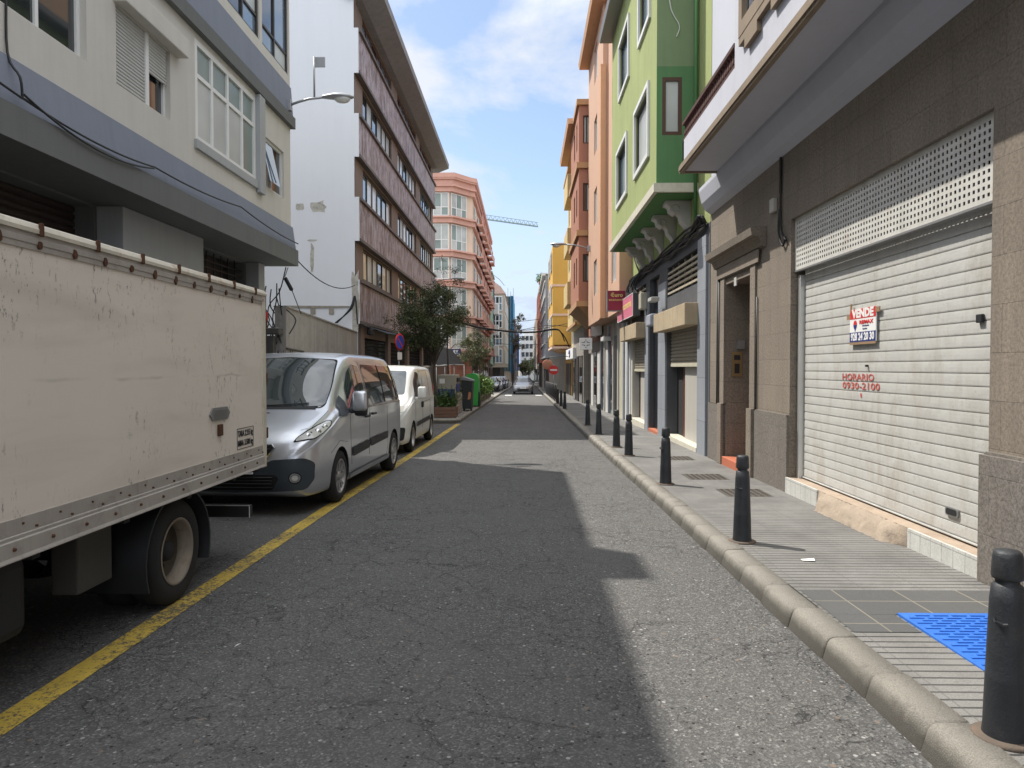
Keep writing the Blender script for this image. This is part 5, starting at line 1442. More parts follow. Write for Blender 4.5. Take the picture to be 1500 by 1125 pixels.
DARKIN = plain('dark_interior', (.012, .012, .012), .9)
SHUT = m_shut()
WTILE = m_blocks('white_tile', (.55, .55, .52), .15, .2, 'yz', (.2, .19, .17), .004, .5, .12, 60, 0, .2, .2, .3)
bR = empty('stone_building', 'brown stone faced building with lilac overhanging upper floor, shutter and doorway', 'building', (XR + 4, 5, 0))
ys0 = YX(1450, XR); ys1 = YX(1157, XR); zs0 = .2
zpt = 3.44; zpb = 2.80
YE = 12.75; yd0 = YX(1100, XR); yd1 = YX(1063, XR); zdt = ZX(1100, 402, XR)
PL = .98
m = MB(); rev = .16
FRw = FR(XR, 0)
H = [(ys0, ys1, -.2, zpt), (yd0, yd1, -.2, zdt)]
wallgrid(m, FRw, -6, YE, PL, 4.31, H, .3)
m.quad((XR, YE, -.4), (XR + 9, YE, -.4), (XR + 9, YE, 4.31), (XR, YE, 4.31))
m.build('stone_wall', STONE, bR)
m = MB()   # granite plinth and pilasters
wallgrid(m, FR(XR - .035, 0), -6, YE, -.4, PL, [(ys0 - .0, ys1, -.39, PL), (yd0 - .05, yd1 + .05, -.39, PL)], .034, False)
fbox(m, FRw, -6, ys0 - .02, PL - .002, PL + .02, -.05, .035); fbox(m, FRw, ys1 + .02, yd0 - .3, PL - .002, PL + .02, -.05, .035)
m.build('plinth', GRAN, bR)
m = MB(); fbox(m, FR(XR, 0), -2.0, ys0 - .01, -.3, .98, .04, .075); m.build('pilaster_base', GRAN, bR)
# perforated panel: real square holes
m = MB(); Fp = FR(XR + .05, 0); hs = []; pitch = .0575
u = ys0 + .05
while u < ys1 - .07:
    z = zpb + .04
    while z < zpt - .06: hs.append((round(u, 4), round(u + .028, 4), round(z, 4), round(z + .028, 4))); z += pitch
    u += pitch
fast = {}
us = sorted({ys0, ys1, *[h[0] for h in hs], *[h[1] for h in hs]}); zs = sorted({zpb, zpt, *[h[2] for h in hs], *[h[3] for h in hs]})
h0 = {(h[0], h[2]) for h in hs}
for a, b in zip(us, us[1:]):
    for c, d in zip(zs, zs[1:]):
        if (a, c) in h0: continue
        fquad(m, Fp, a, b, c, d, 0)
for a, b, c, d in hs:
    m.quad(pt(Fp, b, c), pt(Fp, b, d), pt(Fp, b, d, -.006), pt(Fp, b, c, -.006)); m.quad(pt(Fp, a, c), pt(Fp, b, c), pt(Fp, b, c, -.006), pt(Fp, a, c, -.006))
PERF = M('perforated_sheet', (.6, .59, .55), .6, .1, 2, .2, 60, .1, .4, .35, .35, (.35, .19, .08))
pp = m.build('perforated_panel', PERF, bR)
m = MB(); fbox(m, Fp, ys0, ys1, zpb - .02, zpb, -.05, .01); m.build('panel_rail', W_GREY, bR)
m = MB(); xb = XR + .6; m.quad((xb, ys0, zs0), (xb, ys1, zs0), (xb, ys1, zpt), (xb, ys0, zpt)); m.quad((XR + .3, ys0, zpt), (xb, ys0, zpt), (xb, ys1, zpt), (XR + .3, ys1, zpt)); m.quad((XR + .3, ys0, zs0), (xb, ys0, zs0), (xb, ys0, zpt), (XR + .3, ys0, zpt)); m.quad((XR + .3, ys1, zs0), (xb, ys1, zs0), (xb, ys1, zpt), (XR + .3, ys1, zpt)); m.build('shutter_box', DARKIN, bR)
# roller shutter of curved slats
XS = XR + .14; ysh1 = ys1 - .10; m = MB(); P = []; z = zpb + .05; pit = .1
while z > zs0 + .14:
    P += [(XS + .01, z), (XS, z - .003), (XS - .0012, z - .02), (XS - .002, z - .05), (XS - .0012, z - .085), (XS + .001, z - .094), (XS + .01, z - .097)]; z -= pit
zlast = z; m.strip(P, ys0 + .02, ysh1); rs = m.build('roller_shutter', SHUT, bR)
m = MB(); m.bbox(XS - .02, XS + .02, ys0 + .02, ysh1, zs0 + .035, zlast, .005); m.build('bottom_bar', M('shutter_bottom_bar', (.5, .5, .48), .5, .15, 3, .2, 60, .3, .4, .6), rs)
m = MB(); m.bbox(XS - .06, XS + .05, ysh1 + .001, ysh1 + .075, zs0, zpb - .06, .008); m.build('guide_rail', plain('bright_steel', (.62, .62, .6), .35, .6), bR)
m = MB(); fbox(m, FRw, ysh1 + .08, ys1 + .0, zs0, zpb - .06, -.3, -.12); m.build('jamb', GRAN, bR)
# threshold: broken tiles and mortar
m = MB(); m.box(XR - .02, XR + .3, ys0 - .02, ys1, -.3, zs0 + .02); m.build('threshold', M('pinkish_mortar', (.38, .30, .23), .9, .25, 4, .6, 40, 0, .3, 0, .6, (.2, .14, .1)), bR)
yA = YX(1204, XR); yB = YX(1340, XR)
for a, b in ((ys0 - .02, yB), (yA, ys1)): m = MB(); m.box(XR - .045, XR - .021, a, b, .0, zs0 + .025); m.build('threshold_tiles', WTILE, bR)
m = MB(); rr = random.Random(9); n = 40; nz_ = 6; vs = []
for i in range(n + 1):
    yy = yB + (yA - yB) * i / n; e_ = min(1, i / 5, (n - i) / 5)
    for j in range(nz_ + 1):
        t_ = j / nz_; d_ = .14 * e_ * (1 - t_) ** .6; vs.append((XR - .03 - d_ + rr.uniform(-.012, .012), yy + rr.uniform(-.02, .02), g(yy) + .12 + t_ * (zs0 - g(yy) - .1) + rr.uniform(-.01, .01)))
m.smooth = True; m.add(vs, [(i * (nz_ + 1) + j, (i + 1) * (nz_ + 1) + j, (i + 1) * (nz_ + 1) + j + 1, i * (nz_ + 1) + j + 1) for i in range(n) for j in range(nz_)])
m.build('mortar_ramp', M('rough_mortar', (.33, .27, .21), .95, .3, 5, .9, 35, 0, .3, 0, .5, (.17, .13, .1)), bR)
# slot and small fittings on the shutter
y_, z_ = fx(1397, 750, XS); m = MB(); P = rnd([(y_ - .085, z_ - .035), (y_ + .085, z_ - .035), (y_ + .085, z_ + .035), (y_ - .085, z_ + .035)], .025)
m.prism(P, XS - .02, XS - .002, 'x'); sl_ = m.build('handle_surround', W_GREY, rs)
P = rnd([(y_ - .07, z_ - .024), (y_ + .07, z_ - .024), (y_ + .07, z_ + .024), (y_ - .07, z_ + .024)], .02); m = MB(); m.prism(P, XS - .023, XS - .0205, 'x'); m.build('handle_slot', DARKIN, sl_)
y_, z_ = fx(1439, 466, XS); m = MB(); m.bbox(XS - .03, XS - .003, y_ - .035, y_ + .035, z_ - .035, z_ + .03, .006); m.build('lock', BLK, rs)
y_, z_ = fx(1272, 536, XS); m = MB(); m.bbox(XS - .03, XS - .003, y_ - .012, y_ + .012, z_ - .01, z_ + .012, .004); m.build('lock', BLK, rs)
REDP = M('faded_red_paint', (.5, .12, .1), .8, .3, 20, .1, 60)
for s_, px, py, px0, px1 in (('HORARIO', 1256, 552, 1233, 1279), ('0930-2100', 1260, 565, 1233, 1287)):
    y_, z_ = fx(px, py, XS - .006); a, _ = fx(px0, py, XS - .006); b, _ = fx(px1, py, XS - .006)
    w_ = a - b; sz = .098; tw = {7: .62, 9: .6}[len(s_)] * sz * len(s_)
    text(s_, sz, REDP, rs, (XS - .0062, y_, z_ - .005), (0, -1, 0), (0, 0, 1), fit=w_, bold=.001)
y_, z_ = fx(1262, 579, XS); m = MB(); m.prism(rnd([(y_ - .02, z_ - .025), (y_ + .015, z_ - .02), (y_ + .02, z_ + .02), (y_ - .01, z_ + .026)], .02), XS - .0065, XS - .005, 'x'); m.build('paint_blot', REDP, rs)
# doorway
m = MB(); xr = XR + .42; m.quad((XR + .3, yd0, -.2), (xr, yd0, -.2), (xr, yd0, zdt), (XR + .3, yd0, zdt)); m.quad((XR + .3, yd1, -.2), (xr, yd1, -.2), (xr, yd1, zdt), (XR + .3, yd1, zdt)); m.quad((XR + .3, yd0, zdt), (xr, yd0, zdt), (xr, yd1, zdt), (XR + .3, yd1, zdt))
m.build('door_reveal', STONE, bR)
m = MB(); m.bbox(xr, xr + .06, yd0, yd1, .1, zdt, .005); dr = m.build('door', W_BROWN, bR)
m = MB()
for z in (.3, .9, 1.5, 2.1): 
    m.bbox(xr - .03, xr - .001, yd0 + .12, (yd0 + yd1) / 2 - .05, z, z + .48, .015); m.bbox(xr - .03, xr - .001, (yd0 + yd1) / 2 + .05, yd1 - .12, z, z + .48, .015)
m.build('door_panels', W_BROWN, dr)
m = MB(); m.lathe([(.035, 0), (.03, -.04), (.0, -.05)], 12, (xr - .03, (yd0 + yd1) / 2, 1.1), 'x'); m.build('door_knob', plain('brass', (.5, .33, .1), .3, 1), dr)
m = MB(); m.bbox(XR - .06, XR + .5, yd0 + .01, yd1 - .01, -.2, g(11) + .26, .01); m.build('door_step', M('terracotta_tile', (.42, .13, .07), .7, .15), bR)
m = MB()
for a, b in ((yd0 - .24, yd0 - .02), (yd1 + .02, yd1 + .24)):
    fbox(m, FRw, a, b, PL + .02, zdt + .1, .001, .03); fbox(m, FRw, a, b, -.3, PL + .02, .036, .075)
fbox(m, FRw, yd0 - .24, yd1 + .24, zdt + .1, zdt + .3, .001, .03)
m.prism([(XR - .002, zdt + .3), (XR - .06, zdt + .32), (XR - .10, zdt + .42), (XR - .2, zdt + .46), (XR - .22, zdt + .56), (XR - .002, zdt + .58)], yd0 - .62, yd1 + .55)
fbox(m, FRw, yd0 - .42, yd1 + .4, zdt + .12, zdt + .298, .031, .05)
m.build('door_surround', STONE, bR)
y_, z_ = fx(1081, 413, XR); m = MB(); fbox(m, FRw, y_ - .06, y_ + .06, z_ - .06, z_ + .07, .031, .045); m.build('house_number_tile', WTILE, bR)
m = MB(); fbox(m, (V((XR + .1, yd1 - .003, 0)), V((1, 0, 0)), V((0, -1, 0))), 0, .16, 1.45, 1.85, 0, .02); ic = m.build('intercom', plain('brass_plate', (.4, .3, .15), .35, .8), bR)
m = MB(); fbox(m, (V((XR + .1, yd1 - .024, 0)), V((1, 0, 0)), V((0, -1, 0))), .04, .12, 1.5, 1.66, 0, .004); fbox(m, (V((XR + .1, yd1 - .024, 0)), V((1, 0, 0)), V((0, -1, 0))), .03, .13, 1.72, 1.8, 0, .004); m.build('intercom_buttons', BLK, ic)
m = MB(); fbox(m, (V((XR + .18, yd1 - .003, 0)), V((1, 0, 0)), V((0, -1, 0))), 0, .12, 1.9, 2.04, 0, .05); m.build('mail_slot', W_GREY, bR)
# thin dark pipes stand in for the dark grooves beside the doorway
m = MB()
for d_ in (.36, .46): m.tube([(XR - .02, yd1 + d_, -.1), (XR - .02, yd1 + d_, 3.1)], .013, 6)
m.tube([(XR - .02, yd0 - .3, .9), (XR - .02, yd0 - .3, 2.6)], .012, 6); m.build('pipe', W_DARK, bR)
# overhang: cove, soffit, fascia trim, lilac wall
XO = fx(994, 258, 2.5)[0]; 
ZO = 4.71; XF = 2.5; YO = YX(994, XF); YB = YX(1073, XF + .04)
m = MB(); m.prism([(XR, 4.31), (XR - .1, 4.38), (XR - .17, 4.5), (XR - .22, 4.7), (XR - .22, 4.76), (XR + .3, 4.76), (XR + .3, 4.31)], -6, YE + .0)
m.prism([(XR - .22, 4.757), (XF + .06, 4.757), (XF + .06, 4.9), (XR, 4.9)], -6, YO + .0)
m.build('soffit', LILAC, bR)
m = MB(); m.prism([(XF, ZO), (XF + .058, ZO), (XF + .058, ZO + .14), (XF, ZO + .14)], -6, YO); m.prism([(XF - .018, ZO + .035), (XF - .001, ZO + .035), (XF - .001, ZO + .1), (XF - .018, ZO + .1)], -6, YO + .005); m.box(XF, XR - .22, YO + .001, YO + .05, ZO + .02, ZO + .14); m.build('fascia_trim', TRIM, bR)
zpar = ZX(1011, 192, XF + .04); FU = FR(XF + .04, 0)
m = MB()
wu = (4.9, 6.0, 6.3, 8.2); y_, z_ = fx(1089, 52, XF + .04)
WU = (y_ - 1.6, y_ - .12, z_ + .12, z_ + 1.7); WU2 = (y_ - 3.4, y_ - 2.2, z_ + .12, z_ + 1.7)
wallgrid(m, FU, -6, YB, ZO + .142, 11.5, [WU, WU2], .2); m.quad((XF + .04, YB, ZO + .14), (XR + 9, YB, ZO + .14), (XR + 9, YB, 11.5), (XF + .04, YB, 11.5)); m.quad((XF + .04, -6, 11.5), (XF + .04, YB, 11.5), (XR + 9, YB, 11.5), (XR + 9, -6, 11.5))
fbox(m, FU, YB + .002, YO - .02, ZO + .142, zpar, -.1, 0); m.box(XF + .04, XR, YO - .12, YO - .021, ZO + .142, zpar)
m.quad((XR, YB, 4.76), (XR, YE, 4.76), (XR, YE, 11.5), (XR, YB, 11.5)); m.quad((XR, YE, 4.3), (XR + 9, YE, 4.3), (XR + 9, YE, 11.5), (XR, YE, 11.5)); m.quad((XR, YB, 11.5), (XR, YE, 11.5), (XR + 9, YE, 11.5), (XR + 9, YB, 11.5))
m.quad((XR, YO, 4.76), (XR, YE, 4.76), (XR, YE, 4.9), (XR, YO, 4.9))
m.build('upper_wall', LILAC, bR)
for W in (WU, WU2):
    wn_ = window(bR, FU, *W, .14, W_BROWN, [G_DARK], 2, 1, .08, [W[2] + .9])
    m = MB(); fbox(m, FU, W[0] - .12, W[0], W[2] - .16, W[3], .001, .06); fbox(m, FU, W[1], W[1] + .12, W[2] - .16, W[3], .001, .06); fbox(m, FU, W[0], W[1], W[2] - .16, W[2] - .001, .001, .06)
    for k in range(8):
        a = W[0] - .12 + k * (W[1] - W[0] + .24) / 8; wd_ = (W[1] - W[0] + .24) / 8; hh = .09 if k in (0, 3, 4, 7) else .2
        fbox(m, FU, a, a + wd_, W[2] - .161 - hh, W[2] - .161, .001, .055)
    m.build('window_surround', TRIM, wn_)
    m = MB()
    for k in range(7): a = W[0] + .1 + k * (W[1] - W[0] - .2) / 6; m.tube([pt(FU, a, W[2] + .02, .02), pt(FU, a, W[2] + 1.0, .02)], .012, 5)
    m.build('window_bars', W_DARK, wn_)
# balustrade on the parapet
m = MB(); fbox(m, FU, YB + .01, YO - .03, zpar, zpar + .04, -.08, .0); fbox(m, FU, YB + .01, YO - .03, zpar + .25, zpar + .30, -.08, .01); n = 26
for k in range(n):
    yy = YB + .06 + k * (YO - YB - .14) / (n - 1); m.lathe([(.018, 0), (.034, .05), (.03, .09), (.014, .14), (.022, .19), (.02, .21)], 8, (XF + .08, yy, zpar + .04))
m.build('balustrade', M('rust_brown_rail', (.07, .025, .018), .7, .2), bR)
m = MB(); z_ = 6.72; P = [(XR, z_ + .32)] + [(XR - .9 * math.sin(t), z_ + .32 - .30 * math.cos(t) ** .5 if math.cos(t) > 0 else z_ + .32) for t in [i * PI / 2 / 8 for i in range(9)]] + [(XR - .9, z_ + .45), (XR, z_ + .45)]
m.smooth = True; m.prism(P, YB + .002, 10.1); m.smooth = False; m.box(XR - .9, XR - .84, YB + .002, 10.1, z_ + .451, z_ + 1.1); m.build('upper_balcony', LILAC, bR)
m = MB()
y_, z_ = fx(1136, 300, XR); m.bbox(XR - .06, XR - .001, y_ - .07, y_ + .07, z_ - .1, z_ + .08, .01); tag(m.build('junction_box', plain('dirty_white_box', (.45, .43, .38), .6)), 'off-white junction box on the stone wall left of the big shutter', 'junction box')
y_ = YX(1144, XR)
cable('conduit', 'dark conduit and cables dropping from the lilac soffit past the junction box', [[(XR - .025, y_, 4.3), (XR - .025, y_, z_ - .1), (XR - .03, y_ - .05, z_ - .4), (XR - .03, y_ - .22, z_ - .55)], [(XR - .02, y_ + .05, z_ - .1), (XR - .04, y_ + .02, z_ - .4), (XR - .03, y_ - .1, z_ - .6), (XR - .03, y_ - .2, z_ - .5)], [(XR - .02, y_ + .03, 4.3), (XR - .02, y_ + .03, z_ + .1)]], .014, 6, None, None, 'conduit')
# for-sale board taped to the shutter
xs_ = XS - .03; ya, _ = fx(1245, 475, xs_); yb, _ = fx(1283, 475, xs_); zt_ = (fx(1245, 456, xs_)[1] + fx(1283, 446, xs_)[1]) / 2; zb_ = (fx(1245, 503, xs_)[1] + fx(1283, 498, xs_)[1]) / 2
sb = empty('for_sale_sign', 'red, white and blue for-sale board tied to the shutter of the stone building', 'sign', (xs_, (ya + yb) / 2, zb_))
Fs = FR(xs_, 0); hh = zt_ - zb_
SR, SW, SB_ = plain('sign_red', (.6, .03, .03), .45), plain('sign_white', (.78, .78, .76), .45), plain('sign_navy', (.02, .035, .17), .45)
m = MB(); fbox(m, Fs, yb, ya, zb_ - .0, zt_, -.012, 0); m.build('board', SW, sb)
m = MB(); fbox(m, Fs, yb + .002, ya - .002, zt_ - hh * .3, zt_ - .002, .0005, .0015); m.build('red_band', SR, sb)
m = MB(); fbox(m, Fs, yb + .002, ya - .002, zb_ + .002, zb_ + hh * .3, .0005, .0015); m.build('blue_band', SB_, sb)
yc = (ya + yb) / 2; wsg = ya - yb; Tm = ((0, -1, 0), (0, 0, 1)); xl = xs_ - .0022
text('VENDE', hh * .34, SW, sb, (xl, yc, zt_ - hh * .155), *Tm, fit=wsg * .84, bold=.006)
text('928 24 20 30', hh * .3, SW, sb, (xl, yc, zb_ + hh * .15), *Tm, fit=wsg * .9, bold=.004)
text('RE/MAX', hh * .15, SR, sb, (xl, yc - wsg * .15, zt_ - hh * .42), *Tm, fit=wsg * .52, bold=.002)
text('INMOBILIARIA', hh * .06, SB_, sb, (xl, yc - wsg * .13, zt_ - hh * .53), *Tm, sx=1.1); text('CENTRAL', hh * .06, SB_, sb, (xl, yc - wsg * .1, zt_ - hh * .62), *Tm, sx=1.1)
cy_, cz_ = yc + wsg * .28, zt_ - hh * .47
m = MB(); m.prism([(cy_ + .04 * math.cos(t), cz_ + .045 * math.sin(t)) for t in [PI * k / 8 for k in range(9)]], xl + .0003, xl + .0012, 'x'); m.build('balloon_top', SR, sb)
m = MB(); m.prism([(cy_ + .04, cz_ - .004), (cy_ + .03, cz_ - .03), (cy_ + .008, cz_ - .055), (cy_ + .008, cz_ - .07), (cy_ - .008, cz_ - .07), (cy_ - .008, cz_ - .055), (cy_ - .03, cz_ - .03), (cy_ - .04, cz_ - .004)], xl + .0003, xl + .0012, 'x'); m.build('balloon_bottom', SB_, sb)
TAPE = plain('brown_tape', (.3, .2, .12), .4)
for a, b, c, d in ((ya - .01, ya + .07, zt_ - .1, zt_ - .055), (yb - .07, yb + .01, zt_ - .06, zt_ - .01), (ya - .03, ya - .005, zt_ - .03, zt_ + .06), (yb, ya, zb_ - .025, zb_ - .001)): m = MB(); fbox(m, Fs, a, b, c, d, -.008, .0018); m.build('tape', TAPE, sb)

# ---- green building ------------------------------------------------------------------
GREEN = M('green_paint', (.31, .35, .145), .85, .12, .9, .25, 60, 0, .3, .35, .35, (.2, .31, .16))
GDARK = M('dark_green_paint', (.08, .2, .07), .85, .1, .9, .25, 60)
CRMW = M('cream_ledge', (.55, .52, .43), .8, .12, 2, .2, 50, 0, .3, .3, .2, (.2, .18, .14))
DG = M('dark_grey_render', (.085, .088, .095), .75, .15, 1, .2, 50, 0, .35, .3, .25, (.2, .2, .2))
GP = m_blocks('grey_pilaster', (.27, .29, .32), 3, .8, 'yz', (.12, .12, .13), .006, .55, .12, 60, 0, .2, .3, .2)
XB = 2.53; yb0 = YX(960, XB); yb1 = YX(895.5, XB); zbb = 5.12; YGe = 22.0
bG = empty('green_building', 'lime green house with boxed bay on carved brackets above dark shopfronts', 'building', (XR + 4, 17, g(17)))
m = MB(); Fb = FR(XB, 0)
def wr(pxn, pxf, yt, yb_, X): 
    a, b = YX(pxn, X), YX(pxf, X); return (a, b, ZX(pxn, yb_, X), ZX(pxn, yt, X))
GA = wr(920, 907, 34, 112, XB); GB = (*wr(950, 935.5, 26, 26, XB)[:2], GA[2], GA[3]); GC = wr(949, 930, 131, 226, XB); GD = (*wr(917.5, 904, 200, 200, XB)[:2], GC[2], GC[3])
ztop = 11.0
wallgrid(m, Fb, yb0, yb1, zbb, ztop, [GA, GB, GC, GD], .12)
m.quad((XB, yb1, zbb), (XR, yb1, zbb), (XR, yb1, ztop), (XB, yb1, ztop))
sx0, sx1 = fy(970, 150, yb0)[0], fy(999, 150, yb0)[0]; sz0, sz1 = fy(985, 198, yb0)[1], fy(985, 113, yb0)[1]
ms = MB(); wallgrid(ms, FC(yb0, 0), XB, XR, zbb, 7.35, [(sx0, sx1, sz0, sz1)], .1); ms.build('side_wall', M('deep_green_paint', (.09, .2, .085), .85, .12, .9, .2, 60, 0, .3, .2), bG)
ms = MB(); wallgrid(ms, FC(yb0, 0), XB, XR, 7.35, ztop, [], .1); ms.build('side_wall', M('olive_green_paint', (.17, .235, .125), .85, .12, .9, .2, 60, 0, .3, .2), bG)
wallgrid(m, FR(XR, 0), YE + .03, yb0, 4.2, ztop + .5, [], 0); wallgrid(m, FR(XR, 0), yb1, YGe, 4.2, ztop + .5, [], 0); wallgrid(m, FR(XR, 0), yb0, yb1, 4.2, zbb, [], 0)
shell(m, XR, XR + 9, YE + .03, YGe, 4.2, ztop + .5, 'W')
m.build('wall', GREEN, bG)
for W in (GA, GB, GC, GD):
    w_ = window(bG, Fb, *W, .08, W_DARK, [G_DARK, G_PALE] if W is GC else [G_DARK, G_BLUE], 1, 1, .07)
    m = MB(); t_ = .1; fbox(m, Fb, W[0] - t_, W[1] + t_, W[2] - t_, W[2], .001, .05); fbox(m, Fb, W[0] - t_, W[1] + t_, W[3], W[3] + t_, .001, .05); fbox(m, Fb, W[0] - t_, W[0], W[2], W[3], .001, .05); fbox(m, Fb, W[1], W[1] + t_, W[2], W[3], .001, .05)
    m.build('window_surround', W_WHITE, w_)
window(bG, FC(yb0, 0), sx0, sx1, sz0, sz1, .05, W_BROWN, [G_PALE], 1, 1, .07)
m = MB(); m.box(XB - .06, XR, yb0 - .07, yb1 + .05, zbb - .17, zbb - .001); m.build('bay_floor_slab', CRMW, bG)
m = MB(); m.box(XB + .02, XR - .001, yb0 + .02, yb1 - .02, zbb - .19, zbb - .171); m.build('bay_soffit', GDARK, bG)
m = MB(); m.prism([(XB - .35, ztop - .02), (XR, ztop - .02), (XR, ztop + .25), (XB - .38, ztop + .12)], yb0 - .2, yb1 + .15); m.build('eaves', W_GREY, bG)
cor = [(0, 0), (-.46, 0), (-.48, -.07), (-.42, -.11), (-.40, -.2), (-.30, -.26), (-.25, -.23), (-.20, -.28), (-.17, -.4), (-.08, -.5), (-.05, -.6), (-.0, -.62)]
CORM = M('grey_plaster', (.5, .48, .45), .85, .15, 3, .3, 50)
for k in range(5):
    yy = yb0 + .55 + k * (yb1 - yb0 - 1.5) / 4; m = MB(); zc_ = zbb - .195
    m.prism([(XR + x, zc_ + z) for x, z in cor], yy, yy + .3)
    m.prism([(XR + x * 1.08 - .001, zc_ + z * .16 + .0) for x, z in ((0, -.02), (-.46, -.02), (-.46, -.42), (0, -.42))], yy - .03, yy + .33)
    for s_ in (yy - .012, yy + .3): m.lathe([(.085, 0), (.085, .012), (.05, .014), (.045, .004), (.02, .012), (0, .012)] if s_ > yy else [(.085, .012), (.085, 0), (.05, -.002), (.045, .008), (.02, 0), (0, 0)], 16, (XR - .3, s_, zc_ - .16), 'y')
    m.build('bracket', CORM, bG)
# ground floor
m = MB()
S1 = (YX(1023, XR), YX(977, XR)); S2 = (YX(946, XR), YX(922, XR)); D1 = (YX(966, XR), YX(951, XR)); D3 = (YX(912, XR), YX(900, XR))
gg = g(17) + .1
zc1 = (ZX(1025, 467, 3.05), ZX(1025, 414, XR)); z1s = ZX(1023, 467, XR); z1g = (ZX(1023, 414, XR), ZX(1023, 362, XR))
HG = [(S1[0], S1[1], gg, z1s), (S1[0], S1[1], z1g[0], z1g[1]), (S2[0], S2[1], gg, z1s), (S2[0], S2[1], z1g[0], z1g[1]), (D1[0] + .05, D1[1] - .05, gg, 3.9)]
wallgrid(m, FR(XR, 0), YE + .03, YGe, g(22) - .3, 4.2, HG, .25); m.build('shopfront_wall', DG, bG)
for a, b in ((YX(1036, XR), YX(1024, XR)), (S1[1] + .03, D1[0]), (D1[1] - .02, S2[0] - .04), (S2[1] + .02, S2[1] + .35)): m = MB(); fbox(m, FR(XR, 0), max(a, YE + .03), b, g(18) - .2, 4.0 if a < 14 else 3.6, .001, .04); m.build('pilaster', GP, bG)
m = MB(); fbox(m, FR(XR + .12, 0), D1[0], D1[1], g(18), 3.9, -.03, 0); m.build('black_tiled_panel', m_blocks('black_tile', (.018, .02, .026), .4, .55, 'yz', (.05, .05, .05), .004, .3, .1, 40, 0, .1, .2, .1), bG)
m = MB(); m.box(XR - .03, XR + .3, D1[0] - .1, D1[1] + .1, g(18), g(18) + .2); m.build('door_step', M('terracotta_tile_b', (.45, .15, .08), .7), bG)
SLT = M('brown_slats', (.30, .27, .21), .6, .12, 2, .2, 50, .1, .4, .4)
CREAMS = M('cream_shutter', (.5, .47, .36), .6, .12, 2, .2, 50)
for (a, b), zbot in ((S1, ZX(1023, 532, XR + .1)), (S2, ZX(946, 541, XR + .1))):
    x = XR + .1; m = MB(); P = []; z = z1s
    while z > zbot: P += [(x + .012, z), (x - .01, z - .01), (x - .012, z - .05), (x + .008, z - .07)]; z -= .08
    m.strip(P, a, b); s_ = m.build('roller_shutter', SLT, bG)
    m = MB(); m.bbox(x - .02, x + .02, a, b, zbot - .07, zbot, .005); m.build('bottom_bar', CREAMS, s_)
    m = MB(); fbox(m, FR(XR + .18, 0), a, a + (b - a) * .64, gg + .15, zbot, -.04, 0); m.build('cream_panel', M('cream_panel', (.42, .40, .36), .6, .06), bG)
    m = MB(); fbox(m, FR(XR + .22, 0), a + (b - a) * .64, a + (b - a) * .76, gg + .15, zbot, -.04, 0); m.build('door', M('red_brown_door', (.1, .03, .018), .5, .15), bG)
    m = MB(); fbox(m, FR(XR + .24, 0), a + (b - a) * .76, b, gg + .1, zbot, -.04, 0); m.build('dark_doorway', DARKIN, bG)
    m = MB(); m.box(XR - .04, XR + .3, a, b, g(a) - .1, gg + .13 + .02); m.build('door_step', CRMW, bG)
    m = MB(); fbox(m, FR(XR + .2, 0), a, b, z1g[0], z1g[1], -.04, 0); m.build('vent_opening', DARKIN, bG)
    m = MB(); n = 5
    for k in range(n): z = z1g[0] + .06 + k * (z1g[1] - z1g[0] - .1) / n; fbox(m, FR(XR, 0), a, b, z, z + .045, -.06, -.01)
    for k in range(5): u = a + (b - a) * (k + .5) / 5; fbox(m, FR(XR, 0), u, u + .03, z1g[0], z1g[1], -.1, -.065)
    m.build('vent_grille', M('rusty_cream_bar', (.4, .36, .28), .7, .2, 6, .2, 40, 0, .3, 0, .5, (.2, .1, .05)), bG)
CANO = M('concrete_canopy', (.42, .33, .22), .85, .2, 2, .35, 60, 0, .3, .5, .4, (.36, .42, .3))
for (a, b), nm in ((S1, 0), (S2, 1)):
    m = MB(); m.bbox(3.03, XR - .001, a - .1, b + .15, z1s - .12, z1s + .3, .012); m.build('canopy', CANO, bG)
y_ = D1[0]
m = MB(); m.bbox(3.1, 3.3, y_ + .1, y_ + .7, z1s + .1, z1s + .4, .04); m.build('ac_cover', M('pale_grey_cowl', (.35, .37, .42), .5), bG)
m = MB(); m.bbox(3.1, 3.28, D1[1] + .1, D1[1] + .45, 3.15, 3.6, .03); m.build('meter_box', plain('cream_box', (.45, .42, .33), .5), bG)
m = MB(); m.bbox(2.95, 3.15, S1[1] + .05, S1[1] + .5, z1s + .62, z1s + .72, .02)
m.build('floodlight', M('dirty_white_lamp', (.4, .4, .38), .6), bG)
lines = []
rr = random.Random(21)
for k in range(7):
    z = 4.2 + rr.uniform(-.12, .15); lines.append([(XR - .03 - rr.random() * .06, YE + .2 + (YGe - YE) * t / 12, z + rr.uniform(-.07, .06)) for t in range(13)])
for k in range(5): lines.append([(XR - .04, YE + .15 + rr.random() * .4, 4.2), (XR - .08 - rr.random() * .1, YE + .3, 4.35), (XR - .05, YE + .5 + rr.random(), 4.2)])
for k in range(10):
    y0 = YGe - .2 - rr.random() * 2.5; lines.append([(XR - .05, y0, 4.3), (XR - .16 - rr.random() * .1, y0 + .2, 4.0 - rr.random() * .2), (XR - .1, y0 - .2, 3.7 - rr.random() * .3), (XR - .04, y0 + rr.uniform(-.3, .3), 3.4)])
lines.append([(XR - .05, 20.8, 5.2), (XR - .1, 20.9, 4.8), (XR - .05, 20.3, 4.3)])
cable('cable', 'thick bundle of black cables along the top of the dark shopfronts', lines, .022, 5)
cable('cable', 'loose white wire dangling on the shaded green bay side', [[(2.75, yb0 - .02, 9.3), (2.74, yb0 - .03, 8.8), (2.8, yb0 - .02, 8.4), (2.95, yb0 - .03, 8.1), (2.9, yb0 - .02, 7.9)]], .01, 4, plain('white_wire', (.6, .6, .55)))
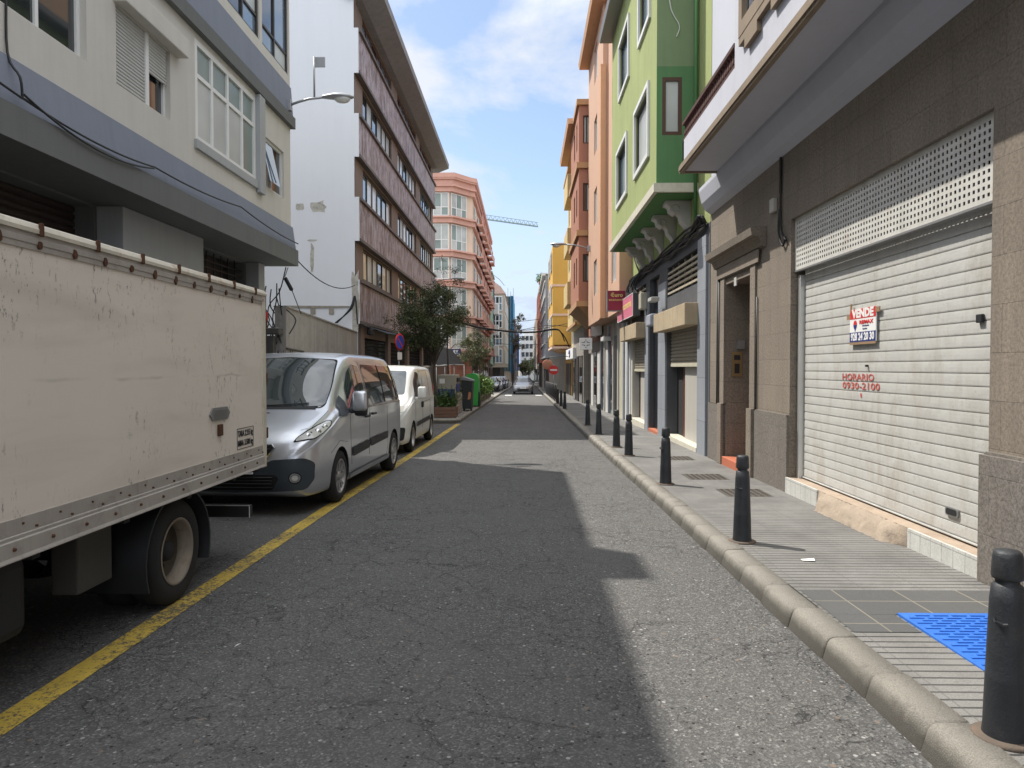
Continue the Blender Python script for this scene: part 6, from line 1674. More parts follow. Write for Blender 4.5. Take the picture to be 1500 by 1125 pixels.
cable('down_pipe', 'dark drain pipe in the corner of the green bay and the lime wall', [[(XR - .06, yb0 - .08, 4.3), (XR - .06, yb0 - .08, 11.3)]], .035, 8, GDARK, None, 'pipe')

# ---- shop signs --------------------------------------------------------------------------
MAR = plain('maroon', (.27, .02, .05), .4); PNK = M('faded_pink', (.6, .17, .25), .5, .08, 2); YEL = plain('sign_yellow', (.75, .6, .2), .5)
ys_ = 21.8; x0, z0 = fy(889, 456, ys_); x1, z1 = fy(916, 425.5, ys_)
s1 = empty('shop_sign', 'maroon square projecting sign with yellow letters above the shops', 'sign', (x0, ys_, z0))
m = MB(); m.bbox(x0 + .03, x1, ys_, ys_ + .14, z0 + .03, z1, .012); m.build('panel', MAR, s1)
m = MB(); m.box(x0, x1, ys_ - .005, ys_ + .15, z0, z0 + .028); m.box(x0, x0 + .028, ys_ - .005, ys_ + .15, z0 + .028, z1); m.tube([(x1, ys_ + .07, z1 - .05), (XR, ys_ + .07, z1 - .05)], .02, 5); m.tube([(x1, ys_ + .07, z0 + .1), (XR, ys_ + .07, z0 + .1)], .02, 5); m.build('frame', W_GREY, s1)
text('€uro', .17, YEL, s1, ((x0 + x1) / 2 + .02, ys_ - .004, z1 - .14), (1, 0, 0), (0, 0, 1), bold=.004, sx=1.05); text('economía', .12, YEL, s1, ((x0 + x1) / 2 + .015, ys_ - .004, z1 - .28), (1, 0, 0), (0, 0, 1), sx=1.0, bold=.001)
xs2 = 3.0; a, b = YX(927, xs2), YX(904.5, xs2); zt2 = (ZX(927, 429, xs2) + ZX(904.5, 444, xs2)) / 2; zb2 = (ZX(927, 462, xs2) + ZX(904.5, 474, xs2)) / 2
s2 = empty('shop_sign', 'faded pink lightbox sign lying flat along the dark shopfront', 'sign', (xs2, a, zb2))
m = MB(); m.bbox(xs2, xs2 + .2, a, b, zb2, zt2, .01); m.build('lightbox', DG, s2)
m = MB(); fbox(m, FR(xs2, 0), a + .02, b - .02, zb2 + .02, zt2 - .02, .001, .006); m.build('panel', PNK, s2)
m = MB(); 
for q in ((a, b, zt2 - .02, zt2), (a, b, zb2, zb2 + .02), (a, a + .03, zb2 + .02, zt2 - .02), (b - .03, b, zb2 + .02, zt2 - .02)): fbox(m, FR(xs2, 0), *q, .001, .012)
m.build('frame', W_WHITE, s2)
text('€uro economía', .3, YEL, s2, (xs2 - .008, (a + b) / 2, zt2 - .25), (0, -1, 0), (0, 0, 1), sx=(b - a) * .85 / (.3 * 6.7), bold=.006)
m = MB(); m.tube([(xs2 + .2, a + .3, zt2 - .1), (XR, a + .3, zt2 - .1)], .025, 5); m.tube([(xs2 + .2, b - .3, zt2 - .1), (XR, b - .3, zt2 - .1)], .025, 5); m.build('bracket', W_DARK, s2)

# ---- peach apartment block ---------------------------------------------------------------
PEA = M('peach_paint', (.56, .36, .255), .85, .07, .9, .2, 60, 0, .3, .25, .05, (.35, .2, .12)); PE2 = M('orange_edge_paint', (.58, .34, .2), .85, .08)
XP_ = 2.93; XQ = 2.75; yp0 = YGe + .02; yp1 = YX(882, XQ); yp2 = 30.7; zp0 = 3.35; ztp = 14.3
bP = empty('apartment_building', 'peach apartment block with vertical pilaster next to the green house', 'building', (XR + 4, 27, g(27)))
m = MB(); hs1, hs2 = [], []
for k in range(4):
    z = zp0 + 1.05 + k * 2.75; hs1.append((yp0 + .8, yp0 + 2.0, z, z + 1.35)); hs2.append((yp1 + 2.0, yp1 + 3.1, z, z + 1.35))
wallgrid(m, FR(XP_, 0), yp0, yp1, zp0, ztp, hs1, .14); wallgrid(m, FR(XQ, 0), yp1, yp2, zp0, ztp, hs2, .14)
m.quad((XQ, yp1, zp0), (XP_, yp1, zp0), (XP_, yp1, ztp), (XQ, yp1, ztp)); shell(m, XP_, XR + 9, yp0, yp2, zp0, ztp, 'W'); m.quad((XQ, yp2, zp0), (XP_, yp2, zp0), (XP_, yp2, ztp), (XQ, yp2, ztp)); m.quad((XQ, yp1, zp0), (XQ, yp2, zp0), (XP_, yp2, zp0), (XP_, yp1, zp0))
m.build('wall', PEA, bP)
m = MB(); m.box(XQ - .08, XQ + .1, yp1 - .04, yp1 + .5, zp0 - .02, 12.2); m.build('pilaster', PE2, bP)
for h in hs1: window(bP, FR(XP_, 0), *h, .1, W_WHITE, [G_PALE, G_DARK], 2, 1, .07)
for h in hs2: window(bP, FR(XQ, 0), *h, .1, W_WHITE, [G_DARK, G_PALE], 2, 1, .07)
m = MB(); m.prism([(2.35, 14.3), (XR + 3, 14.3), (XR + 3, 14.6), (2.3, 14.5)], yp1 - .3, yp2); m.build('eaves', PE2, bP)
m = MB(); m.box(XP_ + .01, XR + 5, yp0 + .3, yp1 - .4, ztp + .001, 16.8); m.build('stair_tower', WHR, bP)
m = MB(); m.box(XR + .02, XR + 9, yp0, yp2, g(27) - .4, zp0 - .005); m.build('ground_floor_wall', M('pale_shop_wall', (.48, .46, .41), .8, .12, 1.5, .2, 40, 0, .3, .4), bP)
PPIER = M('pale_pier', (.46, .45, .41), .8, .12, 2, .2, 40, 0, .3, .4)
yy = yp0 + .3; kinds = [WTILE, G_DARK, W_DARK, GP, G_DARK, CREAMS]
for k in range(6):
    m = MB(); fbox(m, FR(XR + .02, 0), yy, yy + 1.05, g(27) + .1, 2.75 - .1 * (k % 2), .001, .03); m.build('shop_door', [W_WHITE, CREAMS, W_DARK, G_DARK, W_WHITE, G_DARK][k], bP)
    m = MB(); fbox(m, FR(XR + .02, 0), yy + 1.1, yy + 1.3, g(27) - .1, 3.2, .001, .08); m.build('shop_pier', [GP, PPIER, PPIER, GP, PPIER, GP][k], bP)
    yy += 1.4
m = MB(); a = YX(883, 3.0); m.bbox(3.02, XR, a, a + 1.0, 2.62, 2.78, .01); m.build('door_hood', W_WHITE, bP)

# ---- terracotta building --------------------------------------------------------------------
TER = M('terracotta_paint', (.40, .19, .13), .85, .08, .9, .2, 60, 0, .3, .25); TLED = M('ochre_ledge', (.45, .27, .14), .85, .1)
XT = 2.35; yt0 = 30.9; yt1 = YX(836, XT); 
zl = [4.35, 7.4, 10.3, 13.0]
bT = empty('apartment_building', 'terracotta block with boxed bay and ochre ledges beyond the peach block', 'building', (XR + 4, 34, g(34)))
m = MB(); hf = []; hsd = []
for k in range(3):
    z = zl[k] + .95; hf += [(yt0 + .9, yt0 + 1.5, z, z + 1.2), (yt0 + 2.3, yt0 + 3.0, z, z + 1.2)]; hsd.append((XT + .18, XT + .48, z, z + 1.2))
wallgrid(m, FR(XT, 0), yt0, yt1, zl[0], zl[3], hf, .12); wallgrid(m, FC(yt0, 0), XT, XR + .5, zl[0], zl[3], hsd, .12)
m.box(XR, XR + 9, yt0 + .01, yt1 + 1.2, g(33) + 3.2, zl[3] - .01); m.quad((XT, yt1, zl[0]), (XR, yt1, zl[0]), (XR, yt1, zl[3]), (XT, yt1, zl[3])); m.quad((XT, yt0, zl[3]), (XR + .5, yt0, zl[3]), (XR, yt1, zl[3]), (XT, yt1, zl[3]))
m.build('wall', TER, bT)
for h in hf: window(bT, FR(XT, 0), *h, .08, W_BROWN, [G_DARK], 1, 1, .06)
for h in hsd: window(bT, FC(yt0, 0), *h, .08, W_BROWN, [G_PALE, G_DARK], 2, 1, .05)
for z in zl: m = MB(); m.box(XT - .1, XR + .3, yt0 - .1, yt1 + .1, z - .12, z + .12); m.build('ledge', TLED, bT)
m = MB(); vs = [(XT, yt0, 4.228), (XR, yt0, 4.228), (XR, yt1, 4.228), (XT, yt1, 4.228), (XR - .25, yt0 + .6, 3.5), (XR, yt0 + .6, 3.5), (XR, yt1 - .6, 3.5), (XR - .25, yt1 - .6, 3.5)]
m.add(vs, [(0, 1, 5, 4), (1, 2, 6, 5), (2, 3, 7, 6), (3, 0, 4, 7), (4, 5, 6, 7)]); m.build('bay_corbel', TLED, bT)
m = MB(); m.box(XR + .03, XR + 9, yt0 + .02, yt1 + 1.2, g(33) - .4, g(33) + 3.19); m.build('ground_floor_wall', CONC, bT)
for k in range(4): m = MB(); fbox(m, FR(XR + .03, 0), yt0 + .4 + k * 1.5, yt0 + 1.5 + k * 1.5, g(33) + .12, 2.3, .001, .03); m.build('shop_door', [W_WHITE, G_DARK, W_WHITE, G_DARK][k], bT)

# ---- cream building with eaves, golden block and the rest ---------------------------------------
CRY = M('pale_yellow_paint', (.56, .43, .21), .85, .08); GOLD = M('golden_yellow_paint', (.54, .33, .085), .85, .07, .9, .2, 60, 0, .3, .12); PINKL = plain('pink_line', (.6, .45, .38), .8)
yc0 = yt1 + 1.25; yc1 = 45.0; XCm = 2.45
bC = far_block('apartment_building', 'cream yellow block with deep eaves and boxed balconies beyond the terracotta bay', 'building', 1, 2.75, yc0, yc1, 12.9, CRY, cols=3, floors=3, pm=[G_DARK, G_PALE], gh_=4.3, ledge=TLED)
m = MB(); m.prism([(2.05, 12.95), (XR + 3, 12.95), (XR + 3, 13.3), (2.0, 13.2)], yt1 - 2.6, 40.5); m.build('eaves', PE2, bC)
for k in range(3): m = MB(); m.bbox(2.25, 2.748, yc0 + .1, yc0 + 3.4, 4.9 + k * 2.8, 6.1 + k * 2.8, .02); m.build('balcony', CRY, bC)
yg0 = 52.0; x0, zg = fy(809.5, 512, yg0); ztg = fy(810, 358, yg0)[1]; x1 = 3.6; yg1 = YX(803.5, x0)
bO = empty('golden_building', 'golden yellow block whose blank side wall with pale lines overhangs the pavement', 'building', (5, 57, g(57)))
m = MB(); m.box(x0, 12, yg0, yg1, zg + .35, ztg); m.build('wall', GOLD, bO)
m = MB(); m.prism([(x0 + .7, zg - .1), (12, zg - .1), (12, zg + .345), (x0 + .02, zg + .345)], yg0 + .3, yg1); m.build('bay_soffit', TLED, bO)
for py in (418, 461, 509): m = MB(); z = fy(820, py, yg0)[1]; m.box(x0 - .06, 6, yg0 - .05, yg1 + .05, z - .08, z + .08); m.build('ledge', PINKL, bO)
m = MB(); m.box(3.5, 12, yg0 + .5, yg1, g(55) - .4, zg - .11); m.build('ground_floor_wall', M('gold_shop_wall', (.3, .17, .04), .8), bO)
for k in range(2): m = MB(); fbox(m, FR(3.5, 0), yg0 + 1 + k * 3.5, yg0 + 3.6 + k * 3.5, g(55) + .1, 1.9, .001, .05); m.build('shopfront', W_DARK, bO)
for k in range(3):
    for j in range(2): window(bO, FR(x0, 0), yg0 + 1.2 + j * 3.8, yg0 + 3.2 + j * 3.8, fy(820, 505 - k * 48, yg0)[1] + 1.2 - .4, fy(820, 505 - k * 48, yg0)[1] + 2.2, -.04, W_WHITE, [G_DARK, G_PALE], 2, 1, .08)
far_block('terraced_house', 'low cream shop wall between the cream block and the golden block', 'house', 1, 3.4, yc1 + .1, yg0 - .1, 5.2, CRY, cols=2, floors=1, gh_=3.0)
xg, zt8 = fy(797.5, 408, 66)
far_block('apartment_building', 'grey and white balconied block beyond the golden block', 'building', 1, fy(799, 500, 62)[0], 62, 78, fy(800, 410, 66)[1], M('blue_grey_render', (.26, .28, .31), .85), cols=5, floors=5, wfrac=.6, ledge=WHR)
xb8, zb8 = fy(790.5, 415, 84)
br8 = far_block('brick_tower', 'slim brick red block with a roof plant, farthest tall one on the right', 'building', 1, xb8, 84, 104, zb8, m_blocks('tower_brick', (.3, .1, .07), .4, .15, 'xz', (.25, .15, .12), .01, .85, .2, 40), cols=5, floors=6)
far_block('terraced_house', 'white house with dark windows beyond the brick red block', 'house', 1, 2.6, 105, 140, 12, WHR, cols=7, floors=4)
far_block('terraced_house', 'ochre house far down the right side past the white one', 'house', 1, 2.6, 141, 200, 13, BEIGE, cols=9, floors=4)
# building closing the view
xw0, zw0 = fy(762, 492, 245); xw1, _ = fy(789, 492, 245)
bW = empty('apartment_building', 'pale white stepped block closing the far end of the street', 'building', ((xw0 + xw1) / 2, 255, g(250)))
m = MB(); m.box(xw0, xw1 + 4, 245, 270, g(250) - 1, zw0); m.box(xw0 + 1, xw1, 246, 268, zw0, fy(780, 484, 245)[1]); m.build('wall', WHR, bW)
for k in range(4):
    for j in range(3): window(bW, FC(245, 0), xw0 + .5 + j * 1.4, xw0 + 1.5 + j * 1.4, 2.5 + k * 2.8, 4.0 + k * 2.8, -.05, W_DARK, [G_DARK], 1, 1, .1)

# ---- signs further along ---------------------------------------------------------------------------
ys_ = 29.0; x0, z0 = fy(849, 512, ys_); x1, z1 = fy(867.5, 495, ys_); cx, cz = (x0 + x1) / 2, (z0 + z1) / 2
s3 = empty('shop_sign', 'white square hanging sign with dark scroll ornament', 'sign', (cx, ys_, cz))
m = MB(); m.bbox(x0, x1, ys_, ys_ + .05, z0, z1, .008); m.build('panel', SW, s3)
m = MB()
for sy in (1, -1):
    for sx_ in (1, -1):
        m.tube([(cx + sx_ * (.02 + .035 * t * .5 + .03 * math.sin(t * 1.4)), ys_ - .004, cz + sy * (.05 + .05 * math.cos(t * .8) * .6 + .01 * t)) for t in [i * .5 for i in range(9)]], .009, 4)
        m.tube([(cx + sx_ * .07, ys_ - .004, cz + sy * .05), (cx + sx_ * .17, ys_ - .004, cz + sy * .05)], .01, 4)
    m.lathe([(.028, -.008), (.028, 0)], 10, (cx, ys_, cz + sy * .15), 'y'); m.lathe([(.02, -.008), (0.0, -.008)], 10, (cx, ys_, cz + sy * .15), 'y')
m.build('ornament', INK, s3)
m = MB(); m.tube([(x1, ys_ + .025, z1 - .04), (XR, ys_ + .025, z1 - .04)], .018, 5); m.tube([(x0, ys_ + .025, z1 + .02), (x1 + .1, ys_ + .025, z1 + .06)], .014, 5); m.build('bracket', W_DARK, s3)
xs2 = 3.05; a, b = YX(874.5, xs2), YX(865.5, xs2)
m = MB(); m.bbox(xs2, xs2 + .2, a, b, ZX(870, 492, xs2), ZX(870, 474, xs2), .01); s4 = tag(m.build('shop_sign', SW), 'plain white lightbox high under the peach block', 'sign')
xs2 = 2.9; a, b = YX(839, xs2), YX(829, xs2); z0, z1 = ZX(834, 526, xs2), ZX(834, 511, xs2)
s5 = empty('shop_sign', 'white lightbox with blue ring emblem under the cream block', 'sign', (xs2, a, z0))
m = MB(); m.bbox(xs2, xs2 + .3, a, b, z0, z1, .01); m.build('lightbox', SW, s5)
m = MB(); cy_, cz_ = (a + b) / 2 - .6, (z0 + z1) / 2; m.tube([(xs2 - .01, cy_ + .45 * math.cos(t), cz_ + .2 * math.sin(t)) for t in [i * PI / 8 for i in range(14)]], .05, 5); m.build('emblem', SB_, s5)
ne = empty('no_entry_sign', 'red round no entry sign with white bar at the right kerb', 'road sign', (2.0, 45, g(45)))
x_, z_ = fy(811, 542, 45)
ne.location.x = x_
m = MB(); m.lathe([(.3, 0), (.3, .02), (0, .02)], 24, (x_, 44.97, z_), 'y'); m.lathe([(.3, 0), (0, 0)], 24, (x_, 44.97, z_), 'y'); m.build('disc', SR, ne)
m = MB(); m.box(x_ - .22, x_ + .22, 44.962, 44.968, z_ - .05, z_ + .05); m.build('bar', SW, ne)
m = MB(); m.tube([(x_, 45.03, g(45) + .13), (x_, 45.03, z_ + .32)], .03, 8); m.build('pole', W_GREY, ne)
rs2 = empty('hanging_sign', 'round terracotta hanging sign beside the no entry sign', 'sign', (1.9, 47, g(47)))
x_, z_ = fy(802, 534, 47); rs2.location.x = x_
m = MB(); m.lathe([(.32, .05), (.34, .025), (.32, 0), (0, 0)], 24, (x_, 47, z_), 'y'); m.build('disc', TER, rs2)
m = MB(); m.tube([(x_, 47.03, z_ + .3), (x_ + .1, 47.03, z_ + .5), (3.4, 47.03, z_ + .55)], .025, 6); m.build('bracket', W_DARK, rs2)
lx, lz = fy(864, 358, 29.8)
lamp('slim wall lamp reaching over the street from the peach block', (XQ - .06, 29.8, lz - .17), -1, .95, .65)
# ================================================================== street furniture, trees, cables
BOLM = M('bollard_paint', (.028, .031, .036), .5, .3, 8, .35, 60, .2, .5, .25, .35, (.1, .09, .08))


def make_bollard(label):
    r = empty('bollard', label, 'bollard', (0, 0, 0), 0, 'bollards along the right kerb')
    m = MB(); m.lathe([(.0, .014), (.105, .014), (.118, .008), (.118, 0)], 28); m.build('base_plate', M('rusty_base', (.12, .095, .075), .85, .3, 8, .4, 60, 0, .3, 0, .5, (.2, .1, .05)), r, local=True)
    m = MB(); m.lathe([(0.0818, .012), (0.0781, .05), (0.0725, .24), (0.0730, .245), (0.0716, .255), (0.0614, .56), (0.0558, .62), (0.0465, .628), (0.0428, .632), (0.0428, .645)], 32)
    m.build('post', BOLM, r, local=True)
    m = MB(); m.lathe([(.046, .645), (.055, .65), (.0575, .66), (.0535, .735), (.050, .752), (.042, .762), (.0, .765)], 32); m.build('cap', BOLM, r, local=True)
    m = MB(); m.tube([(-.055 - .0165, -.03, .50), (-.06 - .012, -.04, .485), (-.05, -.052, .475), (-.035, -.061, .478)], .008, 5); m.build('crest', BOLM, r, local=True)
    return r


BP = [(1472, 1080), (1087, 793), (975, 709), (921, 667.5), (903, 655), (877, 636.5), (861, 623), (827.3, 599), (822, 595), (817, 591.3)]
BLAB = ['black bollard in the near corner beside the blue tactile paving', 'second black bollard, opposite the big grey shutter', 'third black bollard, before the doorway of the stone building', 'black bollard opposite the first dark shop, nearer of a close pair', 'black bollard just past the close pair\'s nearer one, slightly shorter in view',
        'black bollard opposite the second dark shop', 'black bollard below the white scroll sign', 'nearest of three black bollards at the start of the far railing', 'middle of three black bollards at the start of the far railing', 'farthest of three black bollards at the start of the far railing']
b0 = make_bollard(BLAB[0])
for i, (px, py) in enumerate(BP):
    x, y = fg(px, py, .134); o = b0 if i == 0 else copy_tree(b0)
    o.location = (x, y, g(y) + .134); o['label'] = BLAB[i]; o.rotation_euler = (0, 0, [0, .2, -.3, .5, .1, .9, -.2, .4, 1, 2][i])
# railing farther along
ra = empty('railing', 'dark pavement railing starting after the last bollards on the right', 'railing', (1.85, 45, g(45)))
y = 39.0; m = MB(); seg = []
while y < 57:
    for dz in (.12, .95): m.tube([(lin(KR, y) + .2, y, g(y) + .134 + dz), (lin(KR, y + 2) + .2, y + 2, g(y + 2) + .134 + dz)], .022, 6)
    for k in range(14): yy = y + .1 + k * .14; m.tube([(lin(KR, yy) + .2, yy, g(yy) + .25), (lin(KR, yy) + .2, yy, g(yy) + 1.08)], .011, 4)
    y += 2.2
m.build('bars', W_DARK, ra)
for k in range(9):
    yy = 39 + k * 2.2; m = MB(); m.tube([(lin(KR, yy) + .2, yy - .03, g(yy) + .13), (lin(KR, yy) + .2, yy - .03, g(yy) + 1.15)], .035, 8); m.build('post', W_DARK, ra)

# ---- foliage ------------------------------------------------------------------------------------
def m_leaf(name, col, tr=.25):
    t = NT(name); co = t.coords(); n = t.noise(co, 1.7, 3); n2 = t.noise(co, 19, 2)
    c = t.mix(n2, mul(col, .45), mul(col, 1.7)); c = t.mix(t.ramp(n, [(.35, 0), (.7, .5)]), c, (col[0] * 1.7, col[1] * 1.35, col[2] * .8))
    t.L(c, t.b.inputs['Base Color']); t.b.inputs['Roughness'].default_value = .5; t.b.inputs['Specular IOR Level'].default_value = .35
    t.b.inputs['Transmission Weight'].default_value = 0; t.b.inputs['Subsurface Weight'].default_value = 0
    return t.m


LEAF1 = m_leaf('olive_dark_leaf', (.055, .075, .035)); LEAF2 = m_leaf('olive_pale_leaf', (.10, .12, .06)); LEAF3 = m_leaf('bright_leaf', (.09, .17, .03)); LEAF4 = m_leaf('fern_leaf', (.06, .11, .03)); LEAF5 = m_leaf('sparse_leaf', (.06, .065, .05))
BARK = M('bark', (.085, .07, .055), .9, .3, 5, .7, 30)


def leaves(m, rr, c, rad, n, ln, wd, droop=.2):
    c = V(c)
    for _ in range(n):
        d = V((rr.gauss(0, 1), rr.gauss(0, 1), rr.gauss(0, 1))).normalized(); p = c + V((d.x * rad[0], d.y * rad[1], d.z * rad[2])) * rr.random() ** .45
        a = V((rr.gauss(0, 1), rr.gauss(0, 1), rr.gauss(0, .7) - droop)).normalized(); b = a.cross(V((rr.gauss(0, 1), rr.gauss(0, 1), rr.gauss(0, 1)))).normalized()
        l, w_ = ln * rr.uniform(.6, 1.4), wd * rr.uniform(.7, 1.3)
        m.add([p, p + a * l * .5 + b * w_ * .5, p + a * l, p + a * l * .5 - b * w_ * .5], [(0, 1, 2, 3)])


def tree(label, x, y, z0, h0, ctr, R, lm, seed, nclump=38, nleaf=150, ln=.1, wd=.03, trunkr=.09, cat='tree', name='tree', lean=0, crad=(.22, .42), group=None):
    r = empty(name, label, cat, (x, y, z0), 0, group); rr = random.Random(seed); m = MB(); lv = MB()
    top = V((x + lean, y, z0 + h0)); m.tube([(x, y, z0 - .1), (x + lean * .3 + .03, y, z0 + h0 * .4), (x + lean * .6 - .03, y + .04, z0 + h0 * .75), top], [trunkr, trunkr * .85, trunkr * .75, trunkr * .6], 8)
    c = V(ctr)
    for k in range(nclump):
        d = V((rr.gauss(0, 1), rr.gauss(0, 1), rr.gauss(0, 1))).normalized(); q = rr.random() ** .5; p = c + V((d.x * R[0], d.y * R[1], d.z * R[2])) * q
        if k % 2 == 0:
            mid = top.lerp(p, .5) + V((rr.uniform(-.12, .12), rr.uniform(-.12, .12), rr.uniform(.0, .2))) * R[0]
            m.tube([top - V((0, 0, rr.random() * .3)), mid, p], [trunkr * .4, trunkr * .22, trunkr * .06], 5)
        s_ = rr.uniform(*crad) * R[0] * (1.15 - .35 * q)
        leaves(lv, rr, p, (s_, s_, s_ * .8), int(nleaf * rr.uniform(.5, 1.4)), ln, wd)
        if rr.random() < .5:
            e = p + V((d.x, d.y, abs(d.z) * .8)) * s_ * 1.3; m.tube([p, e], trunkr * .06, 4); leaves(lv, rr, e, (s_ * .4, s_ * .4, s_ * .5), int(nleaf * .22), ln, wd)
    m.build('trunk', BARK, r); lv.build('crown', lm, r)
    return r


x, y = fg(637, 606, .13)
tx, ty = fy(637, 560, 26.3)[0], 26.3
tree('dark leafy street tree standing before the brown office block', tx, ty, g(ty) + .13, 2.1, (tx - .22, ty, 3.25), (1.25, 1.2, 1.35), LEAF1, 5, 84, 300, .085, .028, .07)
ty = 33; tx = fy(656, 500, ty)[0]
tree('thin grey-leaved tree rising behind the dark street tree', tx, ty, g(ty) + .13, 3.6, (tx - .05, ty, 5.0), (.85, .8, 1.7), LEAF5, 15, 26, 60, .1, .03, .05, group=None)
ty = 44; tx = fy(697, 540, ty)[0]
tree('pale olive round-topped street tree behind the green container', tx, ty, g(ty) + .13, 1.9, (tx - .1, ty, 2.75), (1.0, 1.0, 1.05), LEAF2, 9, 50, 190, .1, .03, .06)
ty = 110; tx = fy(757, 540, ty)[0]
tree('tall sparse street tree with dark leaves near the blue netting', tx - .6, ty, g(ty) + .13, 5.0, (tx + .1, ty, 6.6), (1.5, 1.5, 4.4), LEAF5, 31, 46, 34, .3, .12, .13, crad=(.15, .3))
for k, (px, ty, hh, rr_) in enumerate([(783, 228, 2.6, 3.4), (775, 236, 2.2, 3.0), (766, 205, 2.2, 1.3)]):
    tx = fy(px, 540, ty)[0]; hh -= 0; tree(['round dark tree in the middle of the far end of the street', 'smaller round tree left of the far end\'s round dark tree', 'small tree before the blue house at the far left end'][k], tx, ty, g(ty), 1.6, (tx, ty, hh - .5), (rr_, rr_, rr_ * .85), LEAF2, 40 + k, 20, 90, .5, .25, .2)
# roof plant on the brick tower
x_, z_ = fy(794, 410, 85); r = empty('roof_plant', 'yellow green shrub growing on the brick red block\'s roof', 'plant', (x_, 85, zb8)); m = MB(); rr = random.Random(3); leaves(m, rr, (x_, 85, zb8 + .7), (.75, .6, .6), 420, .35, .09); m.build('foliage', LEAF3, r); m = MB(); m.bbox(x_ - .4, x_ + .4, 84.6, 85.4, zb8, zb8 + .3, .03); m.build('planter_box', TER, r)

# ---- planter ----------------------------------------------------------------------------------------
def blades(m, rr, c, n, L, w_, spread=1.0):
    for _ in range(n):
        a = rr.uniform(0, 2 * PI); tilt = rr.uniform(.15, 1.1) * spread; l = L * rr.uniform(.6, 1.2); p = V(c) + V((rr.uniform(-.04, .04), rr.uniform(-.04, .04), 0))
        d = V((math.cos(a), math.sin(a), 0)); s_ = d.cross(V((0, 0, 1))); prev = None; vs = []
        for k in range(6):
            t = k / 5; ang = PI / 2 - tilt * (.4 + 1.2 * t); p = p + (d * math.cos(ang) + V((0, 0, math.sin(ang)))) * (l / 5 if k else 0); ww = w_ * (1 - t * .9) * (.5 + min(t * 3, .5))
            vs += [p - s_ * ww, p + s_ * ww]
        m.add(vs, [(2 * k, 2 * k + 1, 2 * k + 3, 2 * k + 2) for k in range(5)])


def fronds(m, rr, c, n, L):
    for _ in range(n):
        a = rr.uniform(0, 2 * PI); tilt = rr.uniform(.3, 1.15); l = L * rr.uniform(.7, 1.2); p = V(c); d = V((math.cos(a), math.sin(a), 0)); s_ = d.cross(V((0, 0, 1)))
        for k in range(12):
            t = k / 11; ang = PI / 2 - tilt * (.3 + 1.3 * t); st = (d * math.cos(ang) + V((0, 0, math.sin(ang)))) * (l / 12); p = p + st; q = .16 * l * (1 - t) + .02
            for sg in (-1, 1): e = p + s_ * sg * q + st * .8; m.add([p, p + st * .6, e], [(0, 1, 2)])


yP = 24.55; xa, xb = -3.12, -2.38; zP = g(25) + .13
pr = empty('planter', 'brown timber planter with green fern plants at the tip of the kerb island', 'planter', ((xa + xb) / 2, yP + .4, zP))
m = MB(); 
for k in range(3): m.bbox(xa, xb, yP, yP + .9, zP + .02 + k * .115, zP + .128 + k * .115, .008)
m.build('box', M('planter_timber', (.16, .09, .06), .8, .25, 4, .3, 40), pr)
rr = random.Random(6); m = MB()
for k in range(7): fronds(m, rr, (xa + .12 + k * .09, yP + .2 + rr.random() * .5, zP + .33), 9, .75)
leaves(m, rr, ((xa + xb) / 2, yP + .45, zP + .5), (.36, .4, .18), 380, .12, .03); m.build('fern', LEAF4, pr)

# ---- recycling containers ------------------------------------------------------------------------
CB = M('beige_container', (.33, .32, .26), .6, .08, 2, .1, 40, 0, .4, .25)
yC0 = 26.9; zC = g(27) + .13; xL, xR_ = -3.32, -2.58; zT = fy(655, 549, yC0)[1]
rc = empty('recycling_container', 'beige recycling container with blue poster band and stone-look side', 'container', ((xL + xR_) / 2, yC0, zC))
m = MB(); m.bbox(xL, xR_ - .02, yC0, yC0 + 1.6, zC + .05, zT, .04); m.build('body', CB, rc)
m = MB(); m.box(xL + .03, xR_ - .06, yC0 - .006, yC0 - .001, zC + .62, zC + .95); bb = m.build('poster', SB_, rc)
text('vidrio', .2, SW, bb, ((xL + xR_) / 2, yC0 - .008, zC + .79), (1, 0, 0), (0, 0, 1), sx=1.1) if False else None
m = MB(); m.bbox(xR_ - .02, xR_ + .06, yC0 + .0, yC0 + 1.62, zC, zC + .78, .02); m.build('stone_panel', m_blocks('stone_look', (.34, .31, .25), .3, .13, 'yz', (.12, .11, .09), .012, .9, .3, 40, .5, .2, .6, 0), rc)
m = MB(); m.bbox(xR_ - .02, xR_ + .03, yC0 + .1, yC0 + 1.5, zC + .85, zC + 1.15, .01); m.build('poster', SB_, rc); m = MB(); m.bbox(xR_ - .02, xR_ + .035, yC0 + .3, yC0 + 1.3, zC + 1.22, zC + 1.38, .02); m.build('slot', BLK, rc)
m = MB(); m.bbox(xL + .1, xL + .3, yC0 - .01, yC0 - .001, zT - .33, zT - .15, .003); m.build('label', SW, rc)
yC1 = 29.3; zC = g(29) + .13; xL, xR_ = fy(676, 580, yC1)[0], fy(692, 580, yC1)[0]
wb = empty('waste_bin', 'dark wheeled waste bin with sloping grey lid between the containers', 'bin', ((xL + xR_) / 2, yC1, zC)); zt_ = fy(680, 553, yC1)[1]
m = MB(); m.prism([(xL + .04, zC + .08), (xR_ - .04, zC + .08), (xR_, zt_ - .16), (xL, zt_ - .1)], yC1, yC1 + .9); m.build('body', M('bin_body', (.025, .03, .03), .5, .15, 4, .1), wb)
m = MB(); m.prism([(xL - .03, zt_ - .098), (xR_ + .04, zt_ - .16), (xR_ + .04, zt_ - .11), (xL + .1, zt_ + .02), (xL - .03, zt_ + .02)], yC1 - .03, yC1 + .93); m.build('lid', W_GREY, wb)
for sx_ in (xL + .1, xR_ - .06): m = MB(); m.lathe([(.07, -.03), (.08, -.02), (.08, .02), (.07, .03), (0, .03)], 14, (sx_, yC1 + .1, zC + .08), 'x'); m.build('wheel', TYRE, wb)
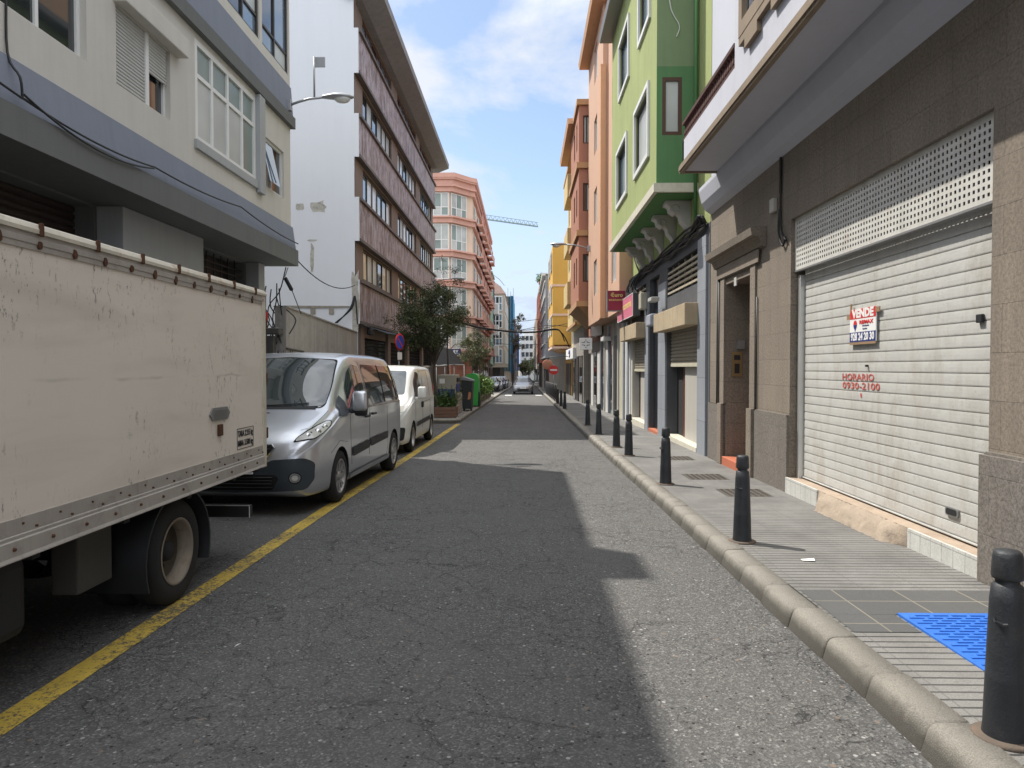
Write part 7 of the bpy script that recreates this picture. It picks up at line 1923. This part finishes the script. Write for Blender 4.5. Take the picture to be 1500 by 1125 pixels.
m = MB(); m.prism(rnd([(xR_ - .2, zC + .45), (xR_ - .08, zC + .5), (xR_ - .05, zC + .75), (xR_ - .15, zC + .8)], .03), yC1 - .004, yC1 - .001); m.build('sticker', plain('orange_sticker', (.5, .2, .1)), wb)
GRNP = M('green_plastic', (.045, .36, .06), .4, .12, 2, .1, 40, 0, .5, .15)
yC2 = 33.2; zC = g(33) + .13; xL, xR_ = fy(681, 570, yC2)[0], fy(701, 570, yC2)[0]; zt_ = fy(690, 547, yC2)[1]; cx = (xL + xR_) / 2; rw_ = (xR_ - xL) / 2
gc = empty('glass_container', 'bright green domed bottle bank between the dark bin and the hedge', 'container', (cx, yC2, zC))
m = MB(); P = []
for k in range(11): a = PI * k / 10; P.append((cx + rw_ * math.copysign(abs(math.cos(a)) ** .6, math.cos(a)), zt_ - .38 + .38 * math.sin(a) ** .8))
P += [(xL + .03, zC + .06), (xR_ - .03, zC + .06)]; m.smooth = False; m.prism(P[:11] + P[11:], yC2, yC2 + 1.3); m.build('body', GRNP, gc)
for k in range(2): m = MB(); m.lathe([(.11, 0), (.11, -.02), (.08, -.02), (.08, 0)], 16, (cx - .0, yC2 - .0, zt_ - .45 - 0 * k), 'y'); m.build('opening', BLK, gc) if k == 0 else None
m = MB(); m.bbox(xR_ - .01, xR_ + .04, yC2 + .1, yC2 + 1.2, zC, zC + .7, .02); m.bbox(xL, xR_, yC2 + .02, yC2 + 1.28, zC, zC + .06, .01); m.build('base', BLK, gc)
# hedge of leafy shrubs
hp = ['leafy green shrub in a low trough, nearest to the green container', 'leafy green shrub second in the trough row', 'leafy green shrub in the middle of the trough row', 'leafy green shrub fourth in the trough row', 'leafy green shrub at the far end of the trough row']
rr = random.Random(77)
for k in range(5):
    yy = 36.6 + k * 2.9; zH = g(yy) + .13; r = empty('shrub', hp[k], 'shrub', (lin(KL, yy) - .62, yy, zH), 0, 'leafy shrubs in the trough row'); m = MB(); xh = lin(KL, yy) - .62
    for j in range(15): c = (xh + rr.uniform(-.4, .45), yy + rr.uniform(-1.2, 1.2), zH + rr.uniform(.4, 1.2)); leaves(m, rr, c, (.3, .35, .28), 90, .24, .07, -.2)
    m.build('foliage', LEAF3, r); m = MB()
    for j in range(6): q = (xh + rr.uniform(-.2, .2), yy + rr.uniform(-.8, .8)); m.tube([(*q, zH + .2), (q[0] + rr.uniform(-.1, .1), q[1], zH + .8)], .015, 4)
    m.build('stems', BARK, r); m = MB(); m.bbox(xh - .33, xh + .33, yy - 1.3, yy + 1.3, zH, zH + .28, .02); m.build('trough', M('trough_brown', (.12, .085, .06), .8, .2), r)
# ---- no parking sign ------------------------------------------------------------------------------
ns = empty('no_parking_sign', 'round blue and red no parking sign on a grey pole behind the vans', 'road sign', (-4.3, 24.9, g(25)), math.radians(68)); x_, z_ = fy(584, 501, 24.9); ns.location.x = x_; zz = z_ - g(25)
m = MB(); m.lathe([(.3, .012), (.3, -.004), (.0, -.004)], 28, (0, -.05, zz), 'y'); m.lathe([(.3, .012), (0, .012)], 28, (0, -.05, zz), 'y'); d_ = m.build('disc', SR, ns, local=True)
m = MB(); m.lathe([(.24, -.007), (0, -.007)], 28, (0, -.05, zz), 'y'); m.build('blue_field', plain('sign_blue', (.02, .08, .45), .4), d_, local=True)
m = MB(); m.add([(-.19, -.059, zz + .15), (-.15, -.059, zz + .19), (.19, -.059, zz - .15), (.15, -.059, zz - .19)], [(0, 1, 2, 3)]); m.build('red_slash', SR, d_, local=True)
m = MB(); m.tube([(0, 0, .0), (0, 0, zz + .35)], .03, 8); m.build('pole', W_GREY, ns, local=True)
m = MB(); m.bbox(-.14, .14, -.05, -.035, zz - .62, zz - .36, .004); m.build('plate', SW, ns, local=True)
# ---- overhead cables ----------------------------------------------------------------------------------
def cs(px, py, Y): x, z = fy(px, py, Y); return V((x, Y, z))


a, b, c, d, e = cs(640, 462, 41.5), cs(700, 480, 41.5), cs(770, 487.5, 41.5), cs(812, 483, 41.5), cs(822, 487, 41.5)
cable('cable', 'thick black cable bundle slung across the street to the cream block', [[a, b, c, d, e, cs(829, 497, 41.5), cs(834, 509, 41.5)], [a + V((0, .05, .06)), b + V((0, 0, .05)), c + V((0, 0, .04)), d + V((0, 0, .05)), e + V((0, 0, -.03)), cs(827, 500, 41.5)]], .035, 6)
cable('cable', 'thin upper cable slung across the street above the thick bundle', [[cs(640, 470, 43), cs(700, 482, 43), cs(760, 484, 43), cs(800, 480, 43), cs(830, 474, 43)], [cs(760, 484, 43), cs(800, 477, 43), cs(831, 478, 43)]], .018, 5)
cable('cable', 'thin lower cable slung across the street beyond the bundle', [[cs(700, 499, 60), cs(740, 504, 60), cs(780, 505, 60), cs(808, 500, 60)]], .02, 5)
cable('cable', 'single wire crossing the street far beyond the other cables', [[cs(745, 472, 90), cs(770, 470, 90), cs(795, 467, 90)]], .03, 4)
